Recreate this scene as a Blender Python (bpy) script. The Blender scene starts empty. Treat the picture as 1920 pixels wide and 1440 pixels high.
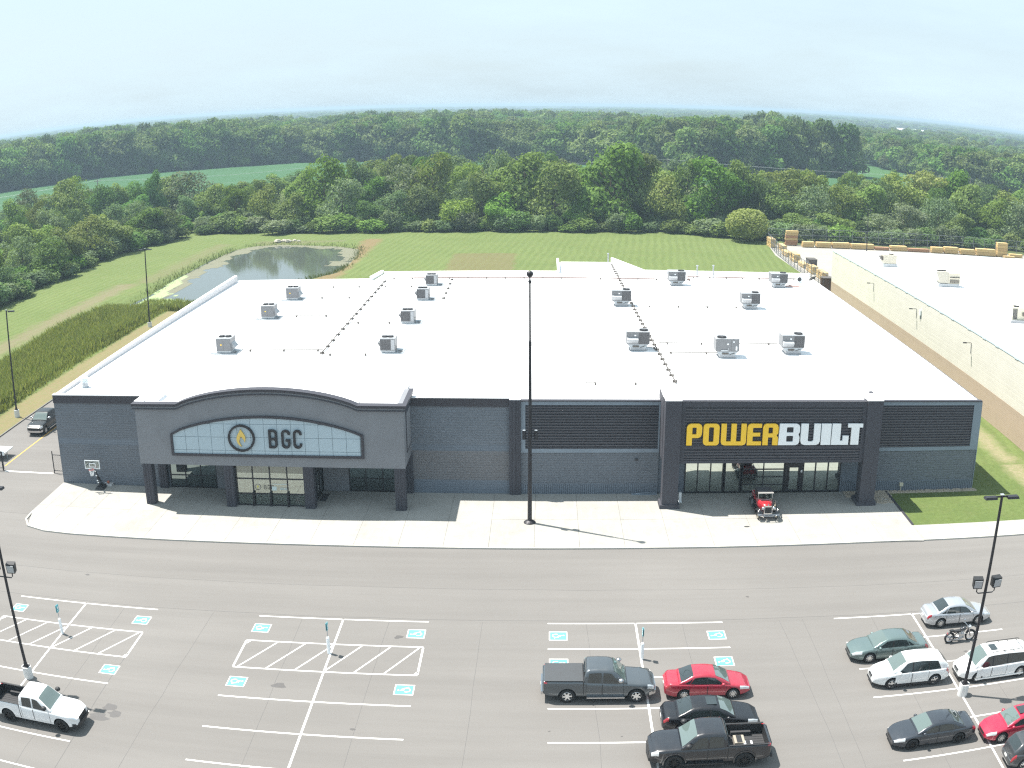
import bpy, bmesh, math, random
from mathutils import Vector, Matrix
random.seed(7)
SC = bpy.context.scene
COL = SC.collection
R = math.radians
# ------------------------------------------------------------------ camera (drone lens with barrel distortion)
CAM_H = 30.07
CAM_PITCH, CAM_ROLL, CAM_YAW = 0.26306, 0.0041605, -0.0311728
def cam_axis(x, y, z):
    c, s = math.cos(CAM_ROLL), math.sin(CAM_ROLL); x, y = x*c - y*s, x*s + y*c
    c, s = math.cos(CAM_PITCH), math.sin(CAM_PITCH); Y = z*c - y*s; Z = -z*s - y*c
    c, s = math.cos(CAM_YAW), math.sin(CAM_YAW)
    return Vector((x*c + Y*s, -x*s + Y*c, Z))
cd = bpy.data.cameras.new('camera'); cam = bpy.data.objects.new('camera', cd); COL.objects.link(cam)
ax, ay, az = cam_axis(1, 0, 0), cam_axis(0, -1, 0), -cam_axis(0, 0, 1)
cam.matrix_world = Matrix(((ax.x, ay.x, az.x, 0), (ax.y, ay.y, az.y, 0), (ax.z, ay.z, az.z, CAM_H), (0, 0, 0, 1)))
cd.type = 'PANO'; cd.panorama_type = 'FISHEYE_LENS_POLYNOMIAL'
cd.sensor_fit = 'HORIZONTAL'; cd.sensor_width = 36; cd.sensor_height = 27; cd.fisheye_fov = R(120)
cd.fisheye_polynomial_k0 = 0
cd.fisheye_polynomial_k1 = -0.02616722210538599
cd.fisheye_polynomial_k2 = -0.00016986306219862423
cd.fisheye_polynomial_k3 = 1.7005922013218792e-05
cd.fisheye_polynomial_k4 = -5.935878962040619e-07
cd.clip_end = 80000
SC.camera = cam
# ------------------------------------------------------------------ sky, sun, exposure
SUN = Vector((-0.435, 0.20, 1.0)).normalized()
W = bpy.data.worlds.new('World'); SC.world = W; W.use_nodes = True
nt = W.node_tree; bg = nt.nodes['Background']
sky = nt.nodes.new('ShaderNodeTexSky'); sky.sky_type = 'NISHITA'; sky.sun_disc = False
sky.sun_elevation = math.asin(SUN.z); sky.sun_rotation = math.atan2(SUN.x, SUN.y)
sky.altitude = 200; sky.air_density = 1.0; sky.dust_density = 3.0; sky.ozone_density = 1.0
geo = nt.nodes.new('ShaderNodeTexCoord')
mp = nt.nodes.new('ShaderNodeMapping'); mp.inputs['Scale'].default_value = (1.3, 1.3, 6.0)
nz = nt.nodes.new('ShaderNodeTexNoise'); nz.inputs['Scale'].default_value = 2.6; nz.inputs['Detail'].default_value = 8; nz.inputs['Roughness'].default_value = .62
rp = nt.nodes.new('ShaderNodeMapRange'); rp.inputs['From Min'].default_value = .38; rp.inputs['From Max'].default_value = .72
rp.inputs['To Min'].default_value = .72; rp.inputs['To Max'].default_value = 1.0
veil = nt.nodes.new('ShaderNodeMix'); veil.data_type = 'RGBA'
veil.inputs['B'].default_value = (4.25, 5.3, 5.9, 1)
nt.links.new(geo.outputs['Generated'], mp.inputs['Vector']); nt.links.new(mp.outputs[0], nz.inputs['Vector'])
nt.links.new(nz.outputs['Fac'], rp.inputs['Value']); nt.links.new(rp.outputs[0], veil.inputs['Factor'])
nt.links.new(sky.outputs[0], veil.inputs['A']); nt.links.new(veil.outputs['Result'], bg.inputs['Color'])
bg.inputs['Strength'].default_value = 0.085
sl = bpy.data.lights.new('sun', 'SUN'); sl.energy = 4.6; sl.angle = R(0.53); sl.color = (1.0, 0.955, 0.89)
so = bpy.data.objects.new('sun', sl); COL.objects.link(so)
so.rotation_mode = 'QUATERNION'; so.rotation_quaternion = SUN.to_track_quat('Z', 'Y')
SC.view_settings.view_transform = 'Standard'; SC.view_settings.look = 'None'
SC.view_settings.exposure = 1.12; SC.view_settings.gamma = 1.0; SC.view_settings.use_curve_mapping = False
HAZE_D = 3.5e-4
SC.cycles.max_bounces = 6; SC.cycles.transparent_max_bounces = 12; SC.cycles.volume_bounces = 0
SC.cycles.volume_step_rate = 4.0
try:
    SC.cycles.use_denoising = False; SC.cycles.adaptive_threshold = .006; SC.cycles.pixel_filter_type = 'BLACKMAN_HARRIS'; SC.cycles.filter_width = 1.25
except Exception:
    pass
# ------------------------------------------------------------------ helpers: meshes
class MB:
    """collects polygons; build() links them as one mesh object"""
    def __init__(s): s.v = []; s.f = []; s.m = []
    def poly(s, pts, m=0):
        n = len(s.v); s.v += [tuple(p) for p in pts]; s.f.append(tuple(range(n, n+len(pts)))); s.m.append(m)
    def add(s, v, f, m=0):
        n = len(s.v); s.v += [tuple(p) for p in v]
        for q in f: s.f.append(tuple(i+n for i in q)); s.m.append(m)
    def box(s, x0, x1, y0, y1, z0, z1, m=0):
        s.add([(x0,y0,z0),(x1,y0,z0),(x1,y1,z0),(x0,y1,z0),(x0,y0,z1),(x1,y0,z1),(x1,y1,z1),(x0,y1,z1)],
              [(3,2,1,0),(4,5,6,7),(0,1,5,4),(1,2,6,5),(2,3,7,6),(3,0,4,7)], m)
    def taper(s, x0, x1, y0, y1, z0, X0, X1, Y0, Y1, z1, m=0):
        s.add([(x0,y0,z0),(x1,y0,z0),(x1,y1,z0),(x0,y1,z0),(X0,Y0,z1),(X1,Y0,z1),(X1,Y1,z1),(X0,Y1,z1)],
              [(3,2,1,0),(4,5,6,7),(0,1,5,4),(1,2,6,5),(2,3,7,6),(3,0,4,7)], m)
    def tube(s, pts, r, n=8, m=0, caps=True):
        pts = [Vector(p) for p in pts]; rs = r if isinstance(r, (list, tuple)) else [r]*len(pts); rings = []
        for i, p in enumerate(pts):
            a = pts[max(i-1, 0)]; b = pts[min(i+1, len(pts)-1)]; d = (b-a).normalized()
            u = d.cross(Vector((0,0,1)) if abs(d.z) < .95 else Vector((1,0,0))).normalized(); w = d.cross(u)
            rings.append([p + rs[i]*(math.cos(2*math.pi*k/n)*u + math.sin(2*math.pi*k/n)*w) for k in range(n)])
        base = len(s.v)
        for q in rings: s.v += [tuple(x) for x in q]
        for i in range(len(pts)-1):
            for k in range(n):
                a = base+i*n+k; b = base+i*n+(k+1) % n; s.f.append((a, a+n, b+n, b)); s.m.append(m)
        if caps:
            s.f.append(tuple(base+k for k in range(n))); s.m.append(m)
            e = base+(len(pts)-1)*n; s.f.append(tuple(e+n-1-k for k in range(n))); s.m.append(m)
    def prism(s, pts, z0, z1, m=0):
        n = len(pts); s.add([(p[0],p[1],z0) for p in pts]+[(p[0],p[1],z1) for p in pts],
            [tuple(range(n-1,-1,-1)), tuple(range(n,2*n))]+[(i,(i+1)%n,n+(i+1)%n,n+i) for i in range(n)], m)
    def prism_y(s, pts, y0, y1, m=0):      # pts = (x, z) counter-clockwise seen from -y
        n = len(pts); s.add([(p[0],y0,p[1]) for p in pts]+[(p[0],y1,p[1]) for p in pts],
            [tuple(range(n)), tuple(range(2*n-1,n-1,-1))]+[(i,n+i,n+(i+1)%n,(i+1)%n) for i in range(n)], m)
    def ball(s, c, r, n=8, m=0, sz=1.0):
        vs = []; fs = []
        for i in range(n//2+1):
            t = math.pi*i/(n//2)
            for k in range(n):
                a = 2*math.pi*k/n; vs.append((c[0]+r*math.sin(t)*math.cos(a), c[1]+r*math.sin(t)*math.sin(a), c[2]+r*sz*math.cos(t)))
        for i in range(n//2):
            for k in range(n): fs.append((i*n+k, (i+1)*n+k, (i+1)*n+(k+1)%n, i*n+(k+1)%n))
        s.add(vs, fs, m)
    def mesh(s, name, mats, smooth=False):
        me = bpy.data.meshes.new(name); me.from_pydata(s.v, [], s.f); me.update()
        for mt in (mats if isinstance(mats, (list, tuple)) else [mats]): me.materials.append(mt)
        if any(s.m): me.polygons.foreach_set('material_index', s.m)
        if smooth: me.polygons.foreach_set('use_smooth', [True]*len(s.f))
        return me
    def build(s, name, mats, parent=None, smooth=False, kind=None, label=None, loc=None):
        o = bpy.data.objects.new(name, s.mesh(name, mats, smooth)); COL.objects.link(o)
        if parent is not None: o.parent = parent
        if kind: o['kind'] = kind
        if label: o['label'] = label
        if loc: o.location = loc
        return o
def tag(o, label, cat, group=None, kind=None):
    o['label'] = label; o['category'] = cat
    if group: o['group'] = group
    if kind: o['kind'] = kind
    return o
def thing(name, label, cat, loc=(0,0,0), rz=0, group=None):
    o = bpy.data.objects.new(name, None); COL.objects.link(o); o.location = loc; o.rotation_euler = (0,0,rz); o.empty_display_size = .3
    return tag(o, label, cat, group)
def link_mesh(name, me, parent=None, loc=None, rot=None, scale=None, kind=None):
    o = bpy.data.objects.new(name, me); COL.objects.link(o)
    if parent is not None: o.parent = parent
    if loc: o.location = loc
    if rot: o.rotation_euler = rot
    if scale: o.scale = scale
    if kind: o['kind'] = kind
    return o
def kids(o): return [c for c in ALLKIDS.get(o.name, [])] if False else list(o.children)
def dup(root, loc, rz=0, label=None, scale=None):
    r = root.copy(); COL.objects.link(r); r.location = loc; r.rotation_euler = (0,0,rz)
    if scale: r.scale = scale
    if label: r['label'] = label
    for ch in list(root.children):
        c = ch.copy(); COL.objects.link(c); c.parent = r
        for g in list(ch.children):
            d = g.copy(); COL.objects.link(d); d.parent = c
    return r
# ------------------------------------------------------------------ helpers: materials
class NT:
    def __init__(s, name):
        s.m = bpy.data.materials.new(name); s.m.use_nodes = True; s.t = s.m.node_tree
        s.b = s.t.nodes['Principled BSDF']; s.out = s.t.nodes['Material Output']
    def n(s, typ, **kw):
        x = s.t.nodes.new(typ)
        for k, v in kw.items():
            if k in x.inputs: x.inputs[k].default_value = v
            else: setattr(x, k, v)
        return x
    def l(s, a, b): s.t.links.new(a, b)
    def coord(s, kind='Object', scale=(1,1,1), rot=(0,0,0), loc=(0,0,0)):
        tc = s.n('ShaderNodeTexCoord'); mp = s.n('ShaderNodeMapping'); mp.inputs['Scale'].default_value = scale
        mp.inputs['Rotation'].default_value = rot; mp.inputs['Location'].default_value = loc
        s.l(tc.outputs[kind], mp.inputs[0]); return mp.outputs[0]
    def noise(s, vec, scale, detail=5, rough=.6, dist=0):
        x = s.n('ShaderNodeTexNoise'); x.inputs['Scale'].default_value = scale; x.inputs['Detail'].default_value = detail
        x.inputs['Roughness'].default_value = rough; x.inputs['Distortion'].default_value = dist
        if vec is not None: s.l(vec, x.inputs['Vector'])
        return x.outputs['Fac']
    def ramp(s, fac, stops):
        x = s.n('ShaderNodeValToRGB'); e = x.color_ramp.elements
        while len(e) < len(stops): e.new(.5)
        for i, (p, c) in enumerate(stops): e[i].position = p; e[i].color = (*c, 1) if len(c) == 3 else c
        s.l(fac, x.inputs[0]); return x.outputs[0]
    def rng(s, v, a, b, c=0., d=1.):
        x = s.n('ShaderNodeMapRange'); x.inputs['From Min'].default_value = a; x.inputs['From Max'].default_value = b
        x.inputs['To Min'].default_value = c; x.inputs['To Max'].default_value = d; s.l(v, x.inputs['Value']); return x.outputs[0]
    def mix(s, f, a, b, mode='MIX'):
        x = s.n('ShaderNodeMix'); x.data_type = 'RGBA'; x.blend_type = mode
        for k, v in (('Factor', f), ('A', a), ('B', b)):
            if hasattr(v, 'node'): s.l(v, x.inputs[k])
            elif k == 'Factor': x.inputs[k].default_value = v
            else: x.inputs[k].default_value = (*v, 1)
        return x.outputs['Result']
    def math(s, op, a, b=0.):
        x = s.n('ShaderNodeMath'); x.operation = op
        for i, v in enumerate((a, b)):
            if hasattr(v, 'node'): s.l(v, x.inputs[i])
            else: x.inputs[i].default_value = v
        return x.outputs[0]
    def bump(s, h, strength=.3, dist=.02):
        x = s.n('ShaderNodeBump'); x.inputs['Strength'].default_value = strength; x.inputs['Distance'].default_value = dist
        s.l(h, x.inputs['Height']); s.l(x.outputs[0], s.b.inputs['Normal'])
    def base(s, c, rough=.6, metal=0., spec=None, coat=None):
        if hasattr(c, 'node'): s.l(c, s.b.inputs['Base Color'])
        else: s.b.inputs['Base Color'].default_value = (*c, 1)
        if hasattr(rough, 'node'): s.l(rough, s.b.inputs['Roughness'])
        else: s.b.inputs['Roughness'].default_value = rough
        s.b.inputs['Metallic'].default_value = metal
        if spec is not None: s.b.inputs['Specular IOR Level'].default_value = spec
        if coat: s.b.inputs['Coat Weight'].default_value = coat; s.b.inputs['Coat Roughness'].default_value = .04
        return s.m
def plain(name, c, rough=.5, metal=0., var=.12, scale=3., spec=None, coat=None, bump=0.):
    n = NT(name); v = n.coord('Object'); f = n.noise(v, scale, 6, .65)
    n.base(n.mix(f, tuple(x*(1-var) for x in c), tuple(min(1, x*(1+var)) for x in c)), rough, metal, spec, coat)
    if bump: n.bump(n.noise(v, scale*12, 3), bump, .01)
    return n.m
M = {}
def m_asphalt():
    n = NT('asphalt'); v = n.coord('Object')
    big = n.noise(v, .045, 6, .6); mid = n.noise(n.coord('Object', (.035, .5, 1)), 1.0, 6, .65); fine = n.noise(v, 26, 3, .7); sm = n.noise(v, 1.3, 6, .7)
    c = n.mix(n.rng(big, .3, .7), (.172,.163,.153), (.205,.195,.183))
    c = n.mix(n.rng(mid, .38, .68, 0, .60), c, (.148,.140,.131))
    c = n.mix(n.rng(fine, .38, .66, 0, .34), c, (.092,.089,.087))
    c = n.mix(n.rng(sm, .60, .78, 0, .30), c, (.122,.119,.116))
    st = n.noise(v, .55, 7, .75, .4)
    c = n.mix(n.rng(st, .70, .80, 0, .55), c, (.102,.1,.098))
    n.base(c, .9, 0, .25); n.bump(fine, .25, .012); return n.m
def m_concrete(name='concrete', a=(.305,.295,.270), b=(.385,.374,.345)):
    n = NT(name); v = n.coord('Object'); oi = n.n('ShaderNodeObjectInfo')
    big = n.noise(v, .25, 7, .65); f2 = n.noise(v, 18, 3, .7); st = n.noise(v, .8, 8, .75, .8)
    sc = n.noise(n.coord('Object', (3.2,.5,1), (0,0,.5)), 1.6, 8, .8, 1.2)
    c = n.mix(n.rng(big, .3, .7), a, b)
    c = n.mix(n.rng(oi.outputs['Random'], 0, 1, 0, .22), c, tuple(x*.86 for x in a))
    c = n.mix(n.rng(st, .52, .75, 0, .6), c, tuple(x*.74 for x in a)); c = n.mix(n.rng(n.noise(n.coord('Object', (1.,.22,1)), 2.4, 6, .7), .5, .75, 0, .45), c, tuple(x*1.12 for x in b))
    c = n.mix(n.rng(sc, .68, .80, 0, .30), c, tuple(x*.5 for x in a))
    c = n.mix(n.rng(f2, .35, .7, 0, .14), c, tuple(x*.6 for x in a))
    n.base(c, .88, 0, .3); n.bump(f2, .15, .01); return n.m
def m_roof():
    n = NT('roof_membrane'); v = n.coord('Object')
    big = n.noise(v, .09, 6, .6); st = n.noise(n.coord('Object', (.25,1.4,1)), .55, 8, .7, .6); st2 = n.noise(v, .32, 9, .74, .9)
    c = n.mix(n.rng(big, .3, .7), (.80,.80,.81), (.86,.86,.86))
    c = n.mix(n.rng(st, .66, .84, 0, .35), c, (.50,.47,.43)); c = n.mix(n.rng(st2, .68, .78, 0, .55), c, (.40,.34,.28))
    n.base(c, .55, 0, .4); n.bump(n.noise(v, .7, 4), .08, .05); return n.m
def m_block(name, col, rough_face=True):
    n = NT(name); v = n.coord('Object', (1,1,1), (R(90),0,0))
    br = n.n('ShaderNodeTexBrick'); br.inputs['Scale'].default_value = 1.0; br.inputs['Brick Width'].default_value = .406
    br.inputs['Row Height'].default_value = .203; br.inputs['Mortar Size'].default_value = .012; br.inputs['Mortar Smooth'].default_value = .2
    br.inputs['Color1'].default_value = (.2,.2,.2,1); br.inputs['Color2'].default_value = (.9,.9,.9,1); br.inputs['Bias'].default_value = 0
    n.l(v, br.inputs['Vector'])
    nz = n.noise(n.coord('Object', (.8,1,1.5)), 3.6 if rough_face else 5.5, 6, .70); big = n.noise(n.coord('Object'), .35, 5, .6)
    c = n.mix(br.outputs['Color'], tuple(x*(.99 if rough_face else .95) for x in col), tuple(x*(1.01 if rough_face else 1.05) for x in col))
    c = n.mix(n.rng(nz, .32, .68), n.mix(.75 if rough_face else .2, c, tuple(x*.72 for x in col)), c)
    c = n.mix(n.rng(big, .35, .75, 0, .4), c, tuple(x*1.18 for x in col))
    c = n.mix(n.math('MULTIPLY', br.outputs['Fac'], .04 if rough_face else .16), c, tuple(x*.72 for x in col))
    h = n.math('SUBTRACT', n.math('ADD', n.math('MULTIPLY', nz, 1.0 if rough_face else .15), n.math('MULTIPLY', br.outputs['Color'], .05 if rough_face else .25)), n.math('MULTIPLY', br.outputs['Fac'], .08 if rough_face else .6))
    n.base(c, .62, 0, .45); n.bump(h, 1.0 if rough_face else .6, .14 if rough_face else .03); return n.m
def m_stucco(name, c, sc=14):
    n = NT(name); v = n.coord('Object'); b = n.noise(v, .5, 6, .65); f = n.noise(v, sc, 4, .6)
    n.base(n.mix(n.rng(b, .3, .7), tuple(x*.93 for x in c), tuple(x*1.08 for x in c)), .75, 0, .35); n.bump(f, .25, .012); return n.m
def m_paint(name, c, metal=.0, rough=.28):
    n = NT(name); v = n.coord('Object'); d = n.noise(v, 1.7, 6, .7)
    n.base(n.mix(n.rng(d, .4, .8, 0, .03 if max(c) < .05 else .10), c, (.22,.21,.19)), n.rng(d, .3, .8, rough, rough+.12), metal, .5, .25 if 'chrome' in name else 1.0); return n.m
def m_mirror(name, tint, rough=.02):
    n = NT(name); v = n.coord('Object'); n.base(tint, rough, 1.0); n.bump(n.noise(v, .9, 2), .015, .02); return n.m
def m_seeglass(name, refl=.22, tint=(.62,.70,.64)):
    n = NT(name); t = n.n('ShaderNodeBsdfTransparent'); t.inputs[0].default_value = (*tint, 1)
    g = n.n('ShaderNodeBsdfGlossy'); g.inputs['Roughness'].default_value = .02; g.inputs[0].default_value = (.9,.95,.92,1)
    fr = n.n('ShaderNodeFresnel'); fr.inputs[0].default_value = 1.5
    mx = n.n('ShaderNodeMixShader'); n.l(n.math('ADD', fr.outputs[0], refl), mx.inputs[0]); n.l(t.outputs[0], mx.inputs[1]); n.l(g.outputs[0], mx.inputs[2])
    n.l(mx.outputs[0], n.out.inputs[0]); n.t.nodes.remove(n.b); return n.m
def m_leaf(name, a, b, c2=None, trans=.32, amt=.5):
    n = NT(name); oi = n.n('ShaderNodeObjectInfo'); at = n.n('ShaderNodeAttribute'); at.attribute_name = 'leaf'
    c = n.mix(at.outputs['Fac'], a, b)
    hs = n.n('ShaderNodeHueSaturation'); n.l(c, hs.inputs['Color'])
    n.l(n.rng(oi.outputs['Random'], 0, 1, .475, .525), hs.inputs['Hue']); n.l(n.rng(oi.outputs['Random'], 0, 1, .85, 1.12), hs.inputs['Saturation'])
    r2 = n.math('FRACT', n.math('MULTIPLY', oi.outputs['Random'], 7.31)); n.l(n.rng(r2, 0, 1, 1-amt*.6, 1+amt*.6), hs.inputs['Value'])
    col = hs.outputs[0]
    n.base(col, .8, 0, .08)
    tr = n.n('ShaderNodeBsdfTranslucent'); n.l(n.mix(1., col, (1.25,1.35,.6), 'MULTIPLY'), tr.inputs[0])
    mx = n.n('ShaderNodeMixShader'); mx.inputs[0].default_value = trans; n.l(n.b.outputs[0], mx.inputs[1]); n.l(tr.outputs[0], mx.inputs[2]); n.l(mx.outputs[0], n.out.inputs[0])
    return n.m
def m_grass(name, a, b, brown, stripes=None, dry=.3, masks=()):
    n = NT(name); v = n.coord('Object')
    f1 = n.noise(v, .12, 6, .6); f2 = n.noise(v, 2.2, 6, .75); f3 = n.noise(v, 11, 4, .7); f4 = n.noise(v, .5, 7, .7, .5)
    c = n.mix(n.rng(f1, .3, .7), a, b)
    if stripes:
        w = n.n('ShaderNodeTexWave'); w.inputs['Scale'].default_value = stripes[0]; w.inputs['Distortion'].default_value = 3.5; w.inputs['Detail'].default_value = 3
        w.inputs['Detail Scale'].default_value = .6
        n.l(n.coord('Object', (1,1,1), (0,0,R(stripes[1]))), w.inputs['Vector'])
        c = n.mix(n.math('MULTIPLY', n.rng(w.outputs['Fac'], .25, .75, 0, .42), n.rng(n.noise(v, .05, 4, .6), .3, .6, .25, 1.)), c, tuple(x*1.32 for x in b))
    c = n.mix(n.rng(f4, .5, .8, 0, dry), c, brown)
    c = n.mix(n.rng(f2, .35, .7, 0, .62), c, tuple(x*.6 for x in a))
    c = n.mix(n.rng(f3, .4, .7, 0, .4), c, tuple(x*.55 for x in a))
    for (x0, x1, y0, y1, soft, amount, col) in masks:      # worn patches with their own outline
        sx = n.n('ShaderNodeSeparateXYZ'); n.l(v, sx.inputs[0])
        wob = n.math('MULTIPLY', n.math('SUBTRACT', n.noise(v, .35, 6, .7), .5), soft*2.5)
        def edge(val, e, s):
            return n.rng(n.math('ADD', n.math('MULTIPLY', n.math('SUBTRACT', val, e), s), wob), 0, soft)
        k = n.math('MULTIPLY', n.math('MULTIPLY', edge(sx.outputs[0], x0, 1), edge(sx.outputs[0], x1, -1)), n.math('MULTIPLY', edge(sx.outputs[1], y0, 1), edge(sx.outputs[1], y1, -1)))
        k = n.math('MULTIPLY', k, n.math('MULTIPLY', n.rng(f2, .36, .58, amount*.4, amount), n.rng(f3, .3, .6, .7, 1.)))
        c = n.mix(k, c, col)
    n.base(c, .9, 0, .15); n.bump(n.math('ADD', f3, f2), .6, .08); return n.m
M['asphalt'] = m_asphalt(); M['concrete'] = m_concrete(); M['yard'] = m_concrete('yard_concrete', (.30,.285,.255), (.36,.345,.31))
M['roof'] = m_roof()
M['block'] = m_block('split_face_block', (.172,.192,.222)); M['block_mid'] = m_block('split_face_grey', (.214,.214,.226)); M['block_up'] = m_block('split_face_pale', (.19,.215,.25)); M['block_plain'] = m_block('smooth_block', (.150,.178,.216), False)
M['stucco'] = m_stucco('grey_stucco', (.206,.214,.232)); M['trim'] = m_stucco('blue_grey_trim', (.22,.265,.315)); M['charcoal'] = m_stucco('charcoal_stucco', (.058,.058,.070))
M['black'] = plain('black_metal', (.022,.021,.025), .45, .2); M['dark'] = plain('dark_trim', (.038,.036,.046), .5)
M['slat'] = plain('dark_ribbed_metal', (.088,.088,.102), .42, .3)
M['tile'] = plain('pale_blue_panel', (.40,.50,.56), .5, 0, .04)
M['yellow'] = plain('sign_yellow', (.95,.60,.035), .4, 0, .05); M['white'] = plain('sign_white', (.86,.90,.92), .4, 0, .04); M['gold'] = plain('flame_gold', (.74,.52,.12), .45)
M['paint_line'] = plain('line_paint', (.72,.71,.68), .75, 0, .14, 2.5); M['ada'] = plain('accessible_teal', (.10,.42,.48), .7, 0, .12, 2.)
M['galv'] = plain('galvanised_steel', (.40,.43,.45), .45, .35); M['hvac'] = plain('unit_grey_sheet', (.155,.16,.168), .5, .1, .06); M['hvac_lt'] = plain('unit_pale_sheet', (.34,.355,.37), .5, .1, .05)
M['coil'] = plain('unit_coil', (.085,.085,.09), .6, .2); M['fan'] = plain('fan_black', (.02,.02,.022), .5); M['beige'] = plain('beige_sheet', (.58,.54,.44), .5, .1, .08)
M['cream'] = m_block('cream_block', (.60,.575,.50), False); M['tan'] = m_block('tan_block', (.40,.315,.235), False)
M['gas'] = plain('gas_pipe', (.085,.075,.065), .6); M['rust'] = plain('rusty_pipe', (.17,.10,.085), .6)
M['mirror'] = m_mirror('mirror_glass', (.62,.68,.63)); M['tint'] = m_mirror('tinted_glass', (.22,.27,.27)); M['seeglass'] = m_seeglass('entrance_glass')
M['upstand'] = plain('membrane_upstand', (.50,.50,.51), .6); M['rubber'] = plain('tyre_rubber', (.018,.018,.018), .8); M['alloy'] = plain('alloy', (.62,.62,.62), .3, .8, .05); M['blackrim'] = plain('black_rim', (.015,.015,.016), .35, .5)
M['chrome'] = plain('chrome', (.58,.58,.59), .18, 1.0, .03); M['carglass'] = plain('car_glass', (.018,.026,.026), .03, 0, .1, 1., .9, .6)
def m_carglass():
    n = NT('windscreen_glass'); n.base((.10,.135,.125), .04, .0, .8, 1.0); return n.m
M['screen'] = m_carglass()
M['lampw'] = plain('headlight_lens', (.72,.74,.75), .1, .3, .05, 5., .8, 1.); M['lampr'] = plain('taillight_lens', (.33,.012,.02), .15, 0, .05, 5., .8, 1.)
M['plastic'] = plain('black_plastic', (.02,.02,.021), .55); M['plate'] = plain('number_plate', (.7,.7,.66), .5)
M['wood'] = plain('lumber', (.60,.44,.20), .8, 0, .22, 1.5, None, None, .3); M['wood_dark'] = plain('lumber_brown', (.36,.20,.11), .8, 0, .2, 1.5); M['pole_wood'] = plain('weathered_pole', (.30,.27,.23), .9)
M['bark'] = plain('bark', (.10,.08,.06), .95, 0, .3, 4., .1, None, .5)
M['leafA'] = m_leaf('leaf_mid', (0.089,0.143,0.037), (0.214,0.303,0.082)); M['leafB'] = m_leaf('leaf_dark', (0.063,0.114,0.040), (0.150,0.226,0.075)); M['leafC'] = m_leaf('leaf_yellow', (.118,.165,.034), (.225,.282,.075))
M['leafD'] = m_leaf('leaf_grey', (0.100,0.144,0.072), (0.214,0.275,0.152)); M['leafR'] = m_leaf('leaf_round_bush', (.150,.215,.045), (.270,.350,.095), None, .42, .05); M['leafW'] = m_leaf('leaf_woodland', (0.072,0.121,0.036), (0.173,0.248,0.076), None, .32, .6)
M['reed'] = m_leaf('reed_blade', (.120,.175,.042), (.255,.270,.105), None, .45, .1)
# ================================================================== GROUND
def sheet(name, pts, z, mat, holes=None, kind='structure', parent=None):
    bm = bmesh.new()
    vs = [bm.verts.new((x, y, z)) for x, y in pts]; bm.faces.new(vs)
    bmesh.ops.triangulate(bm, faces=bm.faces[:])
    bmesh.ops.recalc_face_normals(bm, faces=bm.faces[:])
    if bm.faces and sum(f.normal.z for f in bm.faces) < 0: bmesh.ops.reverse_faces(bm, faces=bm.faces[:])
    me = bpy.data.meshes.new(name); bm.to_mesh(me); bm.free(); me.materials.append(mat)
    o = bpy.data.objects.new(name, me); COL.objects.link(o)
    if kind: o['kind'] = kind
    if parent is not None: o.parent = parent
    return o
LX0, LX1, LY0, LY1 = -104.0, 62.0, 84.0, 262.0        # lawn grid rectangle
wild = m_grass('rough_ground', (.075,.10,.034), (.105,.125,.045), (.14,.12,.07), None, .35)
FAR = 13800
mb = MB()
for (x0, x1, y0, y1) in ((-FAR, FAR, -FAR, LY0), (-FAR, FAR, LY1, FAR), (-FAR, LX0, LY0, LY1), (LX1, FAR, LY0, LY1)):
    mb.poly([(x0,y0,-.03),(x1,y0,-.03),(x1,y1,-.03),(x0,y1,-.03)])
mb.build('ground', wild, kind='structure')
# pond outline (shore) and basin
SHORE = [(-67.1,158.5),(-67.6,170),(-69.0,187),(-68.9,198),(-69.2,211),(-68.2,226),(-65.5,232),(-59.5,234),(-52,231.5),(-45,229),(-39.6,224),(-38.2,212),(-37.9,201),(-38.6,191.5),(-41,186.5),(-44.4,180),(-44.5,165),(-46,158),(-55,155.5)]
def inside(x, y, P):
    r = False; j = len(P)-1
    for i in range(len(P)):
        if (P[i][1] > y) != (P[j][1] > y) and x < (P[j][0]-P[i][0])*(y-P[i][1])/(P[j][1]-P[i][1])+P[i][0]: r = not r
        j = i
    return r
def dist(x, y, P):
    d = 1e9; j = len(P)-1
    for i in range(len(P)):
        ax_, ay_ = P[j]; bx, by = P[i]; ux, uy = bx-ax_, by-ay_; t = max(0, min(1, ((x-ax_)*ux+(y-ay_)*uy)/(ux*ux+uy*uy)))
        d = min(d, math.hypot(x-ax_-t*ux, y-ay_-t*uy)); j = i
    return d
def lawn_z(x, y):
    z = 0.0
    if -82 < x < -30 and 145 < y < 245:
        d = dist(x, y, SHORE); s = -d if inside(x, y, SHORE) else d
        t = max(0, min(1, (2.6-s)/5.2)); z -= 1.0*t*t*(3-2*t)
    if 86 < y < 170 and -75 < x < -56:                        # shallow ditch that carries the cattails
        t = max(0, 1-abs(x+65.2)/8.0); z -= .45*t*t*(3-2*t)*min(1, (170-y)/8)
    return z
step = 1.5; nx = int(round((LX1-LX0)/step)); ny = int(round((LY1-LY0)/step))
vs = []; fs = []
for j in range(ny+1):
    for i in range(nx+1):
        x = LX0+(LX1-LX0)*i/nx; y = LY0+(LY1-LY0)*j/ny; edge = i in (0, nx) or j in (0, ny)
        vs.append((x, y, -.03 if edge else lawn_z(x, y)+(.03*math.sin(x*.7+1.3*math.sin(y*.31))*math.sin(y*.53))*(0 if (-57 < x < 40 and y < 164) or (y < 240 and x > 40) else 1)))
for j in range(ny):
    for i in range(nx):
        a = j*(nx+1)+i; fs.append((a, a+1, a+nx+2, a+nx+1))
me = bpy.data.meshes.new('lawn'); me.from_pydata(vs, [], fs); me.polygons.foreach_set('use_smooth', [True]*len(fs))
GR_A, GR_B, GR_BR = (.112,.155,.044), (.145,.185,.060), (.205,.185,.09)
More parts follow.
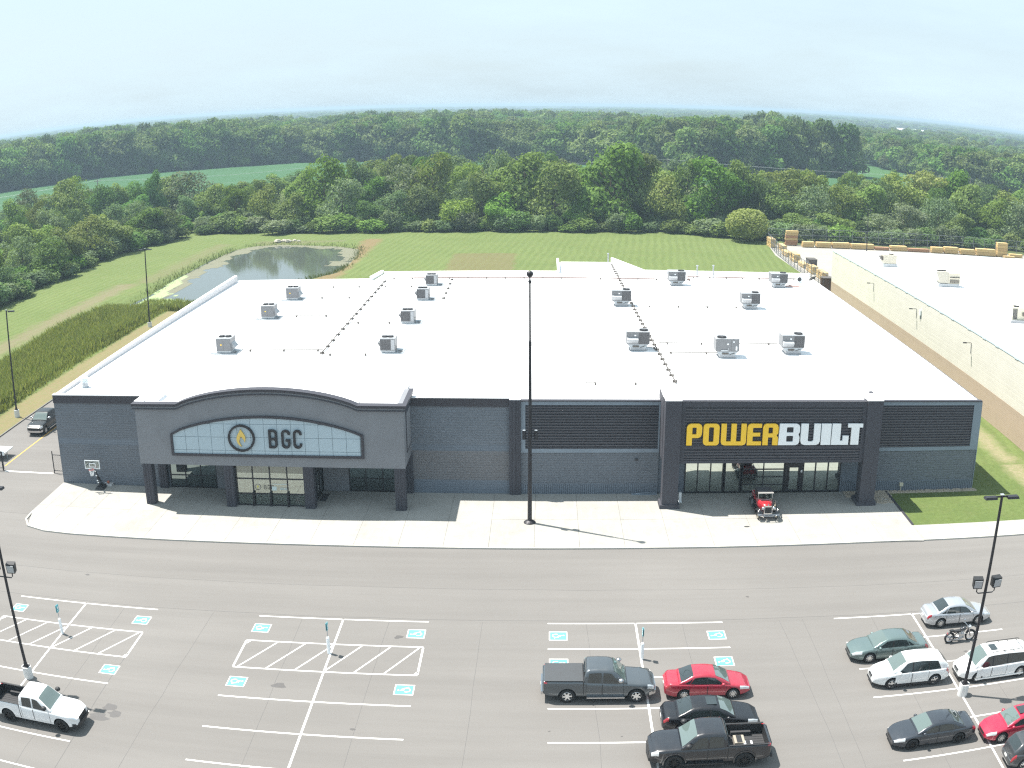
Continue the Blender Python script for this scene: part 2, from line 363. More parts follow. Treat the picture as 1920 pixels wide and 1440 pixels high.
me.materials.append(m_grass('mown_lawn', GR_A, GR_B, GR_BR, (.20, 6), .5, masks=(
    (-18.6, -5.2, 184, 213, 1.0, .75, (.150,.108,.060)),      # square bare bed
    (-41.2, -35.6, 170, 238, 1.6, .95, (.20,.125,.075)),     # washed bank right of the pond
    (-78.6, -72.6, 112, 182, 2.2, .95, (.180,.148,.095)),     # straw coloured strip left of the cattails
    (-76, -69.5, 180, 234, 2.5, .75, (.150,.135,.075)),
    (-58.6, -54, 84, 168, .8, .95, (.215,.165,.095)),         # dry verge beside the drive
    (-66, -44, 232.5, 237, 1.5, .6, (.15,.13,.085)),
    (20, 34, 140, 152, 2.5, .6, (.175,.135,.075)),
    (12, 24, 150, 190, 5, .35, (.17,.145,.07)),
    (41.2, 44.6, 84, 108, 1.4, .85, (.30,.25,.165)),          # bare soil between the buildings
)))
link_mesh('lawn', me, kind='structure')
# front lawn by the right corner and the strip between the buildings
lg = m_grass('watered_lawn', (.105,.150,.042), (.15,.19,.062), (.20,.18,.085), None, .35, masks=((41.0, 44.8, 72, 86, 1.3, .8, (.30,.25,.165)),))
sheet('lawn', [(28.05,70.9),(80,70.9),(80,84.0),(28.05,84.0)], .055, lg)
# water
def jag(P, amp=.9, n=7):
    r_ = random.Random(4); out = []
    for (a,b),(c,d) in zip(P, P[1:]+P[:1]):
        for k in range(n):
            t = k/n; out.append((a+(c-a)*t+r_.uniform(-amp,amp), b+(d-b)*t+r_.uniform(-amp,amp)))
    return out
def m_water():
    n = NT('pond_water'); v = n.coord('Object'); n.base((.075,.088,.078), .05, 0, .6)
    n.b.inputs['IOR'].default_value = 1.33; n.bump(n.noise(n.coord('Object', (1.0,2.2,1)), 1.6, 5, .6), .05, .05); return n.m
sheet('pond', [(x, y) for x, y in SHORE][:0] or [(-75,150),(-32,150),(-32,240),(-75,240)], -.52, m_water())
def m_scum(name, a, b, thr):
    n = NT(name); v = n.coord('Object'); f = n.noise(v, .35, 7, .72, .6); f2 = n.noise(v, 3.0, 5, .7)
    n.base(n.mix(f2, a, b), .8, 0, .2)
    t = n.n('ShaderNodeBsdfTransparent'); mx = n.n('ShaderNodeMixShader'); n.l(n.rng(f, thr-.05, thr+.05), mx.inputs[0]); n.l(t.outputs[0], mx.inputs[1]); n.l(n.b.outputs[0], mx.inputs[2]); n.l(mx.outputs[0], n.out.inputs[0]); return n.m
def vnoise(x, y):
    def h(i, j): return (math.sin(i*127.1+j*311.7)*43758.5453) % 1.0
    i, j = math.floor(x), math.floor(y); u, v = x-i, y-j; u, v = u*u*(3-2*u), v*v*(3-2*v)
    return (h(i,j)*(1-u)+h(i+1,j)*u)*(1-v)+(h(i,j+1)*(1-u)+h(i+1,j+1)*u)*v
am, sm_ = MB(), MB(); cs = .7
for j in range(int(84/cs)):
    for i in range(int(38/cs)):
        x, y = -72+i*cs, 153+j*cs
        if not inside(x, y, SHORE): continue
        d = dist(x, y, SHORE); n1 = .6*vnoise(x/5, y/6)+.4*vnoise(x/1.7, y/2.1)
        q = [(x,y,-.507),(x+cs,y,-.507),(x+cs,y+cs,-.507),(x,y+cs,-.507)]
        near = max(0, (178-y)/22)+max(0, (-64.5-x)/3.5)*(1 if y < 192 else 0)
        if y < 195 and near*1.0+n1 > .95+(.25 if y > 172 else 0): am.poly(q)
        elif (y > 200 or x < -64) and d < (1.2+5.5*n1 if (x < -58 or y > 224 or x > -44) else 1+2*n1): sm_.poly(q)
am.build('pond_algae', m_scum('algae', (.22,.30,.13), (.32,.38,.21), .30), kind='stuff'); sm_.build('pond_silt', m_scum('silt', (.125,.13,.085), (.185,.18,.125), .36), kind='stuff')
# asphalt: car park, front lane and the side drive that bends behind the store
arc = [(-40.85-12.0*math.cos(t)+10.4, 150+16*math.sin(t)) for t in [i*math.pi/2/10 for i in range(11)]]
drive = [(-54.3,71),(-54.3,146)]+[(-54.3+20*(1-math.cos(t)), 146+14*math.sin(t)) for t in [i*math.pi/2/10 for i in range(1,11)]]+[(-22,160),(-22,150.3),(-33,150.3),(-40.9,143),(-40.9,71)]
car_park = sheet('car_park', [(-54.3,-30),(120,-30),(120,68.0),(-40,71.5),(-40.9,71.0),(-54.3,71.0)], .0, M['asphalt'])
car_park2 = sheet('car_park', [(-140,-30),(-54.3,-30),(-54.3,71),(-140,71)], .0, M['asphalt'])
drv = sheet('driveway', drive, .006, M['asphalt'])
mb = MB()
for i in range(len(drive[:13])-1):
    (x0,y0),(x1,y1) = drive[i], drive[i+1]; d = math.hypot(x1-x0,y1-y0); nx_, ny_ = -(y1-y0)/d*.16, (x1-x0)/d*.16
    mb.prism([(x0,y0),(x1,y1),(x1+nx_,y1+ny_),(x0+nx_,y0+ny_)][::1], -.05, .12)
mb.build('kerb', plain('kerb_concrete', (.16,.15,.135), .9), drv)
mb = MB(); mb.box(-49.27,-49.13,81.9,128,.010,.0145); mb.build('centre_line', plain('yellow_line', (.62,.36,.07), .8, 0, .2), drv)
mb = MB(); mb.box(-48.5,-43.1,80.45,80.72,.010,.0145); mb.build('stop_line', M['paint_line'], drv)
# sealed joints in the asphalt
mb = MB(); seal = plain('joint_sealer', (.105,.102,.1), .85)
def strip(mb, x0, y0, x1, y1, w, z0, z1):
    d = math.hypot(x1-x0, y1-y0); a, b = -(y1-y0)/d*w/2, (x1-x0)/d*w/2
    mb.prism([(x0-a,y0-b),(x1-a,y1-b),(x1+a,y1+b),(x0+a,y0+b)][::-1] if False else [(x0+a,y0+b),(x0-a,y0-b),(x1-a,y1-b),(x1+a,y1+b)], z0, z1)
random.seed(3)
def wobble(x0, y0, x1, y1, w=.018):
    n = max(2, int(math.hypot(x1-x0, y1-y0)/2.5)); px, py = x0, y0
    for i in range(1, n+1):
        t = i/n; x = x0+(x1-x0)*t+random.uniform(-.05,.05); y = y0+(y1-y0)*t+random.uniform(-.05,.05)
        strip(mb, px, py, x, y, w, .0, .003); px, py = x, y
for x in (-20.4, -14.6, -9.2, 2.6, 8.4, 14.4, 15.9, 20.4, -3.6, -26.5, 25.8): wobble(x, 56.7, x+random.uniform(-.5,.5), 34)
wobble(-60,56.95,60,56.95,.03); wobble(-60,61.4,60,61.0,.02); wobble(-24.2,53.6,-24.0,34,.03)
mb.build('asphalt_joint', seal, car_park, kind='stuff')
# painted bays: four double rows, 3.2 m bays
ROWS = [56.6, 53.45, 50.23, 47.03, 43.84, 40.6, 37.4]
z0, z1, lw = .004, .0085, .115
def line(x0, y0, x1, y1, w=lw, zz=0):
    m = MB(); strip(m, x0, y0, x1, y1, w, z0+zz, z1+zz); m.build('bay_line', M['paint_line'], car_park)
def bays(xl, xc, xr, hatch, skip=()):
    line(xc, 56.6-lw/2-.003, xc, 36.0)
    for k, y in enumerate(ROWS):
        if k in skip: continue
        for a, b in ((xl, xc-lw/2-.003), (xc+lw/2+.003, xr)): line(a, y, b, y)
    if hatch:
        y1, y0 = ROWS[1]-lw/2-.003, ROWS[2]+lw/2+.003
        line(xl, y0, xl, y1); line(xr, y0, xr, y1)
        for k in range(-1, 7):
            a = xl+.27+1.68*k; b = a+1.66
            ya, yb = y0+.02, y1-.02
            if a < xl: ya += (xl+.08-a)/1.66*(yb-ya)*1.0; a = xl+.08
            if b > xr: yb -= (b-xr)/1.66*(yb-ya); b = xr
            if (a < xc < b):
                t = (xc-a)/(b-a); line(a, ya, xc-lw, ya+(yb-ya)*(t-.07), .09); line(xc+lw, ya+(yb-ya)*(t+.07), b, yb, .09)
            else: line(a, ya, b, yb, .09)
line(-34.65,56.6,-29.4-.06,56.6)
bays(-34.65,-29.4,-24.1,True,(0,)); line(-29.34,56.6,-24.15,56.6)
bays(-17.35,-12.05,-6.82,True); bays(.31,5.57,10.86,False); bays(17.93,23.22,28.78,False)
def symbol(cx, cy, s):                                 # s = +1: top of the sign towards +x
    e = MB(); e.box(-.535,.535,-.535,.535,.004,.008); b = e.build('accessible_symbol', M['white'] if False else M['paint_line'], car_park, loc=(cx,cy,0))
    if s < 0: b.rotation_euler = (0,0,math.pi)
    e = MB(); e.box(-.475,.475,-.475,.475,.009,.0115); e.build('panel', M['ada'], b)
    w = MB()
    def tb(pts, wd=.062):
        for i in range(len(pts)-1):
            strip(w, *pts[i], *pts[i+1], wd, .0125+.0004*(len(w.f) % 5), .0150+.0004*(len(w.f) % 5))
    # drawn with local +x = up, local -y = right
    tb([(-.13+.20*math.cos(t), .03+.20*math.sin(t)) for t in [R(60+k*25) for k in range(11)]])
    tb([(.22,.06),(.02,.06),(.02,-.14),(-.20,-.22),(-.22,-.30)]); tb([(.11,.05),(.11,-.10)])
    w.prism([(.31+.06*math.cos(t),.07+.06*math.sin(t)) for t in [k*math.pi/4 for k in range(8)]], .0125, .0155)
    w.build('wheelchair_mark', M['paint_line'], b)
for cx, cy, s in ((-33.98,54.9,1),(-24.72,55.0,-1),(-34.0,48.6,1),(-24.58,48.6,-1),(-16.82,55.04,1),(-7.41,55.04,-1),(-16.69,48.63,1),(-7.35,48.66,-1),(.92,55.03,1),(10.27,54.98,-1),(.92,51.79,1),(10.26,51.84,-1)):
    symbol(cx, cy, s)
# dark oil spots
mb = MB(); random.seed(11)
for cx, cy, r in ((-8.4,54.6,.22),(-14.2,48.5,.32),(-23.4,43.4,.5),(-23.0,44.6,.4),(-22.5,44.0,.35),(.4,44.9,.06),(4,44.4,.05),(-31.5,69.0,.14),(13.0,60.0,.1),(25.2,51.2,.1),(-31.1,60.9,.15),(-9.5,44.6,.12),(2.5,51.5,.2)):
    pts = [(cx+r*random.uniform(.6,1.25)*math.cos(t)*1.3, cy+r*random.uniform(.6,1.2)*math.sin(t)) for t in [k*math.pi/6 for k in range(12)]]
    mb.prism(pts, .001, .0034)
mb.build('oil_stain', plain('oil_stain', (.085,.08,.077), .6, 0, .25, 6.), car_park, kind='stuff')
# concrete apron: slabs with joints, kerb along the lane
pav = bpy.data.objects.new('pavement', None); COL.objects.link(pav); pav.location = (-6,72,0); pav['kind'] = 'structure'
OFF = (6,-72,0)
PZ = .10
fr = [(-40.9,71.6),(-40.75,69.8),(-39.9,68.45),(-38.0,67.75),(-35.5,67.55),(-28,67.5),(-16,67.55),(-2,67.6),(12,67.75),(24,68.05),(36,68.0),(80,67.9)]
def front_y(x):
    for (a,b),(c,d) in zip(fr, fr[1:]):
        if a <= x <= c: return b+(d-b)*(x-a)/(c-a)
    return fr[-1][1]
xs = [-40.9,-39.9,-38.0]+[-35.5+3.17*k for k in range(21)]
xs = [x for x in xs if x < 28.0]+[28.0]
random.seed(5)
for a, b in zip(xs, xs[1:]):
    for k, (yt0, yt1) in enumerate(((None, 72.9), (72.9, 78.25))):
        ya, yb = (front_y(a+.001)+.16, front_y(b)+.16) if yt0 is None else (yt0, yt0)
        g_ = .008
        s_ = MB(); zz = PZ+random.uniform(-.004,.004)
        if k == 1 and a >= 27: continue
        s_.prism([(a+g_,ya+g_),(b-g_,yb+g_),(b-g_,yt1-g_),(a+g_,yt1-g_)], -.02, zz)
        s_.build('slab', M['concrete'], pav, loc=OFF)
for k in range(17):                                     # sidewalk strip past the right lawn
    a = 28.0+3.05*k; s_ = MB(); s_.prism([(a+.008,front_y(a+.01)+.17),(a+3.05-.008,front_y(a+3.05)+.17),(a+3.05-.008,70.85),(a+.008,70.85)], -.02, PZ+random.uniform(-.004,.004)); s_.build('slab', M['concrete'], pav, loc=OFF)
s_ = MB(); s_.prism([(-40.9,71.75),(-40.9+.2,71.6),(27.9,67.9),(27.9,78.28),(-40.9,78.28)], -.03, .06); s_.build('joint_bed', plain('joint_bed_grey', (.235,.23,.215), .95), pav, loc=OFF)  # bed under the joints, its own grey somewhat darker than the slabs
s_ = MB()
for (a,b),(c,d) in zip(fr, fr[1:]):
    L_ = math.hypot(c-a,d-b); nx_, ny_ = -(d-b)/L_*.15, (c-a)/L_*.15
    s_.prism([(a,b),(c,d),(c+nx_,d+ny_),(a+nx_,b+ny_)], -.03, PZ+.003)
s_.build('kerb', m_concrete('kerb_pale', (.44,.43,.39), (.52,.51,.47)), pav, loc=OFF)
# edging, gravel beds
e = MB(); e.box(27.86,28.04,70.9,78.1,-.02,.16); e.build('lawn_edging', M['dark'], pav, loc=OFF)
grav = MB(); random.seed(21)
for (x0,x1,y0,y1,n_) in ((24.2,28.1,77.0,78.3,420),(26.4,27.8,75.4,77.0,160),(28.1,36.3,77.75,78.25,420)):
    for _ in range(n_):
        x, y, r = random.uniform(x0,x1), random.uniform(y0,y1), random.uniform(.04,.09)
        grav.taper(x-r,x+r,y-r,y+r,.06,x-r*.5,x+r*.5,y-r*.5,y+r*.4,.10+r*.8)
grav.box(24.2,28.1,76.9,78.3,.02,.112); grav.box(28.1,36.3,77.72,78.3,.02,.075)
grav.build('gravel_bed', plain('gravel', (.38,.33,.26), .95, 0, .5, 14.), kind='stuff')
# storage yard slab and fields
sheet('storage_yard', [(47.6,138),(190,138),(190,231.5),(49.6,231.5),(47.6,214)], .02, M['yard'])
def m_field(name, a, b):
    n = NT(name); v = n.coord('Object'); w = n.n('ShaderNodeTexWave'); w.inputs['Scale'].default_value = .35; w.inputs['Distortion'].default_value = .4; n.l(n.coord('Object', (1,1,1), (0,0,R(25))), w.inputs['Vector'])
    c = n.mix(n.rng(n.noise(v, .02, 6, .65), .3, .7), a, b); c = n.mix(n.rng(w.outputs['Fac'], .3, .9, 0, .25), c, tuple(x*.6 for x in a))
    c = n.mix(n.rng(n.noise(v, 1.2, 5, .7), .4, .7, 0, .4), c, tuple(x*.6 for x in a)); n.base(c, .9, 0, .1); return n.m
sheet('soybean_field', [(-420,330),(-118,300),(-40,345),(40,400),(150,430),(260,470),(250,660),(150,660),(52,520),(-39,556),(-91,570),(-139,584),(-166,568),(-192,553),(-218,545),(-243,536),(-258,508),(-285,484),(-430,470)], .05, m_field('soybeans', (.040,.105,.042), (.060,.135,.055)))
sheet('soybean_field', [(150,480),(194,480),(194,630),(150,630)], .09, m_field('soybeans_b', (.050,.120,.040), (.07,.15,.05)))
for i, q in enumerate(([(900,1500),(2100,1350),(2200,1750),(1000,1900)],[(-900,2400),(-200,2500),(-250,3000),(-1000,2900)],[(300,2300),(800,2250),(850,2700),(330,2700)],[(1700,2600),(2900,2500),(3000,3300),(1800,3300)],[(-2600,3300),(-1500,3400),(-1600,4200),(-2700,4100)],[(0,3800),(1100,3700),(1150,4300),(50,4400)],[(640,900),(900,880),(930,1060),(650,1080)])):
    sheet('far_field', q, .3+.02*i, m_field('far_crop_%d' % i, *[((.10,.13,.05),(.14,.16,.07)),((.14,.14,.08),(.19,.18,.10))][i % 2]))
# ================================================================== STORE BUILDING
BX0, BX1, BY0, RZ = -40.85, 36.0, 78.3, 7.62
bl = thing('store_building', 'long blue-grey block store with white flat roof, arched entrance canopy and dark portal', 'building', (0,78.3,0))
BO = (0,-78.3,0)
def bp(mb, name, mat, kind=None, smooth=False, parent=None): return mb.build(name, mat, parent or bl, smooth, kind, None, BO if parent is None else None)
PLAN = [(BX0,BY0+.25),(BX1-.15,BY0+.25),(BX1-.05,139.5),(13.4,140.2),(9.4,149.6),(1.95,149.6),(1.95,139.9),(-21.4,139.9),(-21.9,134.9),(BX0,134.9)]
m = MB(); m.poly([(x,y,RZ-.35+.0) for x,y in PLAN]); m.poly([(x,y,RZ) for x,y in PLAN])
bp(m, 'roof', M['roof'])
# side and rear walls
m = MB()
P2 = [PLAN[k] for k in range(1, len(PLAN))]+[PLAN[0]]
for (a,b),(c,d) in zip(P2, P2[1:]): m.poly([(a,b,-.2),(c,d,-.2),(c,d,RZ-.01),(a,b,RZ-.01)])
bp(m, 'wall', M['block'])
m = MB()                                                  # roof edge upstands
m.add([(BX0,BY0+.02,RZ),(BX0+.42,BY0+.02,RZ),(BX0+.42,134.6,RZ),(BX0,134.6,RZ),(BX0,BY0+.02,RZ+.24),(BX0+.42,BY0+.02,RZ+.24),(BX0+.42,134.6,RZ+.86),(BX0,134.6,RZ+.86)],
      [(4,5,6,7),(0,1,5,4),(2,3,7,6),(3,0,4,7)], 0)
m.poly([(BX0+.42,BY0+.3,RZ),(BX0+.42,134.6,RZ),(BX0+.42,134.6,RZ+.86),(BX0+.42,BY0+.3,RZ+.24)], 1)
bp(m, 'parapet', [M['roof'], M['upstand']])
m = MB(); m.box(BX0-.03,BX0-.004,BY0,134.9,-.1,RZ+.05); bp(m, 'wall', M['block'])
def wallseg(pts, h0, h1, t=.3):
    q = MB()
    for (a,b),(c,d),u,v in zip(pts, pts[1:], h0, h1):
        L_ = math.hypot(c-a,d-b); nx_, ny_ = -(d-b)/L_*t, (c-a)/L_*t
        q.add([(a,b,RZ-.02),(c,d,RZ-.02),(c+nx_,d+ny_,RZ-.02),(a+nx_,b+ny_,RZ-.02),(a,b,RZ+u),(c,d,RZ+v),(c+nx_,d+ny_,RZ+v),(a+nx_,b+ny_,RZ+u)],[(4,5,6,7),(0,1,5,4),(1,2,6,5),(2,3,7,6),(3,0,4,7)])
    bp(q, 'parapet', M['roof'])
wallseg([(-40.4,134.9),(-22.1,134.9)], [.12], [.12]); wallseg([(-22.2,134.3),(-21.5,140.0)], [.55], [.45]); wallseg([(-21.4,139.7),(1.9,139.7)], [.28], [.28])
wallseg([(2.0,139.6),(2.0,149.6)], [.75], [.6]); wallseg([(2.3,149.4),(9.3,149.4)], [.06], [.06]); wallseg([(9.4,149.5),(13.4,140.0)], [.75], [.4]); wallseg([(13.4,139.9),(35.9,139.2)], [.5], [.5])
m = MB(); m.taper(17.0,34.9,126.0,127.2,RZ,17.0,34.9,126.55,126.65,RZ+.22); bp(m, 'roof_ridge', M['roof'])
# front walls, blocks
def front(x0, x1, z0, z1, y, mat, name='wall', d=.3):
    q = MB(); q.box(x0,x1,y,y+d,z0,z1); return bp(q, name, mat)
front(BX0,-31.2,-.1,3.62,78.3,M['block_plain' if False else 'block']); front(BX0,-31.2,4.13,7.2,78.3,M['block'])
front(BX0,-31.2,3.62,4.13,78.312,M['block_plain'])
front(BX0-.05,-31.2,7.2,7.86,78.2,M['dark'],'fascia_band',.45); front(BX0-.07,-31.2,7.86,7.93,78.17,M['roof'],'coping',.52)
front(-10.35,-2.66,-.1,1.2,78.3,M['block_plain']); front(-10.35,-2.66,1.2,3.6,78.3,M['block_mid']); front(-10.35,-2.66,3.6,4.12,78.312,M['block_plain']); front(-10.35,-2.66,4.12,7.2,78.3,M['block_up'])
front(-10.35,-2.67,7.2,7.86,78.22,M['dark'],'fascia_band',.45); front(-10.35,-2.67,7.86,7.9,78.19,M['roof'],'coping',.5)
q = MB(); q.box(-2.66,-1.79,77.98,78.6,-.05,7.8); q.box(-2.40,-2.22,77.93,77.985,-.05,7.78); q.box(-2.05,-1.95,77.93,77.985,-.05,7.78); bp(q, 'pilaster', M['charcoal'])
q = MB(); q.box(-2.64,-1.81,78.0,78.62,7.8,7.84); bp(q, 'coping', M['roof'])
def ribs(x0, x1, y, z0, z1, pitch, depth, vertical=False):
    q = MB()
    if vertical:
        n = int((x1-x0)/pitch)
        for k in range(n):
            a = x0+k*pitch; q.taper(a,a+pitch*.62,y-depth,y,z0,a,a+pitch*.62,y-depth,y,z1)
    else:
        n = int(round((z1-z0)/pitch))
        for k in range(n):
            a = z0+(z1-z0)*k/n; h = (z1-z0)/n
            q.add([(x0,y,a),(x1,y,a),(x1,y-depth,a+h*.12),(x0,y-depth,a+h*.12),(x0,y-depth,a+h*.42),(x1,y-depth,a+h*.42),(x1,y,a+h*.55),(x0,y,a+h*.55),(x0,y,a+h),(x1,y,a+h)],
                  [(0,1,2,3),(3,2,5,4),(4,5,6,7),(7,6,9,8),(0,3,4,7),(1,6,5,2)])
    return q
def louvre_bay(x0, x1, lx0, lx1):
    front(x0,x1,.92,3.53,78.3,M['block']); front(x0,x1,-.1,.92,78.3,M['block_plain'])
    bp(ribs(x0+.05,x1-.05,78.3,.02,.90,.165,.045,True), 'ribbed_plinth', M['block_plain'], 'stuff')
    front(x0,x1,3.53,3.84,78.22,M['trim'],'louvre_frame'); front(x0,x1,7.36,7.66,78.22,M['trim'],'louvre_frame')
    front(x0,lx0,3.842,7.358,78.22,M['trim'],'louvre_frame'); front(lx1,x1,3.842,7.358,78.22,M['trim'],'louvre_frame')
    front(lx0,lx1,3.84,7.36,78.36,M['slat'],'louvre_back',.2)
    bp(ribs(lx0+.003,lx1-.003,78.353,3.845,7.355,.225,.13), 'louvre_slats', M['slat'], 'stuff')
    front(x0-.0,x1,7.66,7.74,78.14,M['dark'],'coping',.4)
louvre_bay(-1.78,8.95,-1.44,8.84); louvre_bay(26.0,36.0,27.0,35.28)
front(36.0,36.05,-.1,7.6,78.22,M['trim'],'corner_trim',.5)
m = MB(); m.box(35.99,36.02,78.75,139.4,-.1,7.6); bp(m, 'wall', M['block'])
# ---------------------------------------------------------------- arched entrance canopy (left)
CX0, CX1, CY = -31.45, -10.27, 74.25
arcp = []
for k in range(25):
    t = k/24; x = -27.93+(27.93-13.7)*t; arcp.append((x, 8.36+1.22*(1-(2*t-1)**2)**.82 if 0 < t < 1 else 8.38))
outline = [(CX0,3.5),(CX1,3.5),(CX1,8.36),(-13.7,8.38)]+arcp[::-1][1:-1]+[(-27.93,8.38),(CX0,8.36)]
m = MB()
for (a,b) in zip([(CX0,8.36)]+arcp+[(CX1,8.36)], (arcp+[(CX1,8.36)])+[]):
    m.add([(a[0],CY,3.5),(b[0],CY,3.5),(b[0],CY,b[1]),(a[0],CY,a[1]),(a[0],CY+.5,3.5),(b[0],CY+.5,3.5),(b[0],CY+.5,b[1]),(a[0],CY+.5,a[1])],[(0,1,2,3),(7,6,5,4),(3,2,6,7),(4,5,1,0)])
m.poly([(CX0,CY+.5,3.5),(CX0,CY,3.5),(CX0,CY,8.36),(CX0,CY+.5,8.36)]); m.poly([(CX1,CY,3.5),(CX1,CY+.5,3.5),(CX1,CY+.5,8.36),(CX1,CY,8.36)])
bp(m, 'entrance_canopy', M['stucco'])
m = MB(); m.box(CX0,CX0+.5,CY+.5,79.0,3.5,8.36); m.box(CX1-.5,CX1,CY+.5,79.0,3.5,8.36); bp(m, 'canopy_side', M['stucco'])
m = MB(); m.box(CX0+.5,CX1-.5,CY+.5,78.3,3.5,3.7); bp(m, 'soffit', M['charcoal'])
m = MB(); m.box(CX1-.004,CX1+.05,75.4,77.9,4.35,7.6); m.m = [0]*len(m.f); bp(m, 'side_frame', M['charcoal'])
m = MB(); m.box(CX1+.03,CX1+.06,75.6,77.7,4.55,7.4); bp(m, 'side_panel', M['stucco'])
# stepped cornice following the arch (two profiles) and white coping
def along(y0, y1, dz0, dz1, mat, name, ext=.0):
    line_ = [(CX0-ext,8.37)]+arcp+[(CX1+ext,8.37)]; q = MB()
    for a, b in zip(line_, line_[1:]):
        q.add([(a[0],y0,a[1]+dz0),(b[0],y0,b[1]+dz0),(b[0],y1,b[1]+dz0),(a[0],y1,a[1]+dz0),(a[0],y0,a[1]+dz1),(b[0],y0,b[1]+dz1),(b[0],y1,b[1]+dz1),(a[0],y1,a[1]+dz1)],[(0,1,5,4),(3,2,1,0),(4,5,6,7),(2,3,7,6)])
    for e, s_ in ((line_[0],0),(line_[-1],1)):
        x = e[0]; f = [(x,y0,e[1]+dz0),(x,y1,e[1]+dz0),(x,y1,e[1]+dz1),(x,y0,e[1]+dz1)]; q.poly(f if s_ else f[::-1])
    q2 = bp(q, name, mat)
    return q2
along(CY-.22,CY+.02,-.16,.0,M['dark'],'cornice',.22); along(CY-.12,CY+.02,-.30,-.165,M['stucco'],'cornice',.12); along(CY-.17,CY+.02,-.40,-.305,M['charcoal'],'cornice',.17)
along(CY-.24,CY+.52,.002,.05,M['dark'],'coping',.24)
for s_, x in ((-1,CX0),(1,CX1)):
    m = MB(); a, b = (x-.22,x-.003) if s_ < 0 else (x+.003,x+.22); m.box(a,b,CY+.021,79.0,8.2,8.37); bp(m, 'cornice', M['dark'])
    m = MB(); a, b = (x-.16,x-.003) if s_ < 0 else (x+.003,x+.16); m.box(a,b,CY+.021,79.0,7.96,8.195); bp(m, 'cornice', M['charcoal'])
    m = MB(); a, b = (x-.24,x+.62) if s_ < 0 else (x-.10,x+.24); m.box(a,b,CY+.53,79.0,8.372,8.42); bp(m, 'coping', M['roof'] if s_ < 0 else M['dark'])
m = MB()                                                  # white roof behind the arch, stepping down to the main roof
m.add([(CX0+2.2,CY+.52,8.3),(CX1-.55,CY+.52,8.3),(CX1-.55,83.5,RZ+.02),(CX0+2.2,83.5,RZ+.02),(CX0+2.2,CY+.52,RZ),(CX1-.55,CY+.52,RZ)],[(0,1,2,3),(0,3,4)])
for (a,b) in zip(arcp, arcp[1:]): m.poly([(a[0],CY+.505,a[1]+.04),(b[0],CY+.505,b[1]+.04),(b[0],CY+2.6,8.3-.2),(a[0],CY+2.6,8.3-.2)])
m.poly([(CX0+.5,CY+.5,RZ),(CX0+2.2,CY+.5,RZ),(CX0+2.2,83,RZ+.015),(CX0+.5,83,RZ+.015)])
m.box(CX0+.5,CX0+.8,CY+.55,79.4,RZ,8.37); m.box(CX0+.8,CX0+2.2,CY+.55,CY+.8,RZ,8.37)
bp(m, 'canopy_roof', M['roof'])
# columns
def column(x0, x1, y0, y1, z1, name='column', base=0.):
    q = MB(); q.box(x0,x1,y0,y1,.08,z1)
    w_ = (x1-x0)
    for k in (.18,.5,.82): q.box(x0+w_*k-.05,x0+w_*k+.05,y0-.035,y0+.002,.08,z1)
    if base: q.box(x0-base,x1+base,y0-base,y1+base,.08,.42)
    return bp(q, name, M['charcoal'])
for a, b in ((-31.32,-30.56),(-24.5,-23.75),(-18.16,-17.38),(-11.13,-10.33)): column(a, b, 74.27, 74.98, 3.5)
column(-31.46,-30.74,77.95,78.5,3.5,'pilaster'); column(-10.9,-10.2,78.0,78.5,3.5,'pilaster')
# recessed entrance wall, windows
front(-30.73,-30.6,.0,3.6,78.38,M['block_plain']); front(-26.48,-24.3,.0,3.6,78.36,M['stucco']); front(-17.5,-15.42,.0,3.6,78.36,M['stucco']); front(-11.3,-10.3,.0,3.6,78.36,M['stucco'])
front(BX0+9.65,-10.35,3.6,7.6,78.36,M['block'])
def glazing(x0, x1, y, z0, z1, cols, bars, glass, fr_=.075, depth=.14, name='window'):
    """framed glazing: the window carries a pane per opening as sub-parts"""
    q = MB(); xs_ = [x0+(x1-x0)*k/cols for k in range(cols+1)] if isinstance(cols, int) else cols
    zs_ = [z0]+list(bars)+[z1]
    for x in xs_:
        a = max(x0, x-fr_/2); b = min(x1, x+fr_/2)
        if x == xs_[0]: b = x0+fr_
        if x == xs_[-1]: a = x1-fr_
        q.box(a,b,y-depth/2,y+depth/2,z0,z1)
    for z in zs_:
        a = max(z0, z-fr_/2); b = min(z1, z+fr_/2)
        if z == zs_[0]: b = z0+fr_*1.3
        if z == zs_[-1]: a = z1-fr_
        q.box(x0,x1,y-depth/2+.006,y+depth/2-.006,a,b)
    o = bp(q, name, M['black'])
    for xa, xb in zip(xs_, xs_[1:]):
        for za, zb in zip(zs_, zs_[1:]):
            p = MB(); p.box(xa+.02,xb-.02,y-.006,y+.006,za+.02,zb-.02); p.build('pane', glass, o)
    return o
glazing(-30.58,-26.5,78.42,.10,3.5,3,(1.12,),M['tint']); glazing(-15.4,-11.32,78.42,.10,3.5,3,(1.15,),M['tint'])
vest = glazing(-23.72,-18.2,74.78,.08,3.48,4,(1.07,2.3),M['seeglass'],.08,.16,'entrance_glazing')
m = MB()
for x in (-22.34,-20.96,-19.58): m.box(x-.07,x+.07,74.52,74.70,.08,1.25)
bp(m, 'mullion_post', M['black'])
